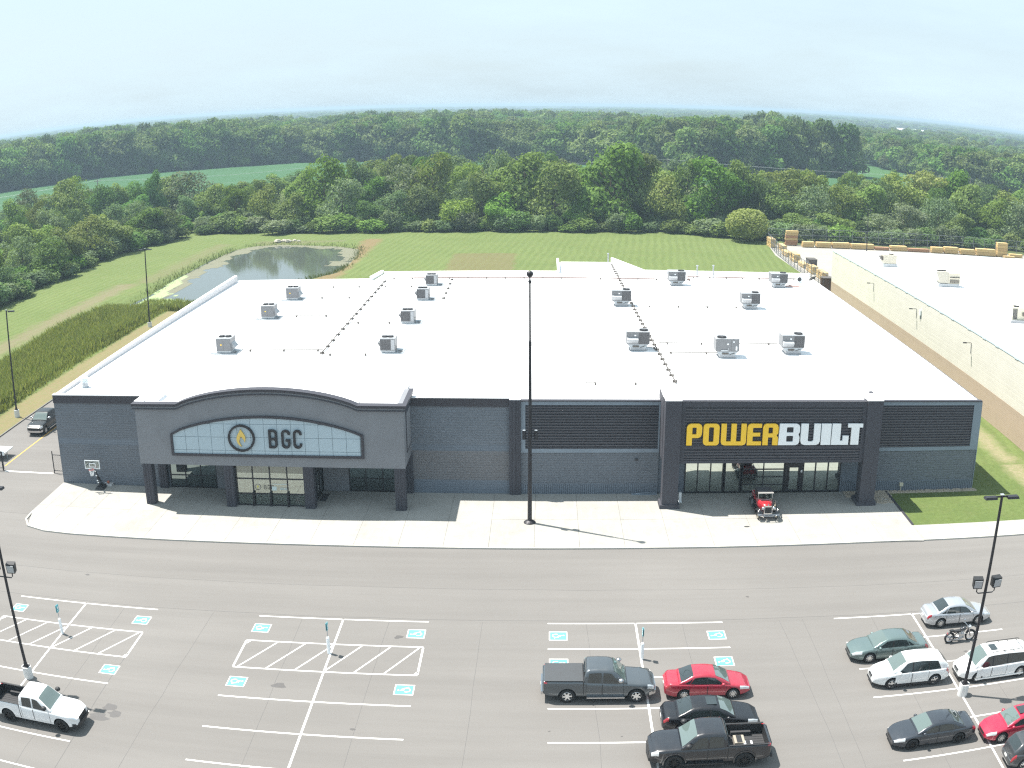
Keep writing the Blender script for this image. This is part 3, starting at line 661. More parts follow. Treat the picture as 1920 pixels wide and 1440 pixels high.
for x in (-24.15,-17.6):                                  # vestibule sides with doors
    q = MB()
    for y in (75.0,76.1,77.2,78.3): q.box(x-.05,x+.05,y-.06,y+.06,.08,3.48)
    for z in (.12,2.3,3.44): q.box(x-.045,x+.045,75.0,78.3,z-.05,z+.05)
    o = bp(q, 'side_door', M['black'])
    for ya, yb in ((75.06,76.04),(76.16,77.14),(77.26,78.24)):
        p = MB(); p.box(x-.006,x+.006,ya,yb,.17,3.39); p.build('pane', M['seeglass'], o)
    p = MB(); p.tube([(x+(.1 if x > -20 else -.1),76.25,.95),(x+(.1 if x > -20 else -.1),76.25,1.35)], .02, 6); p.build('handle', M['galv'], o)
# inside the vestibule: floor, back partition, notice, kit on the floor
m = MB(); m.box(-24.1,-17.65,74.9,80.5,.05,.085); bp(m, 'vestibule_floor', plain('vestibule_tile', (.27,.29,.26), .35, 0, .12, 1.2))
m = MB(); m.box(-24.1,-17.65,79.9,80.0,.085,3.5); m.box(-24.12,-24.02,78.6,79.9,.085,3.5); m.box(-17.74,-17.64,78.6,79.9,.085,3.5); bp(m, 'partition', plain('partition', (.20,.20,.18), .7))
m = MB(); m.box(-22.95,-22.3,79.82,79.88,.3,3.3); bp(m, 'door', plain('pale_green_door', (.42,.52,.36), .5))
m = MB(); m.box(-23.75,-23.1,79.6,79.88,.1,3.3); bp(m, 'door', plain('grey_door', (.3,.3,.29), .5))
t = thing('safety_cone', 'red cone shaped stand with white top inside the glass entrance', 'cone', (-19.0,75.35,.085))
q = MB(); q.tube([(0,0,0),(0,0,.05),(0,0,.5),(0,0,.85)], [.24,.22,.17,.08], 12); q.build('body', plain('red_plastic', (.42,.03,.05), .4), t, True)
q = MB(); q.tube([(0,0,.85),(0,0,.93),(0,0,1.0),(0,0,1.12)], [.075,.10,.10,.05], 10); q.ball((0,0,1.2), .08, 8); q.build('top', M['white'], t, True)
t = thing('floor_box', 'flat yellow case lying inside the glass entrance beside the red cone', 'case', (-18.5,75.45,.085)); q = MB(); q.box(-.32,.32,-.2,.2,0,.2); q.box(-.30,.30,-.18,.18,.2,.24); q.build('case_body', plain('ochre_case', (.42,.34,.10), .6), t); q = MB(); q.box(-.1,.1,-.23,-.2,.08,.14); q.build('handle', M['black'], t)
t = thing('cleaning_tub', 'light blue tub on the floor just inside the glass entrance', 'tub', (-22.1,75.2,.085)); q = MB(); q.tube([(0,0,0),(0,0,.28)], [.16,.22], 12); q.build('tub_body', plain('blue_tub', (.22,.48,.72), .4), t); q = MB(); q.tube([(-.2,0,.26),(-.1,0,.42),(.1,0,.42),(.2,0,.26)], .015, 6); q.build('handle', M['white'], t)
q = MB(); q.box(-17.45,-16.9,75.95,77.55,.104,.118); d_ = q.build('door_mat', plain('door_mat', (.028,.026,.032), .95), loc=None); tag(d_, 'dark rectangular door mat on the concrete right of the glass entrance', 'mat')
# print on the entrance glass: round flame mark, BGC, notice lines
def flame(cx, cz, s):
    pts = [(0,1.0),(.10,.80),(.30,.52),(.46,.22),(.50,-.10),(.44,-.38),(.38,-.52),(.36,-.30),(.22,-.08),(.08,.12),(-.02,.20),(-.10,-.02),(-.20,-.26),(-.22,-.50),(-.12,-.74),(.04,-.98),(-.20,-.86),(-.40,-.60),(-.50,-.28),(-.48,.06),(-.36,.36),(-.18,.66)]
    return [(cx+x*s, cz+z*s) for x, z in pts]
def poly2d(name, loops, depth, mat, parent, y, local=True):
    """filled 2D shape with holes (x,z) extruded towards -y"""
    cu = bpy.data.curves.new('tmp','CURVE'); cu.dimensions = '2D'; cu.fill_mode = 'BOTH'; cu.extrude = depth/2
    for lp in loops:
        sp = cu.splines.new('POLY'); sp.points.add(len(lp)-1); sp.use_cyclic_u = True
        for p, (x, z) in zip(sp.points, lp): p.co = (x, z, 0, 1)
    to = bpy.data.objects.new('tmp', cu); COL.objects.link(to); bpy.context.view_layer.update()
    me = bpy.data.meshes.new_from_object(to.evaluated_get(bpy.context.evaluated_depsgraph_get())); me.name = name
    bpy.data.objects.remove(to); bpy.data.curves.remove(cu)
    me.transform(Matrix.Translation((0,y-depth/2,0)) @ Matrix.Rotation(math.pi/2, 4, 'X')); me.materials.clear(); me.materials.append(mat)
    o = bpy.data.objects.new(name, me); COL.objects.link(o)
    if parent is not None: o.parent = parent
    return o
def circ(cx, cz, r, n=40): return [(cx+r*math.cos(2*math.pi*k/n), cz+r*math.sin(2*math.pi*k/n)) for k in range(n)]
def rrect(x0, x1, z0, z1, r, n=5):
    if not isinstance(r, (tuple, list)): r = (r,)*4       # tl, tr, br, bl
    out = []
    for (cx, cz, rr, a0) in ((x0, z1, r[0], 180),(x1, z1, r[1], 90),(x1, z0, r[2], 0),(x0, z0, r[3], -90)):
        sx = 1 if cx == x0 else -1; sz = 1 if cz == z0 else -1
        if rr <= 0: out.append((cx, cz)); continue
        for k in range(n+1):
            a = R(a0-90*k/n); out.append((cx+sx*rr+rr*math.cos(a), cz+sz*rr+rr*math.sin(a)))
    return out
dec = plain('glass_decal_dark', (.06,.06,.06), .6); 
poly2d('glass_ring', [circ(-21.98,1.62,.25,24), circ(-21.98,1.62,.215,24)], .004, dec, vest, 74.765)
poly2d('glass_flame', [flame(-21.98,1.62,.17)], .004, plain('glass_decal_yellow', (.55,.50,.10), .6), vest, 74.765)
def sLetter(ch, x0, z0, w, h, t):
    b = t*1.6
    if ch == 'B': return [rrect(x0,x0+w,z0,z0+h,(0,b,b,0)), rrect(x0+t,x0+w-t,z0+h/2+t/2,z0+h-t,(0,b*.5,b*.5,0)), rrect(x0+t,x0+w-t,z0+t,z0+h/2-t/2,(0,b*.5,b*.5,0))]
    if ch == 'C': return [arcC(x0,z0,w,h,t,.27)]
    if ch == 'G': return [arcC(x0,z0,w,h,t,.27,True)]
def arcC(x0, z0, w, h, t, gap, bar=False):
    o = rrect(x0,x0+w,z0,z0+h,w*.46,6); i = rrect(x0+t,x0+w-t,z0+t,z0+h-t,w*.46-t*.7,6)
    # open on the right between zl and zh
    zh, zl = z0+h*(1-gap), z0+h*(gap+(.22 if bar else 0))
    outer = [p for p in o]; outer_seq = []; 
    top = [(x0+w, zh)]; 
    # outer walk: from right-upper gap edge counter-clockwise over top-left-bottom to right-lower gap edge
    def walk(L, x1, zh, zl):
        up = [p for p in L if p[1] >= zh or p[0] < x0+w*.5]; lo = []
        pts = [p for p in L if not (p[0] > x0+w*.5 and zl < p[1] < zh)]
        # order by angle from centre, starting at the gap
        cx, cz = x0+w*.5, z0+h*.5; a0 = math.atan2(zh-cz, x1-cx)
        return sorted(pts, key=lambda p: (math.atan2((p[1]-cz)/h, (p[0]-cx)/w)-math.atan2((zh-cz)/h, (x1-cx)/w)+1e-6) % (2*math.pi))
    A = [(x0+w,zh)]+walk(o,x0+w,zh,zl)+[(x0+w,zl)]; B = [(x0+w-t,zh)]+walk(i,x0+w-t,zh,zl)+([(x0+w-t,zl-t)] if bar else [(x0+w-t,zl)])
    mid = [(x0+w*.48,zl),(x0+w*.48,zl-t)] if bar else []
    return A+mid+B[::-1]
for k, ch in enumerate('BGC'): poly2d('glass_letter', sLetter(ch, -21.5+k*.30, 1.43, .2, .36, .04), .004, dec, vest, 74.765)
m = MB(); m.box(-20.85,-19.65,74.755,74.77,1.86,1.90); m.box(-20.85,-20.48,74.755,74.77,1.36,1.68)
for k, (a, w_) in enumerate(((-20.2,.3),(-19.85,.22))):
    for r_ in range(3): m.box(a,a+w_,74.755,74.77,1.42+.07*r_,1.455+.07*r_)
m.build('glass_notice', plain('glass_decal_pale', (.55,.66,.66), .6), vest)
vest.children  # print sits on the panes
# ---------------------------------------------------------------- dark portal with the garage door (right)
def pcol(x0, x1, y0, y1, bx0, bx1, by0, by1):
    q = MB(); q.box(x0,x1,y0,y1,.4,8.58); q.taper(bx0,bx1,by0,by1,.08,bx0+.02,bx1-.02,by0+.02,by1-.02,.40); bp(q, 'portal_column', M['charcoal'])
    q = MB(); q.box(x0-.02,x1+.02,y0-.02,y1+.9,8.58,8.63); bp(q, 'coping', M['roof'])
pcol(8.98,10.18,75.05,76.2,8.8,10.36,74.92,76.4); pcol(24.68,25.95,75.15,76.3,24.5,26.12,75.05,76.75)
front(10.18,24.68,8.08,8.52,75.3,M['charcoal'],'portal_fascia',.5); front(10.18,24.68,3.64,3.86,75.3,M['charcoal'],'portal_fascia',.5); front(10.18,24.68,4.78,5.02,75.3,M['charcoal'],'portal_fascia',.5)
for a, b in ((10.18,10.52),(24.38,24.68)): front(a,b,3.862,8.078,75.31,M['charcoal'],'portal_fascia',.5)
front(10.52,24.38,3.87,8.07,75.46,M['slat'],'slat_back',.3)
bp(ribs(10.523,24.377,75.455,5.03,8.07,.235,.13), 'portal_slats', M['slat'], 'stuff'); bp(ribs(10.523,24.377,75.455,3.865,4.775,.235,.13), 'portal_slats', M['slat'], 'stuff')
m = MB(); m.box(10.0,24.9,75.82,78.5,3.64,3.8); bp(m, 'soffit', M['charcoal'])
m = MB(); m.box(8.95,9.2,76.21,79.5,3.6,8.55); m.box(25.7,25.95,76.31,78.35,3.6,8.5); bp(m, 'portal_side', M['charcoal'])
m = MB(); m.add([(9.0,75.32,8.524),(25.9,75.32,8.524),(25.9,80.5,RZ+.02),(9.0,80.5,RZ+.02),(9.0,80.5,RZ),(25.9,80.5,RZ),(9.0,75.8,RZ),(25.9,75.8,RZ)],[(0,1,2,3),(0,3,6),(1,7,2)])
m.box(8.93,9.3,76.2,79.6,8.552,8.60)
rd = NT('portal_roof_membrane'); v = rd.coord('Object'); rd.base(rd.mix(rd.rng(rd.noise(rd.coord('Object',(.35,1.6,1)), .9, 8, .75, .7), .5, .68, 0, .55), (.80,.80,.80), (.27,.22,.18)), .6)
bp(m, 'portal_roof', rd.m)
front(8.95,11.1,.0,3.7,78.52,M['block_plain']); front(23.95,26.0,.0,3.7,78.52,M['block_plain'])
bp(ribs(23.97,25.9,78.52,.02,.95,.165,.045,True), 'ribbed_plinth', M['block_plain'], 'stuff'); bp(ribs(10.25,11.05,78.52,.02,.95,.165,.045,True), 'ribbed_plinth', M['block_plain'], 'stuff')
front(11.1,23.95,3.3,3.7,78.5,M['charcoal'])
glazing(11.1,14.22,78.5,.08,3.3,3,(),M['mirror'],.09,.18); glazing(14.3,15.64,78.5,.08,3.3,1,(),M['mirror'],.10,.18)
glazing(20.72,23.9,78.5,.08,3.3,3,(),M['mirror'],.09,.18)
gd = glazing(15.75,19.22,78.52,.08,3.3,2,(.72,1.36,2.0,2.64),M['mirror'],.085,.12,'garage_door')
q = MB(); q.box(19.25,19.45,78.4,78.6,.08,3.3); q.box(20.5,20.70,78.4,78.6,.08,3.3); q.box(19.45,20.5,78.4,78.6,2.3,2.5); q.box(19.45,20.5,78.4,78.6,3.2,3.3); bp(q, 'door_frame', M['black'])
q = MB(); q.box(19.47,19.62,78.44,78.54,.1,2.28); q.box(20.34,20.48,78.44,78.54,.1,2.28); q.box(19.62,20.34,78.45,78.53,.1,.28); q.box(19.62,20.34,78.45,78.53,2.14,2.28); dr = bp(q, 'door', M['black'])
q = MB(); q.box(19.6,20.36,78.48,78.49,.25,2.2); q.build('pane', M['mirror'], dr); q = MB(); q.box(19.47,20.48,78.48,78.49,2.51,3.2); q.build('pane', M['mirror'], dr)
q = MB(); q.tube([(19.68,78.36,.95),(19.68,78.36,1.35)], .022, 6); q.build('handle', M['galv'], dr)
q = MB(); q.box(20.53,20.67,78.37,78.395,1.75,1.95); bp(q, 'notice_plate', M['white'])
q = MB(); q.box(23.6,23.8,78.1,78.4,1.2,1.3); bp(q, 'letter_ledge', M['black'])
m = MB(); m.box(10.2,26.0,80.5,80.6,0,3.7); bp(m, 'inner_wall', M['charcoal'])
# ---------------------------------------------------------------- BGC sign: arched panel of tiles, ring, flame, letters
sg = thing('wall_sign', 'arched pale blue sign with round flame emblem and dark letters BGC above the glass entrance', 'sign', (-20.95,CY,4.2)); SO = (20.95,-CY,-4.2)
def sp(o): o.parent = sg; o.location = SO; return o
AR = [(-28.6,4.28),(-13.33,4.28),(-13.33,6.12)]+[(-13.33-(28.6-13.33)*k/20, 6.12+1.42*(1-(2*k/20-1)**2)**.9) for k in range(1,20)]+[(-28.6,6.02)]
IN = [(-28.42,4.47),(-13.51,4.47),(-13.51,6.03)]+[(-13.51-(28.42-13.51)*k/20, 6.03+1.33*(1-(2*k/20-1)**2)**.9) for k in range(1,20)]+[(-28.42,5.95)]
sp(poly2d('sign_frame', [AR, IN], .16, M['dark'], None, CY-.0))
sp(poly2d('backing', [IN], .03, plain('sign_joint', (.20,.25,.28), .7), None, CY-.003))
def clip(poly, P):                                         # Sutherland-Hodgman against a convex CCW polygon
    for a, b in zip(P, P[1:]+P[:1]):
        out = []
        if not poly: break
        for p, q_ in zip(poly, poly[1:]+poly[:1]):
            sp_ = (b[0]-a[0])*(p[1]-a[1])-(b[1]-a[1])*(p[0]-a[0]); sq = (b[0]-a[0])*(q_[1]-a[1])-(b[1]-a[1])*(q_[0]-a[0])
            if sp_ >= 0: out.append(p)
            if sp_*sq < 0:
                t_ = sp_/(sp_-sq); out.append((p[0]+(q_[0]-p[0])*t_, p[1]+(q_[1]-p[1])*t_))
        poly = out
    return poly
for i in range(15):
    for j in range(4):
        xa = -29.49+1.06*i; za = 3.70+1.055*j; g_ = .016
        c_ = clip([(xa+g_,za+g_),(xa+1.06-g_,za+g_),(xa+1.06-g_,za+1.055-g_),(xa+g_,za+1.055-g_)], IN)
        if len(c_) < 3: continue
        ar_ = abs(sum(p[0]*q_[1]-q_[0]*p[1] for p, q_ in zip(c_, c_[1:]+c_[:1]))/2)
        if ar_ < .02: continue
        q = MB(); q.prism_y(c_, CY-.06, CY-.03); sp(q.build('tile', M['tile'], None))
sp(poly2d('ring', [circ(-22.79,5.78,1.07,56), circ(-22.79,5.78,.91,56)], .14, M['black'], None, CY-.075))
sp(poly2d('flame', [flame(-22.82,5.80,.70)], .12, M['gold'], None, CY-.075))
def arcB(): pass
for ch, x0, w in (('B',-20.62,.66),('G',-19.62,.68),('C',-18.70,.66)):
    sp(poly2d('letter', sLetter(ch, x0, 5.03, w, 1.46, .165), .16, M['black'], None, CY-.075))
# ---------------------------------------------------------------- POWERBUILT sign: separate heavy letters
sg2 = thing('wall_sign', 'large yellow and white block letters POWERBUILT on dark slatted portal', 'sign', (17.5,75.2,5.1)); SO2 = (-17.5,-75.2,-5.1)
H0, H1 = 5.12, 6.80
def X(px): return 10.66+(px-181)*.01322
HH = H1-H0; s_ = .42
def letter(loops, mat):
    o = poly2d('letter', loops, .16, mat, None, 75.30); o.parent = sg2; o.location = SO2
    sh = poly2d('letter_edge', [[(x+(.045 if False else 0), z) for x, z in lp] for lp in loops[:1]], .05, M['black'], None, 75.36)
    c = (max(x for x, z in loops[0])+min(x for x, z in loops[0]))/2; cz = (H0+H1)/2
    w_ = max(x for x, z in loops[0])-min(x for x, z in loops[0])
    for vtx in sh.data.vertices:
        vtx.co.x = c+(vtx.co.x-c)*(1+.11/w_); vtx.co.z = cz+(vtx.co.z-cz)*(1+.11/HH)
    sh.parent = sg2; sh.location = SO2
Y_, W_ = M['yellow'], M['white']
# P
a, b = X(180), X(268); letter([[(a,H0),(a+s_,H0),(a+s_,H0+.58)]+[(b-.30,H0+.58),(b-.12,H0+.66),(b-.03,H0+.82),(b,H0+1.0),(b,H1-.26),(b-.07,H1-.08),(b-.24,H1)]+[(a+.30,H1),(a+.10,H1-.09),(a,H1-.30)], rrect(a+s_,b-s_,H0+.86,H1-.28,(.05,.06,.06,0))], Y_)
a, b = X(276), X(368); letter([rrect(a,b,H0,H1,.26), rrect(a+s_,b-s_,H0+.26,H1-.26,.09)], Y_)
a, b = X(379), X(525); c_ = (a+b)/2; st = .40
letter([[(a,H1),(a,H0+.26),(a+.07,H0+.08),(a+.26,H0),(b-.26,H0),(b-.07,H0+.08),(b,H0+.26),(b,H1),(b-st,H1),(b-st,H0+.30),(c_+st/2,H0+.30),(c_+st/2,H1-.12),(c_+st/2-.0,H1),(c_-st/2,H1),(c_-st/2,H0+.30),(a+st,H0+.30),(a+st,H1)][::-1]], Y_)
a, b = X(531), X(614); letter([[(a,H0),(b,H0),(b,H0+.30),(a+s_,H0+.30),(a+s_,H0+.70),(b-.10,H0+.70),(b-.10,H0+.98),(a+s_,H0+.98),(a+s_,H1-.30),(b,H1-.30),(b,H1),(a+.26,H1),(a+.08,H1-.08),(a,H1-.26)]], Y_)
a, b = X(622), X(712); letter([[(a,H0),(a+s_,H0),(a+s_,H0+.62),(b-s_,H0+.62),(b-s_,H0),(b,H0),(b,H0+.62),(b-.12,H0+.78),(b,H0+.94),(b,H1-.26),(b-.07,H1-.08),(b-.24,H1),(a+.26,H1),(a+.08,H1-.08),(a,H1-.26)], rrect(a+s_,b-s_,H0+.92,H1-.28,.05)], Y_)
# B U I L T (white)
a, b = X(715), X(840); s2 = .62; letter([[(a,H0),(b-.30,H0),(b-.08,H0+.09),(b,H0+.30),(b,H0+.64),(b-.10,H0+.86),(b,H0+1.05),(b,H1-.28),(b-.08,H1-.08),(b-.28,H1),(a+.06,H1)], rrect(a+s2,b-.50,H0+.98,H1-.26,.07), rrect(a+s2,b-.50,H0+.26,H0+.74,.07)], W_)
a, b = X(847), X(964); letter([[(a,H1),(a,H0+.32),(a+.09,H0+.09),(a+.34,H0),(b-.34,H0),(b-.09,H0+.09),(b,H0+.32),(b,H1),(b-.52,H1),(b-.52,H0+.36),(b-.60,H0+.28),(a+.66,H0+.28),(a+.58,H0+.36),(a+.58,H1)][::-1]], W_)
a, b = X(970), X(1028); letter([[(a,H0),(b,H0),(b,H1),(a,H1)]], W_)
a, b = X(1032), X(1138); letter([[(a,H0),(b,H0),(b,H0+.72),(b-.48,H0+.72),(b-.48,H0+.32),(a+.72,H0+.32),(a+.72,H1),(a+.04,H1)]], W_)
a, b = X(1130), X(1222); c_ = (a+b)/2; letter([[(c_-.32,H0),(c_+.33,H0),(c_+.33,H1-.30),(b,H1-.30),(b,H1),(a,H1),(a,H1-.30),(c_-.32,H1-.30)]], W_)
# ---------------------------------------------------------------- small wall fittings
q = MB(); q.box(29.1,29.4,78.0,78.28,.55,.85); q.tube([(29.25,78.14,.06),(29.25,78.14,.55)], .04, 6); tag(q.build('utility_box', M['beige']), 'small beige utility box on a stub below the right louvre', 'utility box')
q = MB(); q.box(10.45,10.65,76.3,76.5,.09,.9); q.box(10.40,10.70,76.25,76.55,.09,.16); tag(q.build('waste_bin', M['white']), 'small white post standing behind the left portal column', 'post')
q = MB(); q.box(7.1,7.3,78.1,78.2,2.9,3.05); q.tube([(7.2,78.2,3.0),(7.2,78.3,3.0)], .03, 6); bp(q, 'wall_camera', M['black'])
q = MB(); q.tube([(7.2,78.0,.2),(8.2,78.0,.25),(8.9,78.05,.2)], .05, 8); q.box(6.9,8.9,77.95,78.2,.09,.17); bp(q, 'hose_pipe', M['trim'])
# ================================================================== NEIGHBOURING BUILDING
nb = thing('neighbour_building', 'large cream and tan block building with white flat roof beyond the right lawn', 'building', (45.8,120,0)); NO = (-45.8,-120,0)
NX0, NX1, NY0, NY1, NZ = 45.8, 150.0, 77.0, 163.5, 8.15
def npart(mb_, name, mat, kind=None): return mb_.build(name, mat, nb, False, kind, None, NO)
q = MB(); q.box(NX0,NX1,NY0,NY1,-.2,3.2); npart(q, 'lower_wall', M['tan'])
q = MB(); q.box(NX0+.01,NX1-.01,NY0+.01,NY1-.01,3.2,NZ-.12); npart(q, 'wall', M['cream'])
q = MB(); q.box(NX0+.3,NX1-.3,NY0+.3,NY1-.3,NZ-.115,NZ-.02); npart(q, 'roof', M['roof'])
q = MB(); q.box(NX0-.04,NX0+.32,NY0,NY1,NZ-.12,NZ+.04); q.box(NX0+.32,NX1,NY1-.3,NY1,NZ-.12,NZ+.03)
random.seed(9); y = NY0+2
while y < NY1-2:
    q.box(NX0-.055,NX0+.1,y,y+.9,NZ-.16,NZ+.048); y += random.uniform(3.5,5.5)
npart(q, 'coping', plain('pale_blue_coping', (.55,.66,.72), .5))
for i, y in enumerate((140.9,122.6,104.1)):
    t = thing('wall_lamp', ['', '', ''][i] or ['black wall lamp on the cream wall, farthest along', 'black wall lamp on the cream wall beside a small white box', 'black wall lamp on the cream wall, nearest the front'][i], 'wall lamp', (NX0,y,5.6), 0, 'lamps on the cream wall')
    q = MB(); q.box(-.05,-.005,-.028,.028,0,1.15); q.build('conduit', plain('conduit', (.30,.30,.30), .5), t)
    q = MB(); q.box(-.85,-.05,-.03,.03,1.14,1.19); q.build('arm', M['black'], t)
    q = MB(); q.taper(-1.05,-.6,-.11,.11,1.12,-1.02,-.63,-.09,.09,1.22); q.build('lamp_head', M['black'], t)
t = thing('alarm_box', 'small white box with a stub pipe beside the middle wall lamp', 'alarm box', (NX0,121.0,5.7)); q = MB(); q.box(-.2,-.005,-.2,.2,.6,1.25); q.build('box', M['white'], t); q = MB(); q.box(-.12,-.02,-.06,.06,.1,.6); q.build('pipe', M['galv'], t)
# ================================================================== ROOF PLANT
def louvred(mb, x0, x1, y, z0, z1, n, d=.03, m=0):
    w_ = (x1-x0)/n
    for k in range(n): mb.box(x0+k*w_+w_*.15, x0+k*w_+w_*.75, y-d, y+.001, z0, z1, m)
def fan(parent, x, y, z, r=.36):
    q = MB(); q.tube([(x,y,z),(x,y,z+.10)], r, 18); o = q.build('fan_ring', M['fan'], parent)
    q = MB(); q.tube([(x,y,z+.10),(x,y,z+.125)], r*.22, 10)
    for k in range(8): a = k*math.pi/8; strip(q, x-r*math.cos(a), y-r*math.sin(a), x+r*math.cos(a), y+r*math.sin(a), .025, z+.103, z+.118+.0004*k)
    q.build('fan_guard', M['coil'], o)
def unit_a(loc, label):                                  # pale unit seen end-on, pad in front, hood to the right
    t = thing('rooftop_unit', label, 'rooftop unit', loc, 0, 'heating and cooling units on the store roof')
    q = MB(); q.box(-.95,1.35,-.25,1.9,.0,.10); q.box(-1.35,.0,-.12,.25,.0,.12); q.build('curb', M['galv'], t)
    q = MB(); q.box(-.7,.7,.05,1.7,.101,.32); q.build('base_frame', M['galv'], t)
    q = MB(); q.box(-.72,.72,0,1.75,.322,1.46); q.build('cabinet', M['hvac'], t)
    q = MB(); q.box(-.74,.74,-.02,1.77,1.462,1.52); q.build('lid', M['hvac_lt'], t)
    q = MB(); q.box(-.68,-.02,-.015,0,.36,1.42); q.box(.02,.68,-.015,0,.36,1.42); q.build('access_panel', M['hvac'], t)
    q = MB(); q.box(-.3,-.16,-.022,-.015,.85,.95); q.build('warning_sticker', M['yellow'], t)
    q = MB(); q.add([(.722,.3,.5),(.722,1.4,.5),(1.1,1.4,.62),(1.1,.3,.62),(.722,.3,1.05),(.722,1.4,1.05)],[(0,1,2,3),(3,2,5,4),(0,3,4),(1,5,2)]); q.build('rain_hood', M['hvac_lt'], t)
    for x in (-.33,.33): fan(t, x, .75, 1.52, .30)
    q = MB(); q.tube([(-1.2,0,.12),(-1.2,0,.4)], .03, 6); q.tube([(-1.2,0,.2),(-.72,0,.35)], .02, 6); q.tube([(1.0,.2,.1),(1.3,.2,.25)], .03, 6); q.build('pipework', M['gas'], t)
    return t
def unit_b(loc, label):                                  # coil side to the front, hood left, pad right
    t = thing('rooftop_unit', label, 'rooftop unit', loc, 0, 'heating and cooling units on the store roof')
    q = MB(); q.box(-.55,1.45,-.2,1.9,0,.10); q.build('curb', M['galv'], t)
    q = MB(); q.box(-.68,.68,0,1.75,.101,.28); q.build('base_frame', M['galv'], t)
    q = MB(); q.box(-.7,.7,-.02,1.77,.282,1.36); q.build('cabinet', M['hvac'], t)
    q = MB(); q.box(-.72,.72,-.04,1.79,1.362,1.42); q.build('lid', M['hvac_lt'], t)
    q = MB(); louvred(q,-.66,.30,-.021,.34,1.30,12); q.build('coil_guard', M['coil'], t)
    q = MB(); q.box(.34,.66,-.035,-.021,.34,1.30); q.box(.42,.50,-.05,-.036,.8,.9); q.build('access_panel', M['hvac_lt'], t)
    q = MB(); q.add([(-.703,.3,.9),(-.703,1.3,.9),(-1.0,1.3,.92),(-1.0,.3,.92),(-.703,.3,.5),(-.703,1.3,.5)],[(3,2,1,0),(4,5,2,3),(0,4,3),(1,2,5)]); q.build('rain_hood', M['hvac'], t)
    for x in (-.30,.24): fan(t, x, .6, 1.42, .27)
    q = MB(); q.tube([(.8,.1,.1),(.8,.1,.7),(.705,.1,.7)], .03, 6); q.tube([(1.0,.0,.12),(1.35,.1,.2),(1.3,.5,.2),(.9,.6,.15)], .03, 6); q.build('pipework', M['gas'], t)
    return t
def unit_c(loc, label, flip=False):                      # darker unit on a tapered curb adapter
    t = thing('rooftop_unit', label, 'rooftop unit', loc, 0, 'heating and cooling units on the store roof')
    q = MB(); q.box(-.78,.78,-.2,1.5,0,.04); q.box(-.7,.7,-.1,1.4,.041,.30); q.build('curb', M['hvac_lt'], t)
    q = MB(); q.taper(-.70,.70,-.08,1.38,.302,-1.0,1.0,-.04,1.5,.62); q.build('curb_adapter', M['galv'], t)
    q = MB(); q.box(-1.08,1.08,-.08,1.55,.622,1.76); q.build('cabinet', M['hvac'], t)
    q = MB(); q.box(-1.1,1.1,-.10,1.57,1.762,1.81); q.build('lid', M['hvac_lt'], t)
    if not flip:
        q = MB(); louvred(q,.05,1.05,-.081,.66,1.72,13); q.build('coil_guard', M['coil'], t)
        q = MB(); q.add([(-1.05,-.083,1.28),(.0,-.083,1.28),(.0,-.45,1.12),(-1.05,-.45,1.12),(-1.05,-.083,.72),(.0,-.083,.72),(.0,-.45,1.05),(-1.05,-.45,1.05)],[(3,2,1,0),(0,1,5,4),(7,6,2,3),(4,5,6,7),(0,4,7,3),(1,2,6,5)]); q.build('rain_hood', M['hvac_lt'], t)
        q = MB(); q.box(-1.02,-.02,-.095,-.082,1.34,1.72); q.build('access_panel', M['hvac'], t)
        q = MB(); q.box(-.35,-.2,-.102,-.096,1.4,1.52); q.build('warning_sticker', M['white'], t)
        fan(t, .55, .55, 1.81, .40)
    else:
        q = MB(); q.box(-1.03,.30,-.1,-.082,.66,1.72); q.box(.34,1.04,-.1,-.082,.66,1.72); q.build('access_panel', M['hvac'], t)
        q = MB(); q.box(-.05,.1,-.108,-.101,1.25,1.37); q.box(.5,.6,-.108,-.101,1.45,1.57); q.box(.75,.88,-.108,-.101,.75,1.1); q.build('warning_sticker', M['white'], t)
        q = MB(); q.box(-.6,0,-.16,-.102,.68,.78); q.tube([(.05,-.14,.7),(.05,-.14,.95)], .03, 6); q.build('pipework', M['galv'], t)
        fan(t, -.5, .45, 1.81, .42)
    q = MB(); q.box(-.5,.1,-.12,-.09,.36,.52); q.tube([(.2,-.12,.35),(.7,-.1,.5)], .025, 6); q.build('condensate_line', M['gas'], t)
    return t
z = RZ
unit_a((-29.9,93.6,z), 'pale unit nearest the front in the left row on the white roof')
unit_a((-29.75,109.6,z), 'pale unit in the middle of the left row on the white roof')
unit_a((-29.6,120.6,z), 'pale unit at the back of the left row on the white roof')
unit_b((-14.25,93.8,z), 'coil fronted unit nearest the front in the second row on the roof')
unit_b((-14.05,106.8,z), 'coil fronted unit second from the front in the second row on the roof')
unit_b((-13.95,119.8,z), 'coil fronted unit third from the front in the second row on the roof')
unit_b((-13.95,129.6,z), 'coil fronted unit farthest back in the second row, by the rear roof edge')
unit_c((8.6,95.2,z), 'grey unit with hood just left of the long bare gas pipe, nearer the front')
unit_c((16.55,92.6,z), 'grey unit with plain panelled front and fan at its left, front right of the roof', True)
unit_c((23.1,94.3,z), 'grey unit with hood at the front right of the roof, farthest right of its row')
unit_c((8.6,116.8,z), 'grey unit with hood left of the gas pipe, further back on the roof')
unit_c((23.2,116.0,z), 'grey unit with hood in front of the low roof ridge')
unit_c((16.6,130.8,z), 'grey unit on the rear pipe run, left of the two small vent pipes')
unit_c((29.7,130.5,z), 'grey unit on the rear pipe run beside the small round fan condenser')
t = thing('condenser', 'small white condenser with round dark fan near the rear right roof corner', 'condenser', (33.4,134.6,z))
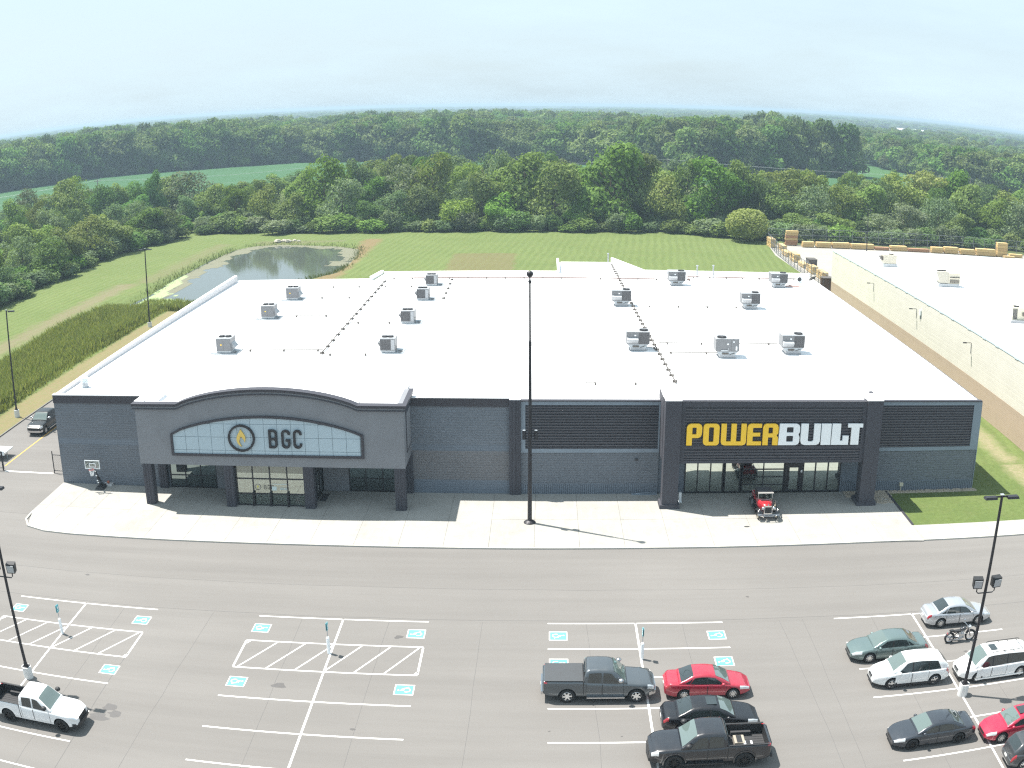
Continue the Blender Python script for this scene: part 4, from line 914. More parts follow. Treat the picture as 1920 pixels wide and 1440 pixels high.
q = MB(); q.box(-.5,.5,-.18,.18,.1,.85); q.box(-.6,.6,-.25,.25,0,.1); q.build('case', M['white'], t); q = MB(); q.tube([(-.1,-.182,.48),(-.1,-.21,.48)], .28, 16); q.build('fan_guard', M['fan'], t)
q = MB(); q.box(29.9+.9,33.6,131.0,131.8,z,z+.12); q.box(31.2,32.4,131.1,131.7,z+.12,z+.2); tag(q.build('roof_duct', plain('faded_red_board', (.52,.36,.32), .8)), 'low faded board and flat duct beside the rear right roof unit', 'duct')
# gas pipes on sleepers
def pipe(pts, label, r=.065, mat='gas', sup=3.3, zz=.16):
    t = thing('roof_pipe', label, 'pipe', (pts[0][0],pts[0][1],RZ), 0, 'pipes across the store roof'); ox, oy = pts[0][:2]
    P_ = [(p[0]-ox,p[1]-oy,(p[2] if len(p) > 2 else zz)) for p in pts]
    q = MB(); q.tube(P_, r, 6); q.build('pipe', M[mat], t)
    q = MB(); n_ = 0
    for a, b in zip(P_, P_[1:]):
        L_ = math.hypot(b[0]-a[0],b[1]-a[1]); k = 0.8
        while sup and k < L_:
            x, y = a[0]+(b[0]-a[0])*k/L_, a[1]+(b[1]-a[1])*k/L_; dx, dy = (.06,.17) if abs(b[0]-a[0]) > abs(b[1]-a[1]) else (.20,.06)
            q.box(x-dx,x+dx,y-dy,y+dy,.0,a[2]+.02); k += sup; n_ += 1
    if n_: q.build('pipe_sleepers', M['gas'], t, kind='stuff')
pipe([(-20.4,93.0),(-20.3,134.9)], 'long pipe with many sleepers running front to back between the two left rows', .06, 'gas', 2.6)
pipe([(10.75,83.3),(10.0,110),(9.4,147.8)], 'long pipe with close sleepers running front to back right of the roof centre', .06, 'gas', 1.9)
pipe([(-20.2,135.0),(4,134.95),(16.0,134.7)], 'thick rust brown pipe along the rear of the roof', .075, 'rust', 2.4, .2)
pipe([(18.6,134.2),(18.7,136.9,.2),(30,136.5,.2)], 'rust brown pipe behind the rear right units', .075, 'rust', 2.2, .2)
pipe([(30.0,136.4),(35.4,136.3),(35.6,137.4),(36.6,138.5)], 'bent grey pipe running to the rear right roof corner', .07, 'gas', 2.2, .25)
pipe([(-11.8,135),(-11.6,120.0)], 'short pipe at the right of the second row near the roof rear', .04)
for (x0, x1, y, lb) in ((-28.4,-20.5,94.75,'thin pipe to the front pale unit'),(-27.6,-20.4,110.9,'thin pipe to the middle pale unit'),(-27.0,-20.4,121.7,'thin pipe to the back pale unit'),(-20.3,-15.0,93.05,'thin pipe to the front coil unit'),(-20.1,-14.9,107.1,'thin pipe to the second coil unit'),(-27.1,-14.6,129.2,'thin pipe across to the rear coil unit'),
                        (10.9,22.4,116.4,'pipe from the long pipe to the unit by the ridge'),(10.85,22.4,98.0,'pipe passing behind the plain panelled unit'),(10.75,15.9,94.05,'pipe to the plain panelled unit'),(9.4,10.7,96.1,'short pipe stub by the front hooded unit'),(3.3,10.7,83.2,'short pipe nearest the front edge, centre right')):
    pipe([(x0,y),(x1,y)], lb, .042)
for (x, y, h, lb) in ((20.0,136.9,1.6,'left of two upright vent pipes behind the rear pipe run'),(22.1,136.6,1.7,'right of two upright vent pipes behind the rear pipe run'),(9.0,149.2,1.3,'vent pipe at the tip of the roof bump-out'),(-9.9,81.4,.5,'tiny vent stub behind the right end of the arch')):
    t = thing('vent_pipe', lb, 'vent pipe', (x,y,RZ)); q = MB(); q.tube([(0,0,0),(0,0,h)], .09 if h > 1 else .05, 10); q.build('pipe', M['hvac_lt'], t); q = MB(); q.tube([(0,0,h),(0,0,h+.12)], .16 if h > 1 else .07, 10); q.build('cap', M['galv'], t); q = MB(); q.tube([(0,0,0),(0,0,.1)], .2, 10); q.build('flashing', M['roof'], t)
t = thing('roof_vent', 'white tiered mushroom vent at the front left corner of the roof', 'roof vent', (-39.2,81.7,RZ))
q = MB(); q.tube([(0,0,0),(0,0,.12),(0,0,.5)], [.4,.3,.26], 14); q.build('stack', M['galv'], t)
for k in range(3): q = MB(); q.tube([(0,0,.5+.17*k),(0,0,.58+.17*k)], [.4-.03*k,.24], 14); q.build('cowl', M['white'], t)
# neighbouring roof
t = thing('rooftop_unit', 'beige box unit with dark hood near the rear of the neighbouring roof', 'rooftop unit', (50.3,147.4,NZ)); q = MB(); q.box(-1.1,1.1,-.1,1.6,0,.45); q.build('curb', M['galv'], t)
q = MB(); q.box(-1.05,1.05,0,1.5,.452,1.75); q.build('cabinet', M['beige'], t); q = MB(); louvred(q,-.95,.95,-.001,.6,1.6,11,.02); q.build('coil_guard', M['beige'], t); q = MB(); q.taper(-1.5,-1.052,.2,1.3,1.5,-1.2,-1.052,.2,1.3,.9); q.build('rain_hood', M['gas'], t); fan(t,.3,.7,1.75,.4)
t = thing('rooftop_unit', 'beige two part unit with slanted left end in the middle of the neighbouring roof', 'rooftop unit', (53.7,131.6,NZ)); q = MB(); q.box(-1.6,1.6,-.1,1.7,0,.4); q.build('curb', M['galv'], t)
q = MB(); q.box(-.1,1.7,0,1.6,.402,1.75); q.box(-.1,1.75,-.05,1.65,1.752,1.82); q.build('cabinet', M['beige'], t); q = MB(); q.prism_y([(-1.3,.45),(-.12,.45),(-.12,2.0),(-2.0,2.0)],0,1.5); q.build('slanted_hood', plain('dull_beige', (.50,.47,.39), .5), t)
q = MB(); louvred(q,.1,1.6,-.001,.5,1.0,9,.03); q.box(.1,1.6,-.14,-.002,1.25,1.32); q.build('coil_guard', M['gas'], t); fan(t,-1.3,.75,2.0,.35); fan(t,-.6,.75,2.0,.35)
t = thing('rooftop_unit', 'cream unit with dark louvred side at the right edge of the neighbouring roof', 'rooftop unit', (54.3,109.0,NZ)); q = MB(); q.box(-1.4,1.8,-.4,1.9,0,.3); q.build('curb', M['hvac_lt'], t)
q = MB(); q.box(-1.1,1.6,0,1.7,.302,1.7); q.build('cabinet', plain('cream_sheet', (.68,.64,.50), .5, 0, .05), t); q = MB(); louvred(q,-1.05,-.4,-.001,.4,1.6,7,.03); q.build('coil_guard', M['coil'], t); q = MB(); q.taper(.3,1.4,-.4,-.002,.8,.3,1.4,-.1,-.002,1.2); q.build('rain_hood', M['gas'], t); fan(t,-.3,.7,1.7,.4)
# ================================================================== LIGHT POLES
def flood(parent, x, y, z, rz):
    q = MB(); q.taper(-.26,.26,-.20,.16,-.26,-.28,.28,-.14,.22,.28); o = q.build('floodlight', M['plastic'], parent); o.location = (x,y,z); o.rotation_euler = (R(8),0,rz)
    q = MB(); q.box(-.22,.22,-.212,-.185,-.21,.22); q.build('lens', M['galv'], o)
def lot_pole(loc, label, h, zf, heads, base_h=.75):
    t = thing('lamp_post', label, 'lamp post', loc, 0, 'tall black lamp posts')
    q = MB(); q.tube([(0,0,0),(0,0,base_h)], .31, 20); q.build('concrete_base', plain('white_painted_base', (.66,.67,.66), .8), t)
    q = MB(); q.box(-.2,.2,-.2,.2,base_h,base_h+.05); q.tube([(0,0,base_h+.05),(0,0,base_h+.3)], [.15,.11], 10); q.build('base_plate', M['black'], t)
    q = MB(); q.tube([(0,0,base_h+.05),(0,0,h)], [.105,.075], 10); q.build('pole', M['black'], t)
    if zf:
        for s in (-1,1):
            q = MB(); q.tube([(0,0,zf),(s*.45,0,zf),(s*.56,0,zf+.1),(s*.56,0,zf+.36)], .035, 6); q.build('bracket', M['black'], t); flood(t, s*.58, 0, zf+.62, s*.15)
    for rz in heads:
        q = MB(); q.box(.07,.35,-.03,.03,h-.12,h-.04); q.taper(.33,1.05,-.20,.20,h-.18,.33,1.0,-.16,.16,h-.06); o = q.build('lamp_head', M['black'], t); o.rotation_euler = (0,0,rz)
        q = MB(); q.box(.45,.95,-.13,.13,h-.195,h-.182); q.build('lens', M['galv'], o)
    q = MB(); q.box(-.1,.1,-.1,.1,h,h+.05); q.build('cap', M['galv'], t)
    return t
lot_pole((-29.3,46.4,0), 'black lamp post with floodlights on white round base behind the white pickup', 11.9, 6.5, (0,math.pi))
lot_pole((23.25,46.3,0), 'black lamp post with floodlights on white round base beside the white minivan', 11.9, 6.4, (0,math.pi))
lot_pole((-55.8,97.3,0), 'black lamp post on white base on the verge by the parked black pickup', 11.6, 0, (0,), .8)
lot_pole((-56.7,142.5,0), 'black lamp post on the verge in front of the green pond algae', 11.4, 0, (0,math.pi), .7)
lot_pole((68.3,216.5,0), 'black lamp post in the storage yard behind the neighbouring roof', 10.0, 0, (0,), .7)
t = thing('flag_pole', 'very tall tapering black pole with ball top standing on the concrete apron', 'pole', (-1.0,72.3,PZ))
q = MB(); q.tube([(0,0,0),(0,0,.05),(0,0,.12),(0,0,.2)], [.44,.44,.36,.2], 20); q.build('base_collar', M['black'], t)
q = MB(); q.tube([(0,0,.1),(0,0,6.5),(0,0,13.4),(0,0,13.6),(0,0,17.6)], [.165,.13,.098,.072,.065], 12); q.build('pole', M['black'], t)
q = MB(); q.tube([(0,0,13.2),(0,0,13.5)], .115, 12); q.build('joint_collar', M['black'], t)
q = MB(); q.tube([(0,0,17.6),(0,0,17.75),(0,0,17.85),(0,0,18.05)], [.06,.14,.06,.05], 10); q.ball((0,0,18.28), .24, 12); q.build('finial', M['black'], t, True)
for s in (-1,1):
    q = MB(); q.tube([(0,0,6.75),(s*.34,0,6.75)], .03, 6); q.build('bracket', M['black'], t)
    q = MB(); q.tube([(s*.42,0,6.45),(s*.42,0,7.1)], .13, 10); o = q.build('floodlight', M['black'], t); q = MB(); q.tube([(s*.42,0,7.101),(s*.42,0,7.13)], .11, 10); q.build('lens', M['galv'], o)
# ================================================================== ACCESSIBLE BAY POSTS
for loc, lb in (((-29.35,52.2,0),'white bollard with accessible parking sign in the hatched bay left, nearest the frame edge'),((-12.14,52.36,0),'white bollard with accessible parking sign in the middle hatched bay'),((5.6,52.26,0),'white bollard with accessible parking sign behind the grey pickup')):
    t = thing('sign_post', lb, 'sign post', loc, 0, 'accessible parking sign posts')
    q = MB(); q.tube([(0,0,0),(0,0,1.02),(0,0,1.08)], [.10,.10,.06], 14); q.build('bollard', M['white'], t)
    q = MB(); q.tube([(0,0,1.05),(0,0,2.02)], .022, 6); q.build('pole', M['galv'], t)
    for s in (-1,1):
        q = MB(); q.box(s*.03-.006,s*.03+.006,-.155,.155,1.52,2.0); o = q.build('sign_plate', M['ada'], t)
        q = MB(); q.box(s*.038-.003,s*.038+.003,-.1,.1,1.62,1.66); q.tube([(s*.038-.003,.02,1.78),(s*.038+.003,.02,1.78)], .07, 12); q.box(s*.038-.003,s*.038+.003,-.05,.03,1.84,1.92); q.build('symbol', M['white'], o)
# ================================================================== BASKETBALL HOOP, BALL, GATE, TRAILER
t = thing('basketball_hoop', 'portable basketball hoop with clear backboard and black base against the left wall', 'basketball hoop', (-36.75,77.3,PZ))
q = MB(); q.taper(-.42,.42,-.45,.75,0,-.3,.3,-.3,.65,.2); q.build('base', M['plastic'], t)
q = MB(); q.tube([(-.02,-.1,.15),(-.1,-.25,1.2),(-.18,-.35,1.9),(-.25,-.45,2.3)], .07, 8); q.build('post', M['black'], t)
q = MB(); 
for k, z_ in enumerate((.55,.75,1.2,1.6)): q.box(-.13-.03*k,.01-.03*k,-.29-.05*k,-.27-.05*k,z_,z_+.1)
q.build('post_marking', M['white'], t)
q = MB(); q.tube([(-.05,.4,.2),(-.2,-.3,1.6)], .03, 6); q.tube([(.05,.4,.2),(-.16,-.3,1.6)], .03, 6); q.build('brace', M['black'], t)
q = MB(); bx0, bx1, by = -.98,.45,-.62
q.box(bx0,bx1,by-.02,by+.02,1.92,1.98); q.box(bx0,bx1,by-.02,by+.02,2.60,2.66); q.box(bx0,bx0+.06,by-.02,by+.02,1.981,2.599); q.box(bx1-.06,bx1,by-.02,by+.02,1.981,2.599)
for a in ((-.56,-.5),(.0,.06)): q.box(a[0],a[1],by-.024,by-.014,2.06,2.42)
q.box(-.499,-.001,by-.024,by-.014,2.36,2.42); q.box(-.499,-.001,by-.024,by-.014,2.06,2.12); q.build('backboard_frame', M['white'], t)
q = MB(); q.box(bx0+.05,bx1-.05,by-.008,by+.008,1.97,2.61); q.build('backboard', m_seeglass('acrylic', .12, (.55,.62,.64)), t)
ring = [(-.26+.225*math.cos(k*math.pi/8), by-.30+.225*math.sin(k*math.pi/8), 1.94) for k in range(17)]
q = MB(); q.tube(ring, .014, 6); q.box(-.34,-.18,by-.1,by-.02,1.9,1.96); q.build('rim', plain('orange_rim', (.55,.12,.08), .5), t)
q = MB()
for k in range(12):
    a, b = k*math.pi/6, (k+1.0)*math.pi/6; ca = (-.26,by-.30)
    for sgn in (1,-1): q.tube([(ca[0]+.22*math.cos(a),ca[1]+.22*math.sin(a),1.93),(ca[0]+.16*math.cos(a+sgn*.4),ca[1]+.16*math.sin(a+sgn*.4),1.65),(ca[0]+.11*math.cos(a),ca[1]+.11*math.sin(a),1.42)], .009, 4)
q.build('net', M['white'], t)
q = MB(); q.tube([(-.25,-.45,2.3),(-.25,by,2.3)], .05, 6); q.build('arm', M['black'], t)
t = thing('basketball', 'orange brown basketball lying behind the hoop base', 'ball', (-36.3,78.0,PZ+.32)); q = MB(); q.ball((0,0,0), .125, 12); q.build('ball_skin', plain('ball_orange', (.36,.10,.05), .7), t, True)
q = MB(); q.tube([(.126*math.cos(a),.126*math.sin(a),0) for a in [k*math.pi/8 for k in range(17)]], .004, 4); q.build('ball_seam', M['black'], t)
q = MB(); q.box(-36.75,-35.9,77.8,78.25,PZ,PZ+.19); tag(q.build('ballast_sack', plain('grey_sack', (.5,.5,.5), .8)), 'grey ballast sack on the hoop base by the wall', 'sack')
def chain_panel(mb, x0, y0, x1, y1, z0, z1, pitch=.22, r=.006):
    L_ = math.hypot(x1-x0,y1-y0); H_ = z1-z0; ux, uy = (x1-x0)/L_, (y1-y0)/L_; k = -H_
    while k < L_:
        for sgn in (1,-1):
            a, b = max(k, 0), min(k+H_, L_)
            if b-a < .05: continue
            za, zb = z0+(a-k), z0+(b-k)
            if sgn < 0: za, zb = z1-(a-k), z1-(b-k)
            p, q_ = (x0+ux*a,y0+uy*a,za), (x0+ux*b,y0+uy*b,zb); px_, py_ = -uy*r, ux*r
            mb.poly([(p[0],p[1],p[2]-r),(p[0]+px_,p[1]+py_,p[2]+r),(q_[0]+px_,q_[1]+py_,q_[2]+r),(q_[0],q_[1],q_[2]-r)])
        k += pitch
t = thing('gate', 'open black chain link gate leaf between the drive and the store corner', 'gate', (-43.0,80.7,0)); q = MB(); q.tube([(0,0,0),(0,0,2.05)], .05, 8); q.build('post', M['black'], t)
q = MB()
for zz in (.25,1.72): q.tube([(0,0,zz),(2.1,-.15,zz)], .03, 6)
q.tube([(2.05,-.15,.25),(2.05,-.15,1.72)], .03, 6); q.build('gate_frame', M['black'], t); q = MB(); chain_panel(q,0,0,2.05,-.15,.25,1.72); q.build('mesh', M['gas'], t)
t = thing('gate', 'folded black gate with post at the left end of the white stop line', 'gate', (-48.75,80.7,0)); q = MB(); q.tube([(0,0,0),(0,0,1.85)], .07, 8); q.build('post', M['black'], t)
q = MB(); q.tube([(.02,.1,.1),(.02,.1,1.75)], .05, 6); q.tube([(0,0,.25),(-3.4,-.3,.25)], .03, 6); q.tube([(0,0,1.72),(-3.4,-.3,1.72)], .03, 6); q.tube([(-1.7,-.15,.25),(-1.7,-.15,1.72)], .03, 6); q.build('gate_frame', M['black'], t); q = MB(); chain_panel(q,0,0,-3.4,-.3,.25,1.72); q.build('mesh', M['gas'], t)
t = thing('trailer', 'white slatted flat trailer at the left edge of the picture by the gate', 'trailer', (-51.2,84.2,0))
q = MB(); q.box(-2.4,1.25,-.9,1.1,.62,.74); q.build('deck_frame', M['white'], t)
for k in range(5): q = MB(); q.box(-2.35,1.3,-.85+.4*k,-.6+.4*k,.742,.80); q.build('slat', M['white'], t)
q = MB(); q.box(-2.4,1.3,-.98,-.9,.55,.98); q.build('side_rail', M['white'], t)
for y in (-.75,.95): q = MB(); q.tube([(-.5,y-.1,.33),(-.5,y+.1,.33)], .33, 14); q.build('wheel', M['rubber'], t)
q = MB(); q.box(1.0,1.1,0,.1,0,.62); q.box(-2.2,-2.1,0,.1,0,.62); q.build('stand', M['galv'], t)
# ================================================================== UTILITY POLES AND WIRES
def upole(loc, h, label):
    t = thing('utility_pole', label, 'utility pole', loc, 0, 'utility poles'); q = MB(); q.tube([(0,0,0),(0,0,h)], [.20,.14], 8); q.build('pole', M['pole_wood'], t)
    q = MB(); q.box(-1.1,1.1,-.07,.07,h-.75,h-.6); q.box(-.7,.7,-.07,.07,h-3.0,h-2.87); q.build('crossarm', M['pole_wood'], t)
    q = MB()
    for x in (-1.0,-.4,.4,1.0): q.tube([(x,0,h-.6),(x,0,h-.4)], .06, 6)
    q.build('insulators', M['galv'], t)
UP = [((-131.0,292,0),13.4,'weathered utility pole standing in the trees at far left'),((-62.0,318,0),13.4,'utility pole half hidden among trees behind the pond'),((-205,262,0),13,'utility pole hidden at the far left edge'),((40,345,0),13,'utility pole behind the tall trees'),((137,320,0),13,'utility pole among trees at far right')]
for p in UP: upole(*p)
order = [2,0,1,3,4]
for k, (x, dz) in enumerate(((-1.0,-.4),(1.0,-.4),(0.0,-2.7))):
    q = MB()
    for a, b in zip(order, order[1:]):
        A, B = UP[a], UP[b]; pts = []
        for i in range(13):
            tt = i/12; sag = 1.6*4*tt*(1-tt); pts.append((A[0][0]+(B[0][0]-A[0][0])*tt+x*.2, A[0][1]+(B[0][1]-A[0][1])*tt+x, A[1]+dz+(B[1]-A[1])*tt-sag))
        q.tube(pts, .014, 4)
    tag(q.build('power_line', M['galv']), ['upper front power line strung between the utility poles','upper rear power line strung between the utility poles','lower power line strung between the utility poles'][k], 'power line', 'power lines')
# ================================================================== STORAGE YARD: FENCE AND LUMBER
def fence(pts, label, h, pitch, rails):
    t = thing('fence', label, 'fence', (pts[0][0],pts[0][1],0)); ox, oy = pts[0]; fm = MB(); rm = MB(); mats = plain('fence_steel', (.16,.18,.20), .5, .3)
    for (a,b),(c,d) in zip(pts, pts[1:]):
        L_ = math.hypot(c-a,d-b); n_ = max(1, round(L_/pitch))
        for k in range(n_+1):
            if k == n_ and (c,d) != pts[-1]: continue
            x, y = a+(c-a)*k/n_-ox, b+(d-b)*k/n_-oy; q = MB(); q.tube([(x,y,0),(x,y,h)], .06, 6); q.build('post', mats, t)
        for z_ in rails: rm.tube([(a-ox,b-oy,z_),(c-ox,d-oy,z_)], .045, 5)
        chain_panel(fm, a-ox, b-oy, c-ox, d-oy, .05, h-.05, .45, .005)
    rm.build('rail', mats, t); fm.build('mesh', mats, t, kind='stuff')
fence([(49.6,231.2),(60,231.5),(82,231.2),(112,229.5),(150,226)], 'tall chain link fence with pale posts along the back of the storage yard', 3.6, 3.1, (3.58,2.2,.2))
fence([(49.6,231.2),(48.2,214),(47.7,200),(47.9,190),(47.9,166)], 'chain link fence running towards the store between lawn and storage yard', 2.6, 2.7, (2.58,1.4,.15))
wl = [M['wood'], M['wood_dark'], plain('lumber_tan', (.50,.36,.17), .8, 0, .2, 1.5)]; random.seed(31)
WM = {}
def lumber(x0, x1, y0, y1, z1, label, layers=None, mats=(0,2), bands=True):
    t = thing('lumber_stack', label, 'lumber stack', ((x0+x1)/2,(y0+y1)/2,.02), 0, 'stacks of lumber in the yard'); w_, d_ = (x1-x0)/2, (y1-y0)/2
    n_ = layers or max(1, round(z1/.62)); h = (z1-.1)/n_
    q = MB()
    for x in (-w_*.75,0,w_*.75): q.box(x-.06,x+.06,-d_,d_,0,.1)
    q.build('bearer', wl[2], t)
    for k in range(n_):
        sx = random.uniform(-.12,.12); rows = max(2, round(h/.16)); cols = max(3, round(2*d_/.3))
        q = MB()
        for r_ in range(rows):
            for c_ in range(cols):
                e = random.uniform(-.05,.05); za = .1+k*h+.04+(h-.04)*r_/rows
                q.box(-w_+sx+e,w_+sx+e,-d_+2*d_*c_/cols+.008,-d_+2*d_*(c_+1)/cols-.008,za+.006,za+(h-.04)/rows-.004)
        q.build('bundle', wl[mats[k % len(mats)]], t)
lb = 'lumber'
lumber(53.4,56.2,230.0,230.9,3.3,'tall brown and orange lumber stack by the fence corner',6,(1,1,2,1,2,0))
Y0 = 228.4
for (x0,x1,z1,n_,lab) in ((56.8,59.4,1.25,2,'short pale lumber stack first right of the tall brown stack'),(59.9,63.3,1.25,2,'pale lumber stack second right of the tall brown stack'),(63.6,67.6,1.3,2,'pale lumber stack third right of the tall brown stack'),(68.0,73.3,1.2,2,'long pale lumber stack left of the yard lamp post'),(73.7,77.0,.7,1,'low brown lumber stack just right of the yard lamp post'),(77.3,81.2,1.15,2,'two tier lumber stack between the two low brown ones'),(81.6,86.8,.75,1,'long low brown lumber stack without a second tier'),(87.2,90.1,1.35,2,'short two tier lumber stack right of the long low one'),(90.6,94.1,1.55,2,'highest two tier pale lumber stack in mid row'),(94.6,98.4,1.3,2,'two tier pale lumber stack second from the tall right stack'),(98.8,104.0,1.65,2,'long two tier lumber stack touching the tall right stack')):
    lumber(x0,x1,Y0-.9-(x0-56)*.055,Y0+.5-(x0-56)*.055,z1,lab,n_,(2,0) if n_ > 1 else (1,))
lumber(104.6,107.4,225.3,226.6,3.35,'tall pale lumber stack near the right end of the yard',5,(2,0,2,0,0)); lumber(105.6,108.6,223.2,224.3,.6,'small low lumber stack in front of the tall right stack',1,(2,)); lumber(108.6,112.2,226.0,227.2,.8,'low yellowish lumber stack right of the tall right stack',2,(0,0)); lumber(112.6,117,223.6,224.6,.5,'low grey lumber pile at the picture edge',1,(2,))
q0 = [(49.0,225.5,1.9,2),(50.2,219.5,1.3,2),(49.4,211.5,1.0,1),(49.4,204.0,1.7,3),(49.5,197.0,.8,1),(49.4,189.8,1.4,2),(49.5,182.5,1.5,2),(49.4,176.0,1.2,2)]
lab2 = ['lumber stack by the side fence, farthest back','lumber stack by the side fence, second from the back','low lumber stack by the side fence bend','high lumber stack midway along the side fence','low lumber stack before the dark crate by the side fence','lumber stack just in front of the dark crate','lumber stack by the side fence, second nearest the store','lumber stack by the side fence, nearest the store']
for (x,y,z1,n_), lab in zip(q0, lab2): lumber(x,x+1.1,y,y+4.6,z1,lab,n_,(0,2))
t = thing('storage_crate', 'dark tall covered crate by the side fence of the storage yard', 'crate', (50.4,194.6,.02)); q = MB(); q.box(-.8,.8,-1.3,1.3,0,2.2); q.build('crate_body', plain('dark_cover', (.10,.09,.10), .7), t); q = MB(); q.box(-.85,.85,-1.35,1.35,2.2,2.28); q.build('lid', M['gas'], t)
t = thing('storage_cage', 'dark open cage against the corner of the cream wall', 'cage', (45.9,165.6,.02)); q = MB()
for x in (-1,0,1):
    for y in (-.9,.9): q.tube([(x*1.1,y,0),(x*1.1,y,3.4)], .05, 6)
q.box(-1.15,1.15,-.95,.95,3.36,3.44); q.build('frame', M['gas'], t); q = MB(); q.box(-1.05,1.05,.6,.85,.1,3.2); q.build('contents', M['rust'], t)
q = MB(); q.box(83.0,91.0,205,207,.02,.3); tag(q.build('board_pile', plain('red_board', (.42,.28,.25), .8)), 'flat reddish board pile lying in the yard before the stacks', 'board pile')
# rocks at the pond head
random.seed(17)
for k, (x, y, r) in enumerate(((-60.6,235.6,.9),(-59.3,236.2,.7),(-58.0,235.4,.8),(-56.8,236.3,.55),(-55.6,235.4,.5))):
    q = MB(); q.ball((0,0,0), r, 8, 0, .6); o = q.build('rock', plain('pond_rock_%d' % k, (.42,.39,.33), .9, 0, .25, 2.5), None, loc=(x,y,.05))
    for v_ in o.data.vertices: v_.co *= random.uniform(.82,1.18)
    tag(o, ['leftmost pale rock in the heap at the pond head','large pale rock second from left at the pond head','middle pale rock in the heap at the pond head','small pale rock second from right at the pond head','rightmost small rock in the heap at the pond head'][k], 'rock', 'rocks at the head of the pond')
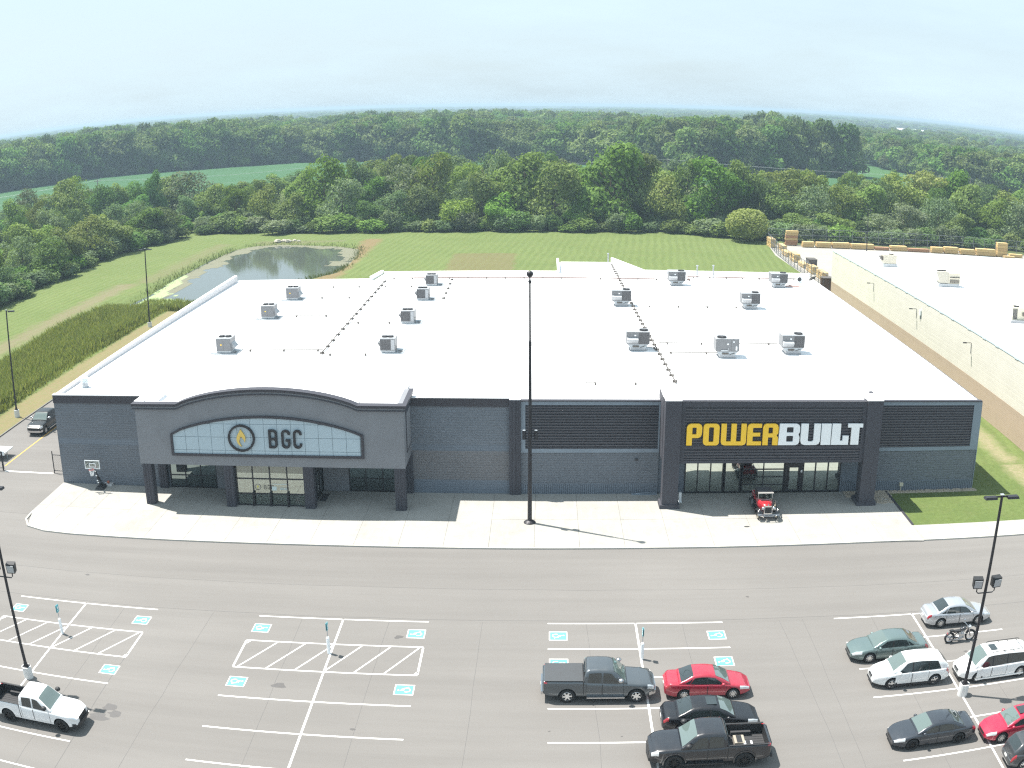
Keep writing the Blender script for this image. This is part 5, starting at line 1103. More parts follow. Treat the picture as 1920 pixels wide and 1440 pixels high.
# ================================================================== VEHICLES
def interp(tab, x):
    if x <= tab[0][0]: return tab[0][1]
    for (a, va), (b, vb) in zip(tab, tab[1:]):
        if x <= b:
            t = (x-a)/(b-a) if b > a else 0; t = t*t*(3-2*t)*.35+t*.65; return va+(vb-va)*t
    return tab[-1][1]
def catmull(P, n):
    out = []
    for i in range(len(P)-1):
        p0 = P[max(i-1,0)]; p1 = P[i]; p2 = P[i+1]; p3 = P[min(i+2,len(P)-1)]
        for k in range(n):
            t = k/n; out.append(tuple(.5*((2*b)+(-a+c)*t+(2*a-5*b+4*c-d)*t*t+(-a+3*b-3*c+d)*t**3) for a, b, c, d in zip(p0,p1,p2,p3)))
    out.append(P[-1]); return out
class Car:
    def __init__(s, L, W, top, shoulder, roof, zb=.20, rf=.75, rr=.55, af=.26, ar=.16, tb=.30, belt_in=.93, crown=.035):
        s.L, s.W, s.top, s.sh, s.roof, s.zb, s.rf, s.rr, s.af, s.ar, s.tb, s.bi, s.crown = L, W/2, top, shoulder, roof, zb, rf, rr, af, ar, tb, belt_in, crown
    def half(s, x):
        e = s.L/2-x; w = s.W
        if e < s.rf: w *= 1-s.af*(1-e/s.rf)**2.1
        e = s.L/2+x
        if e < s.rr: w *= 1-s.ar*(1-e/s.rr)**2.1
        return w
    def ring(s, x):
        w = s.half(x); zt = interp(s.top, x); zs = min(interp(s.sh, x), zt-.02); e = min(s.L/2-x, s.L/2+x)
        zb = s.zb+.10*max(0, 1-e/.5)**1.5; h = zs-zb
        return catmull([(w*.82,zb),(w*.965,zb+.06),(w*.99,zb+.30*h),(w,zb+.62*h),(w*.985,zs-.07),(w*.94,zs+.25*(zt-zs)),(w*.80,zt-.035*min(1,(zt-zs)*8)),(w*.45,zt-.006),(0,zt)], 2)
    def B(s, x, q):                                     # q in 0..1 along the half section
        P = s.ring(x); f = max(0, min(.9999, q))*(len(P)-1); i = int(f); t = f-i; return (x, P[i][0]+(P[i+1][0]-P[i][0])*t, P[i][1]+(P[i+1][1]-P[i][1])*t)
    def body(s, name, mat, parent, wheels, rt, bed=None, N=46):
        xs = []
        for k in range(N+1):
            t = k/N; xs.append(s.L/2*math.sin((t-.5)*math.pi)*.35+(t-.5)*s.L*.65)
        m = MB(); rings = []
        def full(P): return [(-y,z) for y,z in P][:-1]+[(y,z) for y,z in P[::-1]]
        R_ = []
        for x in xs: R_.append((x, full(s.ring(x))))
        def cap(P, x, sgn):
            zc = sum(z for y,z in P)/len(P); o = []
            for k, (sc, dx) in enumerate(((.965,.035),(.88,.055),(.5,.065))): o.append((x+sgn*dx, [(y*sc, zc+(z-zc)*sc) for y,z in P]))
            return o
        R_ = cap(R_[0][1], xs[0], -1)[::-1]+R_+cap(R_[-1][1], xs[-1], 1)
        n = len(R_[0][1])
        for x, P in R_: m.v += [(x,y,z) for y,z in P]
        for i in range(len(R_)-1):
            for k in range(n):
                a = i*n+k; b = i*n+(k+1) % n; m.f.append((a,a+n,b+n,b)[::-1]); m.m.append(0)
        m.f.append(tuple(range(n))[::1]); m.m.append(0); e = (len(R_)-1)*n; m.f.append(tuple(e+n-1-k for k in range(n))); m.m.append(0)
        o = m.build(name, [mat, M['plastic']], parent, True)
        bm = bmesh.new(); bm.from_mesh(o.data); bmesh.ops.recalc_face_normals(bm, faces=bm.faces[:]); bm.to_mesh(o.data); bm.free()
        cutters = []
        for x in wheels:
            for sg in (-1,1):
                c = MB(); y0 = s.W*sg*.62; y1 = sg*(s.W+.25); rr_ = rt*1.20
                c.tube([(x,min(y0,y1),rt*1.03),(x,max(y0,y1),rt*1.03)], rr_, 26, 0); cutters.append(c)
        if bed: c = MB(); c.box(*bed); cutters.append(c)
        def cut(o, cs):
            cm = MB()
            for c in cs:
                nv = len(cm.v); cm.v += c.v; cm.f += [tuple(i+nv for i in f) for f in c.f]; cm.m += [1]*len(c.f)
            co = cm.build('cutter', [mat, M['plastic']])
            bm = bmesh.new(); bm.from_mesh(co.data); bmesh.ops.recalc_face_normals(bm, faces=bm.faces[:]); bm.to_mesh(co.data); bm.free()
            co.location = o.matrix_world.translation; co.rotation_euler = parent.rotation_euler
            md = o.modifiers.new('b', 'BOOLEAN'); md.object = co; md.operation = 'DIFFERENCE'; md.solver = 'EXACT'
            bpy.context.view_layer.update(); dg = bpy.context.evaluated_depsgraph_get()
            me = bpy.data.meshes.new_from_object(o.evaluated_get(dg)); o.modifiers.clear(); old = o.data; o.data = me; me.name = name; bpy.data.meshes.remove(old)
            cmsh = co.data; bpy.data.objects.remove(co); bpy.data.meshes.remove(cmsh); return me
        bpy.context.view_layer.update()
        me = cut(o, cutters[:len(wheels)*2])
        if bed: me = cut(o, cutters[-1:])
        for p in me.polygons: p.use_smooth = p.material_index == 0
        try: me.set_sharp_from_angle(angle=R(38))
        except Exception: pass
        return o
    def patch(s, name, mat, parent, x0, x1, q0, q1, off=.006, n=6, mm=5, side=1, border=None, kindq=None):
        m = MB(); pts = []
        for i in range(n+1):
            for j in range(mm+1):
                x = x0+(x1-x0)*i/n; q = q0+(q1-q0)*j/mm; p = s.B(x,q); a = s.B(min(x+.01,s.L/2),q); b = s.B(x,min(q+.01,1)); b0 = s.B(x,max(q-.01,0))
                du = Vector(a)-Vector(p) if x+.01 <= s.L/2 else Vector((.01,0,0)); dv = Vector(b)-Vector(b0)
                nn = du.cross(dv); nn = nn.normalized() if nn.length > 1e-9 else Vector((0,1,0))
                if nn.y < -.2: nn = -nn
                pts.append(Vector(p)+nn*off)
        for sd in ((1,-1) if side == 0 else (side,)):
            base = len(m.v); m.v += [(p.x,p.y*sd,p.z) for p in pts]
            for i in range(n):
                for j in range(mm):
                    a = base+i*(mm+1)+j; f = (a,a+mm+1,a+mm+2,a+1); m.f.append(f if sd > 0 else f[::-1]); m.m.append(1 if border and (i in (0,n-1) or j == 0) else 0)
        return m.build(name, [mat, M['plastic']] if border else mat, parent, True)
    def door(s, mat, parent, x0, x1, q0, q1, side):
        # edge strips keep a constant width
        m = MB(); xs_ = [x0,x0+.022]+[x0+.022+(x1-x0-.044)*k/4 for k in range(1,4)]+[x1-.022,x1]; qs = [q0,q0+.02]+[q0+.02+(q1-q0-.02)*k/6 for k in range(1,7)]
        for x in xs_:
            for q in qs: p = s.B(x,q); m.v.append((p[0],(p[1]+.004)*side,p[2]))
        nq = len(qs)
        for i in range(len(xs_)-1):
            for j in range(nq-1):
                a = i*nq+j; f = (a,a+nq,a+nq+1,a+1); m.f.append(f if side > 0 else f[::-1]); m.m.append(1 if i in (0,len(xs_)-2) or j == 0 else 0)
        d = m.build('door', [mat, M['plastic']], parent, True)
        p = s.B(x0+.16 if True else 0, .66); h = MB(); h.box(p[0]-.10,p[0]+.10,min(p[1]*side,(p[1]+.03)*side),max(p[1]*side,(p[1]+.03)*side),p[2]-.018,p[2]+.018); h.build('handle', mat, d)
        return d
    def belt(s, x): return min(interp(s.sh, x)+.02, interp(s.top, x)-.01)
    def Wb(s, x): return s.half(x)*s.bi
    def G(s, x, z): return s.Wb(x)-s.tb*max(0, z-s.belt(x))
    def cabin(s, name, mat, parent, N=30):
        x0, x1 = s.roof[0][0], s.roof[-1][0]; m = MB(); n = None
        for i in range(N+1):
            x = x0+(x1-x0)*i/N; zr = interp(s.roof, x); zb = s.belt(x); h = max(.012, zr-zb); wt = s.Wb(x)-s.tb*h
            half = [(s.Wb(x),zb-.03),(s.Wb(x)-s.tb*h*.45,zb+h*.45),(s.Wb(x)-s.tb*h*.82,zb+h*.82),(wt-.045*min(1,h*4),zb+h-.012*min(1,h*4)),(wt*.78,zb+h+s.crown*.45),(wt*.4,zb+h+s.crown*.85),(0,zb+h+s.crown)]
            P = [(-y,z) for y,z in half][:-1]+[(y,z) for y,z in half[::-1]]; n = len(P); m.v += [(x,y,z) for y,z in P]
        for i in range(N):
            for k in range(n-1): a = i*n+k; m.f.append((a,a+1,a+n+1,a+n)[::-1]); m.m.append(0)
        m.f.append(tuple(range(n))); m.m.append(0); e = N*n; m.f.append(tuple(e+n-1-k for k in range(n))); m.m.append(0)
        o = m.build(name, mat, parent, True)
        bm = bmesh.new(); bm.from_mesh(o.data); bmesh.ops.recalc_face_normals(bm, faces=bm.faces[:]); bm.to_mesh(o.data); bm.free(); return o
    def screen(s, name, mat, parent, xa, xb, k=.86, off=.010, n=8):
        m = MB()
        for i in range(n+1):
            x = xa+(xb-xa)*i/n; zr = interp(s.roof, x); h = max(.012, zr-s.belt(x)); w = (s.Wb(x)-s.tb*h-.03)*k/.86*.93
            for j in range(9):
                y = w*(j/4-1); z = s.belt(x)+h+s.crown*(1-(j/4-1)**2*.9)+off; m.v.append((x,y,z))
        for i in range(n):
            for j in range(8): a = i*9+j; f = (a,a+1,a+10,a+9); m.f.append(f[::-1] if xb > xa else f); m.m.append(0)
        return m.build(name, mat, parent, True)
    def window(s, parent, side, xb0, xb1, xt0, xt1, top=.11, bot=.035, mat=None, name='side_window', off=.010):
        m = MB(); n, k = 8, 3
        for i in range(n+1):
            for j in range(k+1):
                t, v = i/n, j/k; xb, xt = xb0+(xb1-xb0)*t, xt0+(xt1-xt0)*t
                zt = max(interp(s.roof, xt)-top, s.belt(xb)+bot+.01); x = xb+(xt-xb)*v; z = s.belt(xb)+bot+(zt-s.belt(xb)-bot)*v
                m.v.append((x,(s.G(x,z)+off)*side,z))
        for i in range(n):
            for j in range(k): a = i*(k+1)+j; f = (a,a+k+1,a+k+2,a+1); m.f.append(f if side > 0 else f[::-1]); m.m.append(0)
        return m.build(name, mat or M['carglass'], parent, True)
WHEELS = {}
def wheel_meshes(rt, w, rim, spokes):
    key = (rt, w, rim, spokes)
    if key in WHEELS: return WHEELS[key]
    m = MB(); n = 28; prof = [(rt*.66,-w/2),(rt*.90,-w/2),(rt*.985,-w*.36),(rt,-w*.2),(rt,w*.2),(rt*.985,w*.36),(rt*.90,w/2),(rt*.66,w/2)]
    for k in range(n):
        a = 2*math.pi*k/n; m.v += [(r*math.cos(a),y,r*math.sin(a)) for r,y in prof]
    q = len(prof)
    for k in range(n):
        for j in range(q): a = k*q+j; b = k*q+(j+1)%q; c = ((k+1)%n)*q; m.f.append((a,b,c+(j+1)%q,c+j)); m.m.append(0)
    ty = m.mesh('wheel', M['rubber'], True)
    m = MB(); R0 = rt*.67
    m.tube([(0,-w*.30,0),(0,w*.18,0)], R0*.98, n, 1)
    prof = [(R0*1.0,w*.5-.012),(R0*.90,w*.5+.004),(R0*.86,w*.30)]
    b0 = len(m.v)
    for k in range(n):
        a = 2*math.pi*k/n; m.v += [(r*math.cos(a),y,r*math.sin(a)) for r,y in prof]
    for k in range(n):
        for j in range(2): a = b0+k*3+j; c = b0+((k+1)%n)*3+j; m.f.append((a,c,c+1,a+1)[::-1]); m.m.append(0)
    for k in range(spokes):
        a = 2*math.pi*k/spokes; u = Vector((math.cos(a),0,math.sin(a))); v = Vector((-math.sin(a),0,math.cos(a))); sw = R0*(.17 if spokes < 8 else .10)
        p = [u*R0*.12-v*sw*1.2, u*R0*.92-v*sw*.75, u*R0*.92+v*sw*.75, u*R0*.12+v*sw*1.2]; y1 = w*.44; y0 = w*.2
        m.add([(t.x,y0,t.z) for t in p]+[(t.x,y1+(.0 if i in (0,3) else .01),t.z) for i,t in enumerate(p)], [(0,1,2,3),(7,6,5,4),(0,4,5,1),(1,5,6,2),(2,6,7,3),(3,7,4,0)], 0)
    m.tube([(0,w*.2,0),(0,w*.47,0)], R0*.2, 12, 0)
    rm = m.mesh('rim', [rim, M['plastic']]); WHEELS[key] = (ty, rm); return WHEELS[key]
def add_wheels(t, xs, yw, rt, w, rim, spokes):
    ty, rm = wheel_meshes(rt, w, rim, spokes)
    for x in xs:
        for sg in (1,-1):
            o = link_mesh('wheel', ty, t, (x, sg*(yw-w/2), rt), (0,random.uniform(0,6),0) if sg > 0 else (0,random.uniform(0,6),math.pi)); link_mesh('rim', rm, o)
def mirrors(t, c, x, mat, z=None, s=1.):
    for sd in (1,-1):
        z_ = (z or c.belt(x)+.10); y = c.G(x,z_); m = MB(); m.ball((x,sd*(y+.14*s),z_), .115*s, 8, 0, .72); m.tube([(x+.02,sd*(y-.03),z_-.05),(x,sd*(y+.1),z_-.02)], .03, 6); m.build('wing_mirror', mat, t, True)
def front_end(c, t, grille=(.55,.30,.55), lip=True, gm=None):
    gw, za, zb_ = grille; xf = c.L/2+.052; W_ = c.half(c.L/2)
    m = MB(); m.box(xf-.06,xf+.012,-W_*gw,W_*gw,za,zb_)
    for k in range(4): z = za+(zb_-za)*(k+.5)/4; m.box(xf+.012,xf+.022,-W_*gw*.96,W_*gw*.96,z-.010,z+.010)
    m.build('grille', gm or M['plastic'], t)
    m = MB(); m.box(xf-.02,xf+.018,-W_*.85,W_*.85,.22,.32); m.build('lower_grille', M['plastic'], t)
def rear_end(c, t):
    xr = -c.L/2-.066; m = MB(); m.box(xr-.012,xr+.02,-.17,.17,.58,.70); m.build('number_plate', M['plate'], t)
def sedan(loc, rz, label, col, metal, L=4.55, W=1.77, H=1.46, wb=2.66, rt=.325, rim='alloy', spokes=10, cabf=0., deck=1.02, low=0., glassroof=False, group=None, name='parked_car'):
    t = thing(name, label, 'car', loc, rz, group or 'cars parked in the bays'); p = m_paint(label[:24], col, metal); h = L/2
    d = deck
    c = Car(L, W, [(-h,.80),(-h+.10,d-.06),(-h+.3,d),(-h+.85,d-.01),(-.6,.95),(.7+cabf,.96),(1.05+cabf,.955),(h-.75,.86),(h-.28,.76),(h-.05,.64),(h,.60)],
            [(-h,.74),(-h+.2,d-.09),(-h+1.,.92),(.2,.885),(h-1.,.83),(h-.3,.70),(h,.58)],
            [(-h+.66,d-.03),(-h+.85,d+.08),(-h+1.45,H-.075),(-h+1.9,H-.03),(-.05+cabf,H-.035),(.32+cabf,H-.085),(.60+cabf,H-.20),(1.16+cabf,.955)], .19-low)
    wx = (-(h-.98), -(h-.98)+wb); wx = (wx[0]+(0), wx[1])
    c.body('body', p, t, wx, rt); c.cabin('cabin', p, t)
    c.screen('windscreen', M['screen'], t, 1.10+cabf, .36+cabf); c.screen('rear_window', M['carglass'], t, -h+.78, -h+1.43)
    for sd in (1,-1):
        c.window(t, sd, -h+1.28, .84+cabf, -h+1.50, .34+cabf, .10, .03, M['plastic'], 'window_surround', .005)
        c.window(t, sd, -.02, .86+cabf, -.04, .36+cabf); c.window(t, sd, -h+1.30, -.10, -h+1.50, -.12)
        c.window(t, sd, -h+.98, -h+1.22, -h+1.36, -h+1.42, .12)
        c.door(p, t, -.04, .96+cabf, .14, .60, sd); c.door(p, t, -1.02, -.05, .14, .60, sd)
    c.patch('headlight', M['lampw'], t, h-.55, h-.01, .44, .67, .008, 6, 4, 1); c.patch('headlight', M['lampw'], t, h-.55, h-.01, .44, .67, .008, 6, 4, -1)
    c.patch('tail_light', M['lampr'], t, -h+.005, -h+.26, .46, .66, .008, 5, 4, 1); c.patch('tail_light', M['lampr'], t, -h+.005, -h+.26, .46, .66, .008, 5, 4, -1)
    front_end(c, t, (.55,.42,.56)); rear_end(c, t); mirrors(t, c, .78+cabf, p)
    add_wheels(t, wx, W/2-.005, rt, .21, M[rim], spokes)
    if glassroof: m = MB(); z_ = H+.012; m.box(-.25,.28,-.38,.38,z_-.02,z_+.004); m.build('sunroof', M['carglass'], t)
    return t, c, p
PI = math.pi
t, c, p = sedan((8.75,48.62,0), 0, 'bright red sedan parked nose right beside the grey pickup', (.38,.016,.040), .15, 4.5, 1.76, 1.45, 2.62, .325, 'alloy', 10)
sedan((8.48,45.35,0), 0, 'black sedan with chrome window line between red sedan and black pickup', (.008,.009,.012), .0, 4.85, 1.84, 1.47, 2.85, .34, 'alloy', 10, .05, 1.04, glassroof=True)
sedan((25.85,55.3,0), 0, 'silver sedan nose right, alone at the lane edge behind the motorcycle', (.50,.52,.55), .6, 4.65, 1.76, 1.47, 2.72, .33, 'alloy', 10)
sedan((20.0,51.7,0), PI, 'grey green sedan nose left behind the white hatchback crossover', (.13,.185,.18), .45, 4.8, 1.80, 1.46, 2.76, .33, 'alloy', 10)
sedan((19.95,42.35,0), PI, 'dark slate sedan with black wheels, nose left, bottom right of the lot', (.030,.036,.046), .3, 4.75, 1.82, 1.43, 2.74, .34, 'blackrim', 10, .0, 1.03)
sedan((25.2,41.65,0), PI, 'crimson sedan with sunroof, nose left, right of the dark slate sedan', (.42,.010,.045), .15, 4.65, 1.80, 1.43, 2.70, .33, 'alloy', 10, .0, 1.03, glassroof=True)
def wagon(loc, rz, label, col, metal, L, W, H, wb, rt, cowl, hood, rim='alloy', spokes=5, cat='car', rails=True, tail='mid', van=False, name='parked_car', screen=True, bars=False):
    t = thing(name, label, cat, loc, rz, 'cars parked in the bays'); p = m_paint(label[:24], col, metal); h = L/2; zc = 1.03 if not van else 1.0
    c = Car(L, W, [(-h,.70),(-h+.06,.98),(-h+.3,1.06),(-.6,1.03),(cowl-.2,zc+.02),(cowl,zc),(h-.6,hood),(h-.22,hood-.10),(h-.04,.70),(h,.66)],
            [(-h,.66),(-h+.2,.99),(-.8,.97),(.4,.93),(h-.9,.86),(h-.3,.76),(h,.62)],
            [(-h+.06,1.04),(-h+.22,1.26),(-h+.52,H-.15),(-h+.95,H-.055),(-.5,H-.005),(cowl-1.0,H-.03),(cowl-.72,H-.10),(cowl-.4,H-.30),(cowl+.08,zc)], .22, 1.05, .60, .33, .20, .25 if van else .29)
    wx = (-(wb/2)+(-.06), wb/2-.06)
    c.body('body', p, t, wx, rt); c.cabin('cabin', p, t)
    c.screen('windscreen', M['screen'], t, cowl+.02, cowl-.72)
    xm = cowl-1.15
    for sd in (1,-1):
        c.window(t, sd, -h+.62, cowl-.30, -h+.86, cowl-.80, .10, .03, M['plastic'], 'window_surround', .005)
        c.window(t, sd, xm+.03, cowl-.28, xm+.03, cowl-.80); c.window(t, sd, xm-1.0, xm-.05, xm-1.0, xm-.05); c.window(t, sd, -h+.66, xm-1.06, -h+.90, xm-1.06)
        c.door(p, t, xm, cowl-.12, .14, .58, sd); c.door(p, t, xm-1.06, xm-.01, .14, .58, sd)
    c.screen('rear_window', M['carglass'], t, -h+.14, -h+.50, .8)
    for sd in (1,-1):
        c.patch('headlight', M['lampw'], t, h-.70, h-.02, .42, .66, .008, 6, 4, sd); c.patch('tail_light', M['lampr'], t, -h+.005, -h+.26, .44, .66, .010, 5, 4, sd)
    front_end(c, t, (.5,.46,.66)); rear_end(c, t); mirrors(t, c, cowl-.34, p, None, 1.15)
    add_wheels(t, wx, W/2-.005, rt, .22, M[rim], spokes)
    if rails:
        for sd in (1,-1):
            m = MB(); y = sd*(W/2*.93-.24*(H-1.0)-.10); m.tube([(-h+.8,y,H+.0),(-h+.95,y,H+.055),(cowl-1.25,y,H+.055),(cowl-1.1,y,H+.01)], .022, 6); m.build('roof_rail', M['plastic'], t)
    if bars:
        for x in (-1.5,-.85,-.2):
            m = MB(); m.box(x-.012,x+.012,-W*.36,W*.36,H+.035,H+.05); m.build('roof_bar', M['plastic'], t)
        m = MB(); m.box(.15,.62,-.36,.36,H+.01,H+.032); m.build('sunroof', M['carglass'], t)
    m = MB()
    for sd in (1,-1): m.box(-h+.75,h-.95,min(sd*(W/2-.03),sd*(W/2+.006)),max(sd*(W/2-.03),sd*(W/2+.006)),.20,.30)
    m.build('sill_trim', M['plastic'] if not van else p, t)
    return t
wagon((20.45,48.62,0), PI, 'white crossover with silver wheels nose left, between grey green sedan and lamp post', (.76,.78,.78), .0, 4.66, 1.80, 1.66, 2.69, .345, 1.25, .93, 'alloy', 5, 'car', False)
wagon((26.05,48.35,0), PI, 'white minivan with dark roof bars and sunroof, right of the white crossover', (.76,.78,.78), .0, 5.15, 1.98, 1.72, 3.0, .345, 1.72, .92, 'alloy', 10, 'minivan', True, van=True, bars=True)
wagon((25.65,38.75,0), 0, 'dark grey crossover below the crimson sedan, tail lights facing left', (.045,.05,.055), .2, 4.6, 1.85, 1.67, 2.68, .35, 1.25, .95, 'alloy', 10)
def pickup(loc, rz, label, col, metal, L, W, H, wb, rt, cabx, rim='alloy', spokes=6, cover=False, bumper='chrome', grille='chrome', steps=True, tag_group='pickups parked at the store', flare=False, extended=True):
    """cabx = (rear of cab, roof front, cowl)"""
    t = thing('pickup_truck', label, 'pickup truck', loc, rz, tag_group); p = m_paint(label[:24], col, metal); h = L/2; xr, xf, xc = cabx; hz = 1.22*H/1.9; bz = 1.30*H/1.9
    c = Car(L, W, [(-h,bz-.02),(-h+.05,bz),(xr-.04,bz),(xr+.02,bz-.06),(xc-.3,hz+.01),(xc,hz),(h-.7,hz-.06),(h-.25,hz-.13),(h-.06,hz-.25),(h,hz-.32)],
            [(-h,bz-.05),(xr,bz-.05),(xr+.2,bz-.12),(xc,hz-.12),(h-.6,hz-.18),(h-.2,hz-.24),(h,hz-.36)],
            [(xr,bz-.02),(xr+.05,H-.16),(xr+.22,H-.035),(xr+.7,H-.005),(xf-.3,H-.02),(xf,H-.085),(xc+.06,hz)], .36, .7, .3, .20, .05, .22, .95, .03)
    wx = (-(h-1.22*L/5.8), -(h-1.22*L/5.8)+wb)
    bed = None if cover else (-h+.08, xr-.07, -W/2+.11, W/2-.11, .72, 2.5)
    c.body('body', p, t, wx, rt, bed); c.cabin('cabin', p, t)
    m = MB(); m.box(xr-.045,xr-.008,-W/2*1.002,W/2*1.002,.5,bz+.002); m.build('cab_gap', M['plastic'], t)
    if cover:
        m = MB(); m.box(-h+.04,xr-.05,-W/2+.06,W/2-.06,bz+.002,bz+.035); m.build('bed_cover', plain('tonneau_vinyl', (.05,.055,.06), .7), t)
    else:
        m = MB(); m.box(-h+.09,xr-.08,-W/2+.12,W/2-.12,.70,.735)
        for k in range(9): y = -W/2+.2+(W-.4)*k/8; m.box(-h+.12,xr-.12,y-.04,y+.04,.736,.75)
        for sg in (1,-1): m.box(wx[0]-.5,wx[0]+.5,min(sg*(W/2-.12),sg*(W/2-.34)),max(sg*(W/2-.12),sg*(W/2-.34)),.736,.98)
        m.build('bed_liner', plain('bed_liner', (.035,.035,.037), .8), t)
        m = MB()
        for sg in (1,-1): m.box(-h+.06,xr-.06,min(sg*(W/2-.015),sg*(W/2-.115)),max(sg*(W/2-.015),sg*(W/2-.115)),bz-.005,bz+.012)
        m.build('bed_rail', M['plastic'], t)
    m = MB(); m.box(-h-.075,-h-.055,-W/2*.78,W/2*.78,.72,bz-.04); m.build('tailgate', p, t)
    c.screen('windscreen', M['screen'], t, xc+.0, xf+.02); 
    m = MB(); m.box(xr+.012,xr+.035,-W/2*.66,W/2*.66,bz+.08,H-.17); m.build('rear_window', M['carglass'], t)
    xm = xr+(xc-xr)*(.44 if extended else .38)
    for sd in (1,-1):
        c.window(t, sd, xm+.04, xc-.32, xm+.04, xf-.08, .14, .04); c.window(t, sd, xr+.22, xm-.06, xr+.24, xm-.06, .14, .04)
        c.door(p, t, xm, xc-.10, .10, .62, sd); c.door(p, t, xr+.10, xm-.01, .10, .62, sd)
        c.patch('headlight', M['lampw'], t, h-.36, h-.01, .42, .66, .012, 5, 4, sd); c.patch('tail_light', M['lampr'], t, -h+.005, -h+.16, .50, .72, .010, 4, 4, sd)
    xg = h+.05; W_ = c.half(h); m = MB(); m.box(xg-.05,xg+.02,-W_*.62,W_*.62,.62,hz-.34)
    for k in range(4): z_ = .66+(hz-1.04)*(k+.3)/4; m.box(xg+.02,xg+.035,-W_*.6,W_*.6,z_,z_+.03)
    m.build('grille', M[grille], t)
    m = MB(); m.prism([(h-.25,-W/2*.95),(h+.10,-W/2*.72),(h+.16,0),(h+.10,W/2*.72),(h-.25,W/2*.95),(h-.30,W/2*.9),(h-.02,0),(h-.30,-W/2*.9)], .42, .62); m.build('front_bumper', M[bumper], t)
    m = MB(); m.box(-h-.16,-h-.06,-W/2*.92,W/2*.92,.50,.68); m.build('rear_bumper', M[bumper], t); m = MB(); m.box(-h-.172,-h-.162,-.16,.16,.54,.66); m.build('number_plate', M['plate'], t)
    if steps:
        for sd in (1,-1): m = MB(); m.box(xr+.15,xc-.05,min(sd*(W/2-.03),sd*(W/2+.12)),max(sd*(W/2-.03),sd*(W/2+.12)),.36,.42); m.build('side_step', M['chrome'] if bumper == 'chrome' else M['plastic'], t)
    mirrors(t, c, xc-.28, M['chrome'] if bumper == 'chrome' else M['plastic'], bz+.14, 1.5)
    m = MB(); m.box(xc-.04,xc+.05,-W/2*.75,W/2*.75,hz-.01,hz+.018); m.build('wiper_cowl', M['plastic'], t)
    m = MB(); m.box(-.8,.8,-.35,.35,.26,.40); m.box(wx[0]-.08,wx[0]+.08,-W/2+.2,W/2-.2,rt-.06,rt+.06); m.box(wx[1]-.08,wx[1]+.08,-W/2+.2,W/2-.2,rt-.06,rt+.06); m.build('chassis', M['plastic'], t)
    if flare:
        for x in wx:
            for sd in (1,-1):
                m = MB(); n = 14
                for k in range(n+1):
                    a = PI*(-.06+1.12*k/n); 
                    for rr_, yy in ((rt*1.19,0),(rt*1.36,0),(rt*1.36,.035),(rt*1.19,.05)): m.v.append((x+rr_*math.cos(a), sd*(W/2-.012+yy), rt*1.03+rr_*math.sin(a)))
                for k in range(n):
                    for j in range(4): a_ = k*4+j; b_ = k*4+(j+1)%4; m.f.append((a_,b_,b_+4,a_+4)); m.m.append(0)
                m.build('wheel_flare', p, t)
    add_wheels(t, wx, W/2-.005, rt, .27, M[rim], spokes)
    return t
pickup((2.98,48.62,0), 0, 'grey pickup with covered bed and chrome bumpers beside the red sedan', (.085,.10,.112), .5, 5.75, 2.02, 1.90, 3.62, .40, (-.80,.72,1.38), 'alloy', 6, True)
pickup((8.05,42.35,0), PI, 'black pickup with open bed and black spoked wheels in the foreground', (.007,.008,.012), .0, 5.75, 2.06, 1.94, 3.42, .43, (-.78,.70,1.42), 'blackrim', 8, False, 'plastic', 'plastic', True, flare=True)
pickup((-26.7,42.32,0), 0, 'white pickup with open black bed below the left lamp post', (.78,.79,.80), .0, 5.75, 2.02, 1.93, 3.58, .41, (-.72,.66,1.36), 'blackrim', 6, False, 'plastic', 'plastic', False)
pickup((-50.25,93.75,0), -PI/2, 'black pickup with chrome grille parked on the side drive by the store corner', (.008,.010,.011), .0, 5.75, 2.02, 1.90, 3.6, .40, (-1.15,.62,1.34), 'alloy', 6, False, 'chrome', 'plastic', True)
# load in the black pickup's bed
for (x, y, w_, d_, h_, col, lab) in ((9.55,42.45,.26,.36,.22,(.30,.27,.22),'tan carton lying in the bed of the black pickup'),(9.95,42.1,.22,.2,.2,(.62,.62,.62),'white and black battery box in the bed of the black pickup')):
    t = thing('box', lab, 'box', (x,y,.752)); q = MB(); q.box(-w_,w_,-d_,d_,0,h_); q.build('carton', plain(lab[:12], col, .8), t); q = MB(); q.box(-w_*.5,w_*.5,-d_*.9,d_*.9,h_,h_+.02); q.build('flap', M['plastic'], t)
# ---------------------------------------------------------------- motorcycle
t = thing('motorcycle', 'black and chrome motorcycle parked between silver sedan and white minivan', 'motorcycle', (25.2,52.55,0), R(4))
def mring(x, r, name):
    m = MB(); m.tube([(x+r*math.cos(a),0,r+.0+r*math.sin(a)) for a in [2*PI*k/24 for k in range(25)]], .055, 8, 0, False); o = m.build(name, M['rubber'], t, True)
    m = MB(); rr_ = r*.82; m.tube([(x+rr_*math.cos(a),0,r+rr_*math.sin(a)) for a in [2*PI*k/24 for k in range(25)]], .02, 6, 0, False)
    for k in range(16): a = 2*PI*k/16; m.tube([(x+.03*math.cos(a),.03*(-1)**k,r+.03*math.sin(a)),(x+rr_*math.cos(a),0,r+rr_*math.sin(a))], .006, 4)
    m.tube([(x,-.07,r),(x,.07,r)], .05, 8); m.build('rim', M['chrome'], o)
mring(-.74,.31,'wheel'); mring(.76,.33,'wheel')
m = MB(); m.tube([(.52,0,.86),(.15,0,.80),(-.30,0,.55),(-.74,0,.33)], .03, 6); m.tube([(.52,0,.80),(.30,0,.30),(-.25,0,.25),(-.74,.1,.31)], .025, 6); m.build('frame', M['black'], t)
m = MB(); m.ball((.20,0,.86), .17, 10, 0, .75); m.ball((.08,0,.84), .16, 10, 0, .7); m.build('fuel_tank', m_paint('tank_black', (.012,.012,.014)), t, True)
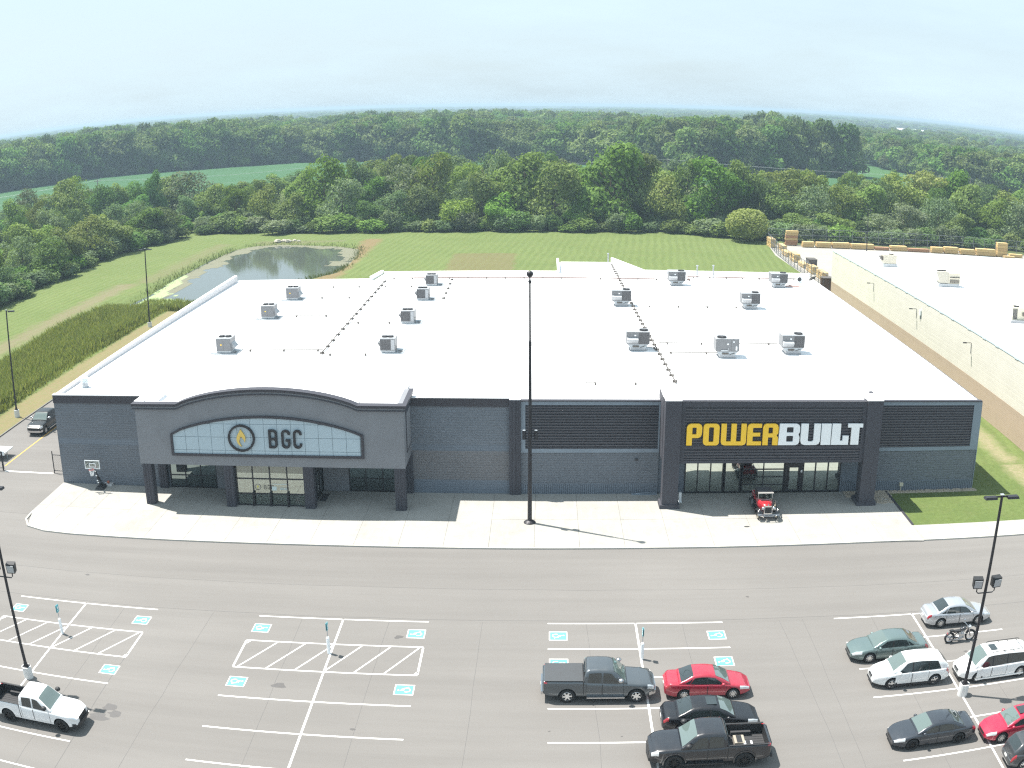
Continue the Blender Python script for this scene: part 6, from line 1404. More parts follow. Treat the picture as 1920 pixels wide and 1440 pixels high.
m = MB(); m.taper(-.55,-.02,-.13,.13,.70,-.5,-.06,-.12,.12,.79); m.taper(-.82,-.52,-.10,.10,.76,-.8,-.55,-.09,.09,.86); m.build('seat', M['plastic'], t)
m = MB(); m.box(-.18,.28,-.13,.13,.26,.55); m.tube([(.08,0,.45),(.22,0,.72)], .10, 10); m.tube([(.0,0,.45),(-.12,0,.70)], .10, 10); m.build('engine', M['alloy'], t)
m = MB()
for sd in (-.09,.09): m.tube([(.76,sd,.33),(.50,sd,.92)], .028, 6)
m.build('fork', M['chrome'], t)
m = MB(); m.tube([(.30,-.42,1.08),(.36,-.30,1.10),(.48,-.08,.98),(.48,.08,.98),(.36,.30,1.10),(.30,.42,1.08)], .018, 6); m.build('handlebar', M['chrome'], t)
for sd in (-1,1): m = MB(); m.ball((.36,sd*.38,1.26), .07, 8, 0, .6); m.tube([(.36,sd*.32,1.10),(.36,sd*.38,1.24)], .01, 4); m.build('mirror', M['chrome'], t)
m = MB(); m.ball((.62,0,.93), .11, 10); m.build('headlight', M['lampw'], t, True)
m = MB(); m.tube([(.20,-.15,.35),(-.2,-.18,.22),(-.85,-.19,.30)], .05, 8); m.tube([(.20,.15,.35),(-.2,.18,.22),(-.85,.19,.30)], .05, 8); m.build('exhaust', M['chrome'], t)
def mudguard(x, r, a0, a1):
    m = MB(); n = 12
    for k in range(n+1):
        a = R(a0+(a1-a0)*k/n); 
        for y in (-.085,0,.085): m.v.append((x+(r+.075-abs(y)*.25)*math.cos(a), y, r+(r+.075-abs(y)*.25)*math.sin(a)))
    for k in range(n):
        for j in range(2): b = k*3+j; m.f.append((b,b+1,b+4,b+3)); m.m.append(0)
    m.build('mudguard', M['black'], t, True)
mudguard(-.74,.31,20,190); mudguard(.76,.33,10,140)
m = MB(); m.box(-.98,-.93,-.06,.06,.58,.68); m.build('tail_light', M['lampr'], t)
m = MB(); m.tube([(-.1,.1,.22),(-.15,.32,.02)], .015, 5); m.build('side_stand', M['black'], t)
# ---------------------------------------------------------------- vintage red roadster pickup
t = thing('vintage_car', 'red vintage car with black wings and chrome radiator on the apron before the garage door', 'vintage car', (16.75,74.0,PZ), -PI/2)
vr = m_paint('vintage_red', (.40,.015,.025)); vb = m_paint('vintage_black', (.010,.010,.012))
S_ = [(-1.0,.56,.55,1.05),(-.35,.60,.55,1.10),(.05,.62,.55,1.14),(.40,.54,.55,1.12),(.75,.40,.55,1.10),(1.42,.27,.58,1.05)]
m = MB()
for (x,w_,z0_,z1_) in S_:
    hf = [(w_*.9,z0_),(w_,z0_+.12),(w_,z1_-.18),(w_*.86,z1_-.05),(w_*.45,z1_),(0,z1_+.01)]; P_ = [(-y,z_) for y,z_ in hf][:-1]+[(y,z_) for y,z_ in hf[::-1]]; n = len(P_); m.v += [(x,y,z_) for y,z_ in P_]
for i in range(len(S_)-1):
    for k in range(n): a = i*n+k; b = i*n+(k+1)%n; m.f.append((a,b,b+n,a+n)); m.m.append(0)
m.f.append(tuple(range(n))[::-1]); m.m.append(0); m.f.append(tuple((len(S_)-1)*n+k for k in range(n))); m.m.append(0)
m.build('body', vr, t, True)
m = MB(); m.box(-2.0,-1.02,-.62,-.56,.62,1.10); m.box(-2.0,-1.02,.56,.62,.62,1.10); m.box(-2.0,-1.02,-.56,.56,.60,.66); m.box(-2.05,-2.0,-.62,.62,.62,1.10); m.build('cargo_bed', vr, t)
m = MB(); m.box(-.95,.10,-.52,.52,.9,1.0); m.build('cockpit_floor', M['plastic'], t); m = MB(); m.box(-.9,-.35,-.5,.5,1.0,1.16); m.taper(-.98,-.85,-.5,.5,1.16,-1.08,-.98,-.5,.5,1.55); m.build('seat', plain('brown_hide', (.06,.03,.02), .6), t)
m = MB(); m.box(.12,.16,-.55,.55,1.12,1.16); m.box(.05,.09,-.55,.55,1.60,1.64); m.taper(.12,.16,-.56,-.52,1.12,.05,.09,-.56,-.52,1.64); m.taper(.12,.16,.52,.56,1.12,.05,.09,.52,.56,1.64); o = m.build('windscreen_frame', M['chrome'], t); m = MB(); m.taper(.135,.145,-.52,.52,1.16,.065,.075,-.52,.52,1.60); m.build('windscreen', m_seeglass('old_glass', .1, (.6,.68,.66)), o)
m = MB(); m.box(-1.02,.20,-.60,.60,1.70,1.735); m.taper(-1.05,-1.0,-.6,.6,1.15,-1.05,-1.0,-.6,.6,1.72); m.build('soft_top', plain('soft_top', (.05,.05,.055), .85), t)
m = MB(); m.box(.20,.30,-.60,.60,1.66,1.72); m.build('sun_visor', plain('pale_visor', (.55,.54,.50), .6), t)
m = MB(); m.box(1.42,1.47,-.27,.27,.52,1.06); m.build('radiator_core', M['plastic'], t)
m = MB()
m.box(1.43,1.50,-.33,-.26,.50,1.10); m.box(1.43,1.50,.26,.33,.50,1.10); m.box(1.431,1.499,-.26,.26,1.04,1.14); m.box(1.431,1.499,-.26,.26,.48,.55); m.tube([(1.46,0,1.14),(1.46,0,1.24)], .04, 8); m.ball((1.46,0,1.27), .05, 8); m.build('radiator_shell', M['chrome'], t)
def wing(x0, sd, r, front_):
    m = MB(); n = 14
    a0, a1 = (200,-5) if not front_ else (185,10)
    for k in range(n+1):
        a = R(a0+(a1-a0)*k/n); rr_ = r+.10
        for y, dz in ((.50,-.05),(.60,.0),(.72,.0),(.84,-.05),(.86,-.12)): m.v.append((x0+rr_*math.cos(a)*1.12, sd*y, r+.02+max(-.1,rr_*math.sin(a))+dz))
    for k in range(n):
        for j in range(4): b = k*5+j; f = (b,b+1,b+6,b+5); m.f.append(f); m.m.append(0)
    m.build('wing', vb, t, True)
for sd in (1,-1):
    wing(1.25,sd,.37,True); wing(-1.35,sd,.37,False)
    m = MB(); m.box(-.95,.85,min(sd*.56,sd*.84),max(sd*.56,sd*.84),.36,.40); m.build('running_board', vb, t)
    m = MB(); m.ball((1.55,sd*.42,.98), .13, 12); m.tube([(1.45,sd*.42,.98),(1.70,sd*.42,.98)], [.05,.135], 12); m.build('headlight', M['chrome'], t, True)
    m = MB(); m.ball((1.62,sd*.71,.86), .05, 8); m.build('side_lamp', M['chrome'], t, True)
m = MB(); m.tube([(1.78,-.82,.50),(1.90,-.5,.50),(1.93,0,.50),(1.90,.5,.50),(1.78,.82,.50)], .03, 6); m.tube([(1.78,-.82,.60),(1.90,-.5,.60),(1.93,0,.60),(1.90,.5,.60),(1.78,.82,.60)], .03, 6); m.tube([(1.6,-.35,.5),(1.9,-.35,.55)], .03, 6); m.tube([(1.6,.35,.5),(1.9,.35,.55)], .03, 6); m.build('bumper', M['chrome'], t)
m = MB(); m.box(-1.9,1.5,-.35,-.28,.40,.50); m.box(-1.9,1.5,.28,.35,.40,.50); m.box(1.2,1.3,-.66,.66,.32,.38); m.build('chassis', M['black'], t)
wm = plain('wheel_cream', (.62,.58,.45), .5)
def vwheel(x, y, z_, flat=False, rot=None):
    m = MB(); m.tube([(.36*math.cos(a),0,.36*math.sin(a)) for a in [2*PI*k/26 for k in range(27)]], .058, 8, 0, False); o = m.build('wheel', M['rubber'], t, True); o.location = (x,y,z_)
    if rot: o.rotation_euler = rot
    m = MB(); m.tube([(.30*math.cos(a),0,.30*math.sin(a)) for a in [2*PI*k/26 for k in range(27)]], .025, 6, 0, False)
    for k in range(12): a = 2*PI*k/12; m.tube([(0,0,0),(.30*math.cos(a),0,.30*math.sin(a))], .012, 4)
    m.tube([(0,-.06,0),(0,.06,0)], .07, 10); m.build('rim', wm, o)
for x in (1.25,-1.35):
    for sd in (1,-1): vwheel(x, sd*.70, .418)
vwheel(.62, .72, .80, rot=(0,0,R(-4)))
m = MB(); m.tube([(.02,.25,1.35),(-.02,.25,1.36)], .19, 16); m.build('steering_wheel', M['black'], t)
q = MB(); q.prism([(14.95+.14*math.cos(a)*1.5,71.3+.10*math.sin(a)) for a in [k*PI/5 for k in range(10)]], PZ+.004, PZ+.02); tag(q.build('dark_rag', plain('dark_rag', (.04,.04,.04), .9)), 'small dark scrap lying on the apron left of the vintage car', 'scrap')
# ================================================================== TREES
import numpy as np
def crown_mesh(name, mat, seed, n, leaf, lobes, jag=.25, droop=0., thick=.45):
    """leaf clumps (folded diamonds) spread through the outer part of several lobes; unit: crown about 1 wide, 1 high"""
    rg = np.random.default_rng(seed)
    vol = np.array([l[3]*l[4]*l[5] for l in lobes])**.67; pick = rg.choice(len(lobes), n, p=vol/vol.sum())
    L_ = np.array(lobes); c = L_[pick, :3]; r = L_[pick, 3:6]
    d = rg.normal(size=(n,3)); d[:,2] = d[:,2]*.9+.18; d /= np.linalg.norm(d, axis=1)[:,None]
    f = 1-thick*rg.random(n)**1.7; f *= 1+jag*(rg.random(n)-.35)*(rg.random(n) < .3)
    p = c+d*r*f[:,None]; p[:,2] = np.maximum(p[:,2], .015*rg.random(n))
    keep = p[:,2] > 0; nrm = d+rg.normal(size=(n,3))*.55; nrm[:,2] += .25; nrm /= np.linalg.norm(nrm, axis=1)[:,None]
    a = np.cross(nrm, rg.normal(size=(n,3))); a /= np.linalg.norm(a, axis=1)[:,None]; b = np.cross(nrm, a)
    s = leaf*(.55+.9*rg.random(n))[:,None]; w = s*(.45+.35*rg.random(n))[:,None]
    zt = np.quantile(p[:,2], .995); p[:,2] /= zt; ex = np.quantile(np.abs(p[:,:2]), .985)*2; p[:,:2] /= ex
    v = np.empty((n,4,3)); v[:,0] = p-a*s; v[:,1] = p-b*w+nrm*s*.25; v[:,2] = p+a*s; v[:,3] = p+b*w+nrm*s*.25*rg.random(n)[:,None]
    me = bpy.data.meshes.new(name); nf = n*2
    me.vertices.add(n*4); me.vertices.foreach_set('co', v.reshape(-1)); me.loops.add(nf*3); me.polygons.add(nf)
    k = np.arange(n)*4; tri = np.empty((n,2,3), dtype=np.int32); tri[:,0] = np.stack([k,k+1,k+2],1); tri[:,1] = np.stack([k,k+2,k+3],1)
    me.loops.foreach_set('vertex_index', tri.reshape(-1)); me.polygons.foreach_set('loop_start', np.arange(nf, dtype=np.int32)*3); me.update(); me.validate()
    at = me.attributes.new('leaf', 'FLOAT', 'FACE'); lt = rg.random(len(lobes))[pick]*.45+rg.random(n)*.55
    at.data.foreach_set('value', np.repeat(lt, 2).astype(np.float32)); me.materials.append(mat); return me
def lobes_round(seed, k=15, flat=1.0, low=.12):
    rg = random.Random(seed); out = [(0,0,.52,.33,.33,.40*flat)]
    for i in range(k):
        t = i/k; z = low+.80*((i*0.618) % 1.0)**.9; w = math.sin(math.pi*min(1, (z+.14)*.86))**.75
        a = i*2.399+rg.uniform(-.3,.3); rr = .34*w*rg.uniform(.85,1.15); q = rg.uniform(.13,.22)*(1.15 if z < .6 else .95)
        out.append((rr*math.cos(a), rr*math.sin(a), z, q, q, q*rg.uniform(.65,.95)*flat))
    return out
def lobes_tall(seed):
    rg = random.Random(seed); out = []
    for i in range(13):
        z = .10+.82*i/12; w = .30*math.sin(math.pi*min(1,(z+.25)*.78)); a = i*2.399; q = rg.uniform(.15,.24)
        out.append((w*math.cos(a)*.8, w*math.sin(a)*.8, z, q, q, q*.75))
    return out
def lobes_open(seed):                                    # several separate heads with gaps between
    rg = random.Random(seed); out = []
    for i in range(13):
        a = i*2.399; rr = .40*math.sqrt((i+.3)/13); z = .42+.48*rg.random()*(1-rr*.6); q = rg.uniform(.10,.17); out.append((rr*math.cos(a), rr*math.sin(a), z, q, q, q*.7))
    for i in range(4): a = rg.uniform(0,6.3); out.append((.2*math.cos(a),.2*math.sin(a),rg.uniform(.2,.4),.10,.10,.08))
    return out
def lobes_bush(seed):
    rg = random.Random(seed); out = []
    for i in range(12):
        a = i*2.399; rr = .36*math.sqrt((i+.5)/12); z = .30*rg.uniform(.6,1.3)+.36*(1-rr/.4)*rg.random(); q = rg.uniform(.16,.25); out.append((rr*math.cos(a), rr*math.sin(a), z, q, q, q*1.05))
    return out
def lobes_wood(seed):
    rg = random.Random(seed); out = [(0,0,.45,.36,.36,.40)]
    for i in range(12):
        z = .18+.62*((i*0.618) % 1.0); a = i*2.399+rg.uniform(-.4,.4); w = .36*(1-max(0, z-.45)*1.15); q = rg.uniform(.15,.25)*(1 if z < .6 else .9)
        out.append((w*math.cos(a), w*math.sin(a), z, q, q, q*.72))
    for i in range(3): out.append((rg.uniform(-.16,.16), rg.uniform(-.16,.16), rg.uniform(.74,.86), .18, .18, .14))
    return out
def trunk_mesh(name, seed, limbs=7, split=.28):
    rg = random.Random(seed); m = MB(); top = (rg.uniform(-.03,.03), rg.uniform(-.03,.03), .80)
    m.tube([(0,0,-.02),(.004,0,.05),(top[0]*.4,top[1]*.4,.4),top], [.026,.019,.013,.004], 7)
    for i in range(limbs):
        z = split+.45*i/limbs; a = i*2.4+rg.uniform(-.4,.4); l = rg.uniform(.24,.36); b = (top[0]*z,top[1]*z,z)
        m.tube([b,(b[0]+l*.5*math.cos(a),b[1]+l*.5*math.sin(a),z+.10),(b[0]+l*math.cos(a),b[1]+l*math.sin(a),z+.24)], [.010,.007,.002], 5)
    return m.mesh(name, M['bark'], True)
TR = [trunk_mesh('trunk', 1), trunk_mesh('trunk', 2, 8, .2), trunk_mesh('trunk', 3, 6, .35)]
N1 = 4200
CR = {
 'A': [crown_mesh('crown', M['leafA'], 11, N1, .028, lobes_round(1)), crown_mesh('crown', M['leafA'], 12, N1, .030, lobes_round(2,17)), crown_mesh('crown', M['leafA'], 13, N1, .028, lobes_round(3,14,.9))],
 'B': [crown_mesh('crown', M['leafB'], 21, N1, .028, lobes_round(4,13)), crown_mesh('crown', M['leafB'], 22, 3600, .030, lobes_tall(5))],
 'C': [crown_mesh('crown', M['leafC'], 31, 3000, .028, lobes_open(6), .4), crown_mesh('crown', M['leafC'], 32, 3400, .028, lobes_round(7,16), .35)],
 'D': [crown_mesh('crown', M['leafD'], 41, 3200, .024, lobes_tall(8), .4), crown_mesh('crown', M['leafD'], 42, 3600, .026, lobes_round(9,14), .35)],
 'Y': [crown_mesh('crown', M['leafC'], 51, 3000, .036, lobes_bush(10), .3)],
 'R': [crown_mesh('crown', M['leafR'], 61, 5200, .030, [(0,0,.50,.46,.46,.47),(.18,.1,.62,.28,.28,.3),(-.2,-.1,.55,.28,.28,.3),(0,-.2,.4,.3,.3,.3)], .1, 0, .3)],
 'S': [crown_mesh('crown', M['leafA'], 71, 2200, .050, lobes_bush(11), .35), crown_mesh('crown', M['leafB'], 72, 2200, .050, lobes_bush(12), .35), crown_mesh('crown', M['leafD'], 73, 2200, .046, lobes_bush(13), .4)],
 'W': [crown_mesh('crown', M['leafW'], 81+i, 2300, .044, lobes_wood(14+i), .3) for i in range(5)],
}
rt_ = random.Random(77)
def tree(name, kind, x, y, h, w, label, group=None, cat='tree', trunk=True):
    a = rt_.uniform(0,6.28)
    if not trunk: return tag(link_mesh(name, rt_.choice(CR[kind]), None, (x,y,-.05), (0,0,a), (w,w*rt_.uniform(.9,1.1),h)), label, cat, group)
    t = thing(name, label, cat, (x,y,-.05), 0, group)
    cr = link_mesh('crown', rt_.choice(CR[kind]), t, (0,0,0 if kind in 'YRS' else .04*h), (0,0,a), (w,w*rt_.uniform(.9,1.1),h*(.98 if kind in 'YRS' else .93)))
    if trunk: link_mesh('trunk', rt_.choice(TR), t, (0,0,0), (0,0,a), (h*.9,h*.9,h*.92))
    return t
KEY = [(16.2,262.0,21.0,20.0,'A'),(23.3,268.0,18.1,14.0,'A'),(-4.7,262.0,18.4,16.0,'A'),(2.4,256.0,16.5,13.0,'A'),(-12.1,268.0,19.0,9.0,'D'),(-14.9,258.0,13.8,10.0,'A'),(-10.2,253.0,9.0,10.0,'A'),(-18.4,262.0,12.3,9.0,'D'),(-28.2,268.0,18.1,12.0,'C'),(-35.5,272.0,15.3,12.0,'D'),(-30.3,262.0,10.4,9.0,'B'),(-21.0,252.0,7.6,8.0,'Y'),(-37.1,258.0,9.5,10.0,'D'),(-44.4,275.0,11.8,12.0,'A'),(-53.2,300.0,15.3,10.0,'B'),(-57.1,272.0,17.6,15.0,'C'),(-63.1,276.0,15.0,10.0,'A'),(-50.4,262.0,12.8,12.0,'D'),(-62.6,258.0,9.5,9.0,'A'),(-42.4,254.0,7.4,8.0,'B'),(-69.8,262.0,11.4,9.0,'C'),(-80.1,268.0,11.3,8.0,'C'),(-80.3,290.0,11.0,8.0,'A'),(-89.9,280.0,10.7,9.0,'A'),(-104.6,300.0,13.7,16.0,'D'),(-109.9,300.0,12.4,12.0,'A'),(-111.2,290.0,14.8,7.0,'B'),(-118.2,290.0,12.1,9.0,'B'),(-121.4,285.0,12.3,9.0,'A'),(-125.9,262.0,15.9,12.0,'A'),(-141.8,300.0,14.4,12.0,'C'),(-123.6,280.0,12.6,10.0,'B'),(-145.0,270.0,14.0,10.0,'D'),(-140.7,255.0,12.3,12.0,'A'),(-125.7,240.0,12.0,8.0,'C'),(-119.9,235.0,10.8,9.0,'D'),(-108.5,215.0,8.5,8.0,'A'),(-95.0,240.0,8.6,11.0,'A'),(-92.4,245.0,8.1,11.0,'B'),(-97.2,222.0,9.2,10.0,'A'),(-98.3,200.0,9.3,9.0,'A'),(-97.0,190.0,8.6,8.0,'B'),(-101.9,172.0,9.8,7.0,'Y'),(-106.5,195.0,8.8,8.0,'D'),(-96.8,170.0,6.0,5.5,'D'),(10.0,290.0,12.6,10.0,'A'),(8.1,254.0,6.4,8.0,'A'),(28.1,262.0,14.1,12.0,'A'),(29.4,256.0,13.0,10.0,'C'),(37.1,275.0,16.6,12.0,'A'),(42.7,262.0,17.8,18.0,'A'),(50.2,266.0,16.9,12.0,'A'),(45.7,236.2,7.4,9.5,'R'),(56.0,270.0,12.7,12.0,'D'),(65.4,280.0,14.5,14.0,'C'),(73.9,290.0,13.8,12.0,'C'),(58.5,262.0,11.4,12.0,'A'),(68.3,262.0,11.7,12.0,'D'),(75.5,262.0,12.0,11.0,'C'),(82.0,262.0,12.4,12.0,'A'),(89.0,272.0,13.3,10.0,'B'),(97.3,278.0,14.8,14.0,'C'),(108.1,285.0,15.7,16.0,'C'),(114.7,280.0,16.9,12.0,'A'),(91.0,255.0,8.7,12.0,'D'),(101.2,258.0,10.4,12.0,'D'),(115.0,268.0,13.9,12.0,'A'),(121.0,262.0,11.3,10.0,'C'),(126.1,258.0,11.4,12.0,'D'),(104.4,250.0,7.3,10.0,'A'),(82.7,252.0,5.9,10.0,'D'),(69.5,250.0,5.6,10.0,'A'),(61.4,250.0,5.3,10.0,'A')]
SPECIAL = {(16.2,262.0):'widest and tallest bright green tree, centre right of the belt behind the lawn',(-4.7,262.0):'broad full green tree left of the tallest tree behind the lawn',(-12.1,268.0):'narrow pale tree top rising beside the broad centre tree',(-28.2,268.0):'airy yellow green tree with visible limbs behind the lawn, left of centre',(-21.0,252.0):'low bright yellow green bushy tree at the lawn edge left of centre',(-53.2,300.0):'small dark round headed tree standing before the field',(-57.1,272.0):'tall pale yellow green tree behind the pond',(45.7,236.2):'round yellow green bush tree by the fence corner',(42.7,262.0):'large bright green tree just left of the fence corner, second widest',(-125.9,262.0):'dark stemmed upright tree left of the utility pole',(-111.2,290.0):'slim dark upright tree before the field, right of the utility pole',(-101.9,172.0):'yellow green rounded small tree at the far left lawn edge',(-96.8,170.0):'silvery grey shrub like tree at the left lawn edge',(108.1,285.0):'broad yellow green tree above the lumber stacks at right',(-141.8,300.0):'yellow green tree top against the field at far left'}
WORD = {'A':'mid green leafy','B':'dark green','C':'yellow green','D':'greyish green feathery','Y':'yellow green bushy','R':'round'}
def zone(x, y):
    if x < -85:
        return 'beside the cattails at far left' if y < 165 else ('left of the pond, near the lawn edge' if y < 235 and x > -112 else ('left of the pond, deep in the belt' if y < 235 else ('left of the pond head' if x > -115 else ('around the far left utility pole' if x > -150 else 'at the far left before the field'))))
    for lim, s in ((-60,'behind the rock heap at the pond head'),(-36,'behind the right part of the pond'),(-18,'left of the bare square bed, behind it'),(-5,'directly behind the bare square bed'),(11,'just left of the tallest tree'),(30,'beside and right of the tallest tree'),(47,'just left of the round bush tree'),(75,'behind the left end of the yard fence'),(105,'behind the middle of the yard fence')):
        if x < lim: return s
    return 'behind the tall right lumber stack'
def depth_word(y, x): return ('front row' if y < (262 if x > -85 else 225) else ('second row' if y < (285 if x > -85 else 275) else 'rear row'))
def tname(k, h, x, y):
    s = 'low' if h < 8 else ('middling' if h < 12 else 'tall'); z_ = zone(x, y)
    return '%s %s tree %s, %s' % (s, WORD[k], z_, depth_word(y, x)), 'trees %s' % z_
for x, y, h, w, k in KEY:
    if (x, y) in SPECIAL: tree('tree', k, x, y, h, w, SPECIAL[(x,y)], None)
    else:
        lab_, grp_ = tname(k, h, x, y); tree('tree', k, x, y, h, w, lab_, grp_)
rb = random.Random(5)
def clear(x, y, d, P): return all((x-a)**2+(y-b)**2 > d*d for a, b in P)
pts = [(k[0],k[1]) for k in KEY]
n_ = 0
while n_ < 62:                                            # fill behind the first rows
    x, y = rb.uniform(-96,178), rb.uniform(266,335)
    if not clear(x, y, 7.5, pts): continue
    pts.append((x,y)); n_ += 1; k = rb.choice('AABCD'); w = rb.uniform(8,13); lim = 1.0 if x > -52 else .8
    h = (rb.uniform(11,15) if -52 < x < 50 else rb.uniform(9.5,13.5))*lim; lab_, grp_ = tname(k, h, x, y); tree('tree', k, x, y, h, w, lab_, grp_)
for x in (-49,-44.5,-39,-34,-28.5,-23,-17.5,-12,-6,0.5):  # taller trees that screen the field behind the bare bed
    y = rb.uniform(298,318); h = rb.uniform(14.2,16.6); k = rb.choice('AABCD'); pts.append((x,y)); lab_, grp_ = tname(k, h, x, y); tree('tree', k, x, y, h, rb.uniform(9,12.5), lab_, grp_)
n_ = 0
while n_ < 80:                                            # left belt
    y = rb.uniform(105,335); x = rb.uniform(-235,-97) if y > 200 else rb.uniform(-150,-98)
    if not clear(x, y, 7.0, pts): continue
    pts.append((x,y)); n_ += 1; k = rb.choice('AABBCDD'); h = rb.uniform(6.5,10.5)*(1 if y > 200 else .82); w = rb.uniform(6.5,10.5)
    lab_, grp_ = tname(k, h, x, y); tree('tree', k, x, y, h, w, lab_, grp_)
def shl(y):
    s = 'nearest the cattails' if y < 140 else ('beside the straw coloured strip' if y < 180 else ('opposite the pond' if y < 225 else 'at the lawn corner by the pond head'))
    return 'low leafy shrub on the left lawn edge, '+s, 'shrubs on the left lawn edge, '+s
def shrub(x, y, h, w, label, group): tree('shrub', 'S', x, y, h, w, label, group, 'shrub', False)
x = -84.0
while x < 49:                                             # hedge-like edge behind the lawn
    yb = 253.5 if x < -66 else (249 if x < -20 else 248.5)
    if x > 34: yb = 247-(x-34)*.75
    shrub(x, yb+rb.uniform(.5,4), rb.uniform(1.6,5.4), rb.uniform(4,8), 'low leafy shrub on the far lawn edge %s' % zone(x, 255), 'shrubs on the far lawn edge %s' % zone(x, 255)); x += rb.uniform(2.8,4.2)
y = 112.0
while y < 252:
    xb = -94.0 if y < 215 else -94.0+(y-215)*.22
    shrub(xb-rb.uniform(.5,4.5), y, rb.uniform(2.0,4.4), rb.uniform(4.5,7), *shl(y)); y += rb.uniform(3.0,4.6)
x = 51.0
while x < 150:
    shrub(x, 238.0-max(0, x-110)*.1+rb.uniform(-1,4), rb.uniform(2.6,5.0), rb.uniform(5,7.5), 'leafy shrub %s, close to the mesh' % zone(x, 240), 'shrubs close to the mesh %s' % zone(x, 240)); x += rb.uniform(3.5,5.0)
# woodland edge beyond the field: single trees, the rest of the wood as one mass
EDGE = [(-470,474),(-286,487),(-260,511),(-245,539),(-219,548),(-193,556),(-166,572),(-139,587),(-91,573),(-39,558),(20,542),(48,502),(62,460),(100,472),(145,486)]; EDGE2 = [(197,632),(197,452),(216,436),(270,392),(330,372),(420,360)]
wood = []
for E_ in (EDGE, EDGE2):
    for (a,b),(c,d) in zip(E_, E_[1:]):
        L_ = math.hypot(c-a,d-b); k = 0
        while k < L_:
            wood.append((a+(c-a)*k/L_+rb.uniform(-2,2), b+(d-b)*k/L_+rb.uniform(0,4))); k += rb.uniform(8.5,12.5)
def wlab(x, y, h):
    s = 'at the far left end' if x < -290 else ('on the left flank of the field' if x < -215 else ('at the bend of the field edge' if x < -137 else ('facing the middle of the field' if x < -70 else ('facing the right part of the field' if x < 0 else ('behind the tallest lawn tree' if x < 50 else ('left of the small right field' if x < 160 else ('bordering the small right field on its right' if x < 215 else ('right of the small right field' if x < 290 else ('far right, above the storage yard' if x < 350 else 'at the far right end')))))))))
    s = ('very tall' if h > 25.5 else ('tall' if h > 22.5 else 'lower'))+' dark green woodland edge tree '+s
    return s, s.replace('tree', 'trees')
for x, y in wood:
    h = rb.uniform(19,25.5)+(1.5 if x < -200 else 0)-(3 if -20 < x < 45 else 0) if x < 45 else (rb.uniform(20,26.0) if x < 160 else rb.uniform(14,20)); h *= .84+.26*vnoise(x/45,y/50); tree('tree', 'W', x, y, h, rb.uniform(15,21), *wlab(x, y, h))
# instances for the mass of the wood (one stuff object with geometry nodes)
def scatter(name, pts_, src, label, cat):
    """pts_: (x, y, z, yaw, sx, sz)"""
    me = bpy.data.meshes.new(name); me.from_pydata([p[:3] for p in pts_], [], [])
    for an, dt, vals in (('yaw','FLOAT',[p[3] for p in pts_]),('sx','FLOAT',[p[4] for p in pts_]),('sz','FLOAT',[p[5] for p in pts_]),('idx','INT',[i*7919 % len(src) for i in range(len(pts_))])):
        at = me.attributes.new(an, dt, 'POINT'); at.data.foreach_set('value', vals)
    o = bpy.data.objects.new(name, me); COL.objects.link(o); tag(o, label, cat, None, 'stuff')
    g = bpy.data.node_groups.new(name, 'GeometryNodeTree'); g.interface.new_socket('Geometry', in_out='INPUT', socket_type='NodeSocketGeometry'); g.interface.new_socket('Geometry', in_out='OUTPUT', socket_type='NodeSocketGeometry')
    gi = g.nodes.new('NodeGroupInput'); go = g.nodes.new('NodeGroupOutput'); io = g.nodes.new('GeometryNodeInstanceOnPoints'); jn = g.nodes.new('GeometryNodeJoinGeometry')
    for s_ in src:
        oi = g.nodes.new('GeometryNodeObjectInfo'); oi.inputs['Object'].default_value = s_; oi.inputs['As Instance'].default_value = True; oi.transform_space = 'ORIGINAL'; g.links.new(oi.outputs['Geometry'], jn.inputs[0])
    def attr(n__, dt='FLOAT'):
        q = g.nodes.new('GeometryNodeInputNamedAttribute'); q.data_type = dt; q.inputs['Name'].default_value = n__; return q.outputs['Attribute']
    io.inputs['Pick Instance'].default_value = True; g.links.new(jn.outputs[0], io.inputs['Instance']); g.links.new(gi.outputs[0], io.inputs['Points']); g.links.new(attr('idx','INT'), io.inputs['Instance Index'])
    cx = g.nodes.new('ShaderNodeCombineXYZ'); g.links.new(attr('yaw'), cx.inputs[2]); g.links.new(cx.outputs[0], io.inputs['Rotation'])
    cs = g.nodes.new('ShaderNodeCombineXYZ'); a = attr('sx'); g.links.new(a, cs.inputs[0]); g.links.new(a, cs.inputs[1]); g.links.new(attr('sz'), cs.inputs[2]); g.links.new(cs.outputs[0], io.inputs['Scale'])
    g.links.new(io.outputs[0], go.inputs[0]); md = o.modifiers.new('scatter', 'NODES'); md.node_group = g; return o
def crowns(mesh_list):
    out = []
    for me in mesh_list:
        for o in COL.objects:
            if o.data == me: out.append(o); break
    return out
WSRC = crowns(CR['W']); SSRC = crowns(CR['S'])
W1 = EDGE[:10]+[(45,540),(60,700),(80,930),(-400,950),(-900,900),(-900,474)]
W2 = [(48,502),(62,460),(100,472),(145,486),(146,660),(60,640)]; W3 = EDGE2+[(1000,360),(1000,860),(197,800)]
rg = random.Random(99); P_ = []
def grid(poly, sp, hr, wr, z=0, keep=1.0):
    xs_ = [p[0] for p in poly]; ys_ = [p[1] for p in poly]; y = min(ys_)
    while y < max(ys_):
        x = min(xs_)+rg.uniform(0,sp)
        while x < max(xs_):
            a, b = x+rg.uniform(-.35,.35)*sp, y+rg.uniform(-.35,.35)*sp
            if abs(a) < b*.66+30 and inside(a,b,poly) and rg.random() < keep: P_.append((a,b,z,rg.uniform(0,6.3),rg.uniform(*wr),rg.uniform(*hr)*(.78+.36*vnoise(a/48,b/60))))
            x += sp
        y += sp*.9
grid(W1, 12, (17.5,24.8), (15,22)); grid(W2, 12, (18,25.5), (15,21)); grid(W3, 12, (11,18), (13,18))
y = 660.0
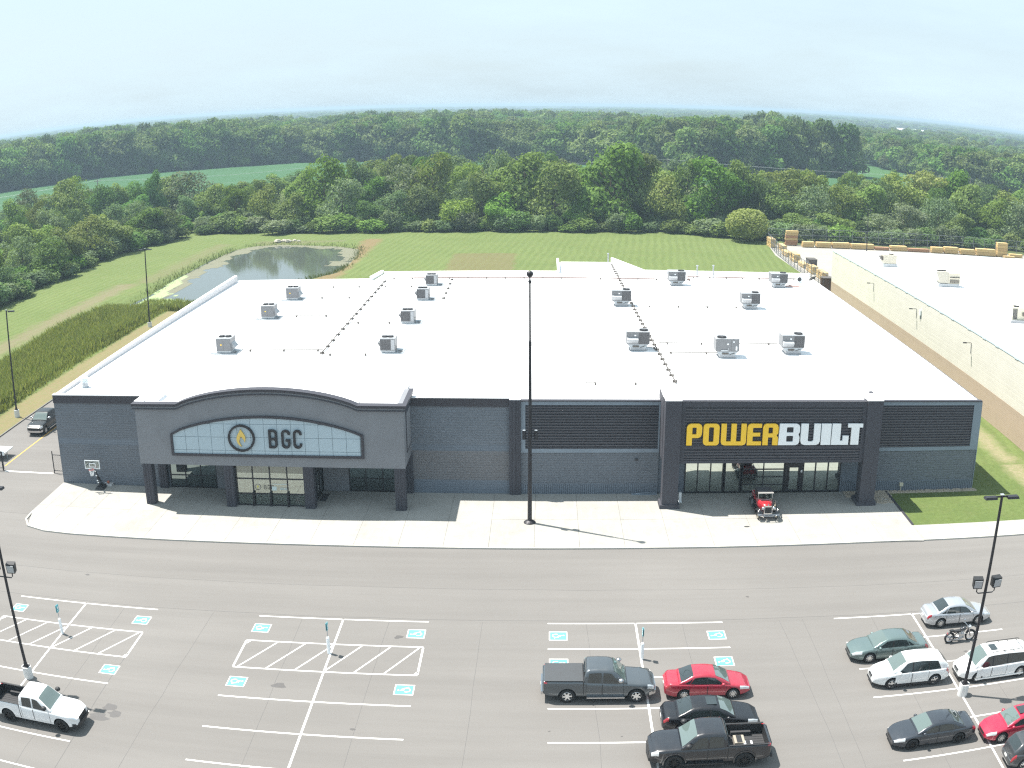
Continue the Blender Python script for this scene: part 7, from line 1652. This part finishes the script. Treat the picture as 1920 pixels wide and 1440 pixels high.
while y < 9500:
    sp = 13 if y < 1300 else (20 if y < 2600 else (30 if y < 5000 else 46)); x = -y*.68-60
    while x < y*.68+60:
        a, b = x+rg.uniform(-.4,.4)*sp, y+rg.uniform(-.4,.4)*sp
        nv = .6*vnoise(a/330, b/420)+.4*vnoise(a/120+9, b/150+4)
        if nv > (.49 if y < 2500 else .47) and not inside(a,b,W1) and not inside(a,b,W3): P_.append((a,b,0,rg.uniform(0,6.3),sp*rg.uniform(1.05,1.4),rg.uniform(12,18.5) if y < 2500 else rg.uniform(13,20)))
        x += sp
    y += sp*1.05
scatter('far_woodland', P_, WSRC, 'dark wooded land stretching from the field to the horizon', 'woodland')
U_ = []
for x, y in pts:
    for _ in range(3): U_.append((x+rb.uniform(-6,6), max(y, y+rb.uniform(-4,6)), -.1, rb.uniform(0,6.3), rb.uniform(4,7), rb.uniform(1.8,4.2)))
U_ = [u for u in U_ if not (-93 < u[0] < 50 and u[1] < 250) and not (47 < u[0] and u[1] < 236)]
for _ in range(900):
    x = rb.uniform(-215,-97); y = rb.uniform(100,340)
    if y < 200 and x < -150: continue
    U_.append((x,y,-.1,rb.uniform(0,6.3),rb.uniform(4,7),rb.uniform(1.4,3.2)))
for _ in range(500):
    x, y = rb.uniform(-95,180), rb.uniform(256,330); U_.append((x,y,-.1,rb.uniform(0,6.3),rb.uniform(4,7.5),rb.uniform(1.6,3.6)))
for (a,b) in wood: U_.append((a+rb.uniform(-3,3),b-rb.uniform(2,5),-.1,rb.uniform(0,6.3),rb.uniform(6,9),rb.uniform(3,6)))
scatter('undergrowth', U_, SSRC, 'low green undergrowth filling the ground between the trees', 'undergrowth')
# cattails and bank grass
def blades(name, spots, label, cat, mat, dens):
    rgn = np.random.default_rng(4); V = []; F = []; A = []
    for (x,y,h) in spots:
        a = rgn.uniform(0,6.28); w = .028+.035*rgn.random(); lx, ly = rgn.normal(0,.22,2)*h; z0_ = lawn_z(x,y)-.05; n = len(V)
        V += [(x-w*math.cos(a),y-w*math.sin(a),z0_),(x+w*math.cos(a),y+w*math.sin(a),z0_),(x+lx*.4+w*.8*math.cos(a),y+ly*.4+w*.8*math.sin(a),z0_+h*.62),(x+lx,y+ly,z0_+h)]; F += [(n,n+1,n+2),(n,n+2,n+3)]; q = rgn.random(); A += [q,q]
    me = bpy.data.meshes.new(name); me.from_pydata(V, [], F); at = me.attributes.new('leaf','FLOAT','FACE'); at.data.foreach_set('value', A); me.materials.append(mat)
    o = bpy.data.objects.new(name, me); COL.objects.link(o); return tag(o, label, cat, None, 'stuff')
sp_ = []; r5 = random.Random(8)
for _ in range(80000):
    y = r5.uniform(86,166); x0, x1 = -71.2, -58.7
    if y > 155: x0 = -71.5+(y-155)*.2
    x = r5.uniform(x0,x1); e = min(x-x0, x1-x)
    if y > 158 and x < -66: continue
    patch_ = vnoise(x/5+3, y/9)
    if r5.random() < .35+.9*patch_: sp_.append((x+r5.gauss(0,.25), y, (1.15+.9*patch_)*r5.uniform(.6,1.1)*(.55 if e < .8 else 1)))
for _ in range(7000):
    t_ = r5.random(); x = -60+14*t_+r5.gauss(0,.3); y = 157.5+r5.uniform(-1.5,4.5); sp_.append((x,y,r5.uniform(.9,1.7)))
blades('cattails', sp_, 'band of tall green and brown cattails in the ditch left of the store', 'cattails', M['reed'], 1)
sp_ = []; j_ = len(SHORE)-1
for i in range(len(SHORE)):
    (a,b),(c,d) = SHORE[j_], SHORE[i]; j_ = i; L_ = math.hypot(c-a,d-b)
    for _ in range(int(L_*24)):
        t_ = r5.random(); x, y = a+(c-a)*t_, b+(d-b)*t_; ox, oy = r5.gauss(0,.9), r5.gauss(0,.9)
        if vnoise(x/6, y/6) > .25: sp_.append((x+ox*1.0, y+oy, r5.uniform(.2,.65)*(1.5 if x > -48 and y < 205 else 1)))
blades('bank_grass', sp_, 'rough grass and rushes fringing the pond bank', 'bank grass', m_leaf('bank_blade', (.095,.125,.035), (.18,.19,.08), None, .2, .1), 1)
# farm buildings far off
for x, y, w, d, h, lab in ((487,3000,60,25,9,'tiny white farm building on the horizon right of centre'),(710,2000,70,24,9,'tiny long white farm building among far trees at right'),(900,2200,90,28,11,'tiny white farm shed farthest right near the horizon'),(552,1300,40,16,7,'tiny white barn beside a pale field at the right edge'),(35,800,9,7,5,'tiny white house deep in the centre wood gap')):
    t = thing('farm_building', lab, 'farm building', (x,y,0), 0, 'distant farm buildings'); q = MB(); q.box(-w/2,w/2,-d/2,d/2,0,h*.7); q.build('wall', M['white'], t); q = MB(); q.add([(-w/2-.5,-d/2-.5,h*.7),(w/2+.5,-d/2-.5,h*.7),(w/2+.5,d/2+.5,h*.7),(-w/2-.5,d/2+.5,h*.7),(-w/2-.5,0,h*1.1),(w/2+.5,0,h*1.1)],[(0,1,5,4),(2,3,4,5),(0,4,3),(1,2,5),(3,2,1,0)]); q.build('roof', plain('farm_roof', (.62,.64,.66), .5), t)
# ================================================================== HAZE
hz = MB(); hz.box(-14000,14000,-14000,14000,-2.2,34.0)
hm = bpy.data.materials.new('haze'); hm.use_nodes = True; ht = hm.node_tree; ht.nodes.remove(ht.nodes['Principled BSDF']); pv = ht.nodes.new('ShaderNodeVolumePrincipled')
pv.inputs['Color'].default_value = (.52,.69,.82,1); pv.inputs['Density'].default_value = HAZE_D; pv.inputs['Anisotropy'].default_value = .1; ht.links.new(pv.outputs[0], ht.nodes['Material Output'].inputs['Volume'])
hz.build('haze', hm, kind='stuff')

# ================================================================== pieces that stand apart become parts of their own
SPLIT = {'canopy_side','mullion_post','portal_side','access_panel','pipework','bearer','warning_sticker','post_marking','insulators','bed_rail','deck_frame','stand','brace','base_frame','fork','exhaust','chassis','roof_bar','sill_trim','vest_frame','bumper','symbol','glass_notice','crossarm','gate_frame','handle'}
for o in list(COL.objects):
    nm = o.name.split('.')[0]
    if nm not in SPLIT or o.type != 'MESH' or o.parent is None or o.data.users > 1 or o.children or o.get('kind'): continue
    me = o.data; par = list(range(len(me.vertices)))
    def find(a):
        while par[a] != a: par[a] = par[par[a]]; a = par[a]
        return a
    for p in me.polygons:
        q = [find(v) for v in p.vertices]
        for v in q[1:]: par[v] = q[0]
    comp = {}
    for p in me.polygons: comp.setdefault(find(p.vertices[0]), []).append(p)
    boxes = []
    for k, ps in comp.items():
        vs = [me.vertices[v].co for p in ps for v in p.vertices]; boxes.append([[k], [min(v[i] for v in vs)-.004 for i in range(3)], [max(v[i] for v in vs)+.004 for i in range(3)]])
    merged = True
    while merged:                                         # pieces that touch stay together
        merged = False
        for i in range(len(boxes)):
            for j in range(i+1, len(boxes)):
                A, B = boxes[i], boxes[j]
                if all(A[1][t] <= B[2][t] and B[1][t] <= A[2][t] for t in range(3)):
                    A[0] += B[0]; A[1] = [min(a, b) for a, b in zip(A[1], B[1])]; A[2] = [max(a, b) for a, b in zip(A[2], B[2])]; boxes.pop(j); merged = True; break
            if merged: break
    if not 1 < len(boxes) <= 12: continue
    sm = me.polygons[0].use_smooth
    for g_, bx_ in enumerate(boxes):
        q = MB(); mp_ = {}
        for k in bx_[0]:
            for p in comp[k]:
                idx = []
                for v in p.vertices:
                    if v not in mp_: mp_[v] = len(q.v); q.v.append(tuple(me.vertices[v].co))
                    idx.append(mp_[v])
                q.f.append(tuple(idx)); q.m.append(p.material_index)
        nme = q.mesh(nm, list(me.materials), sm)
        if g_ == 0: o.data = nme
        else:
            c = o.copy(); c.data = nme; COL.objects.link(c)
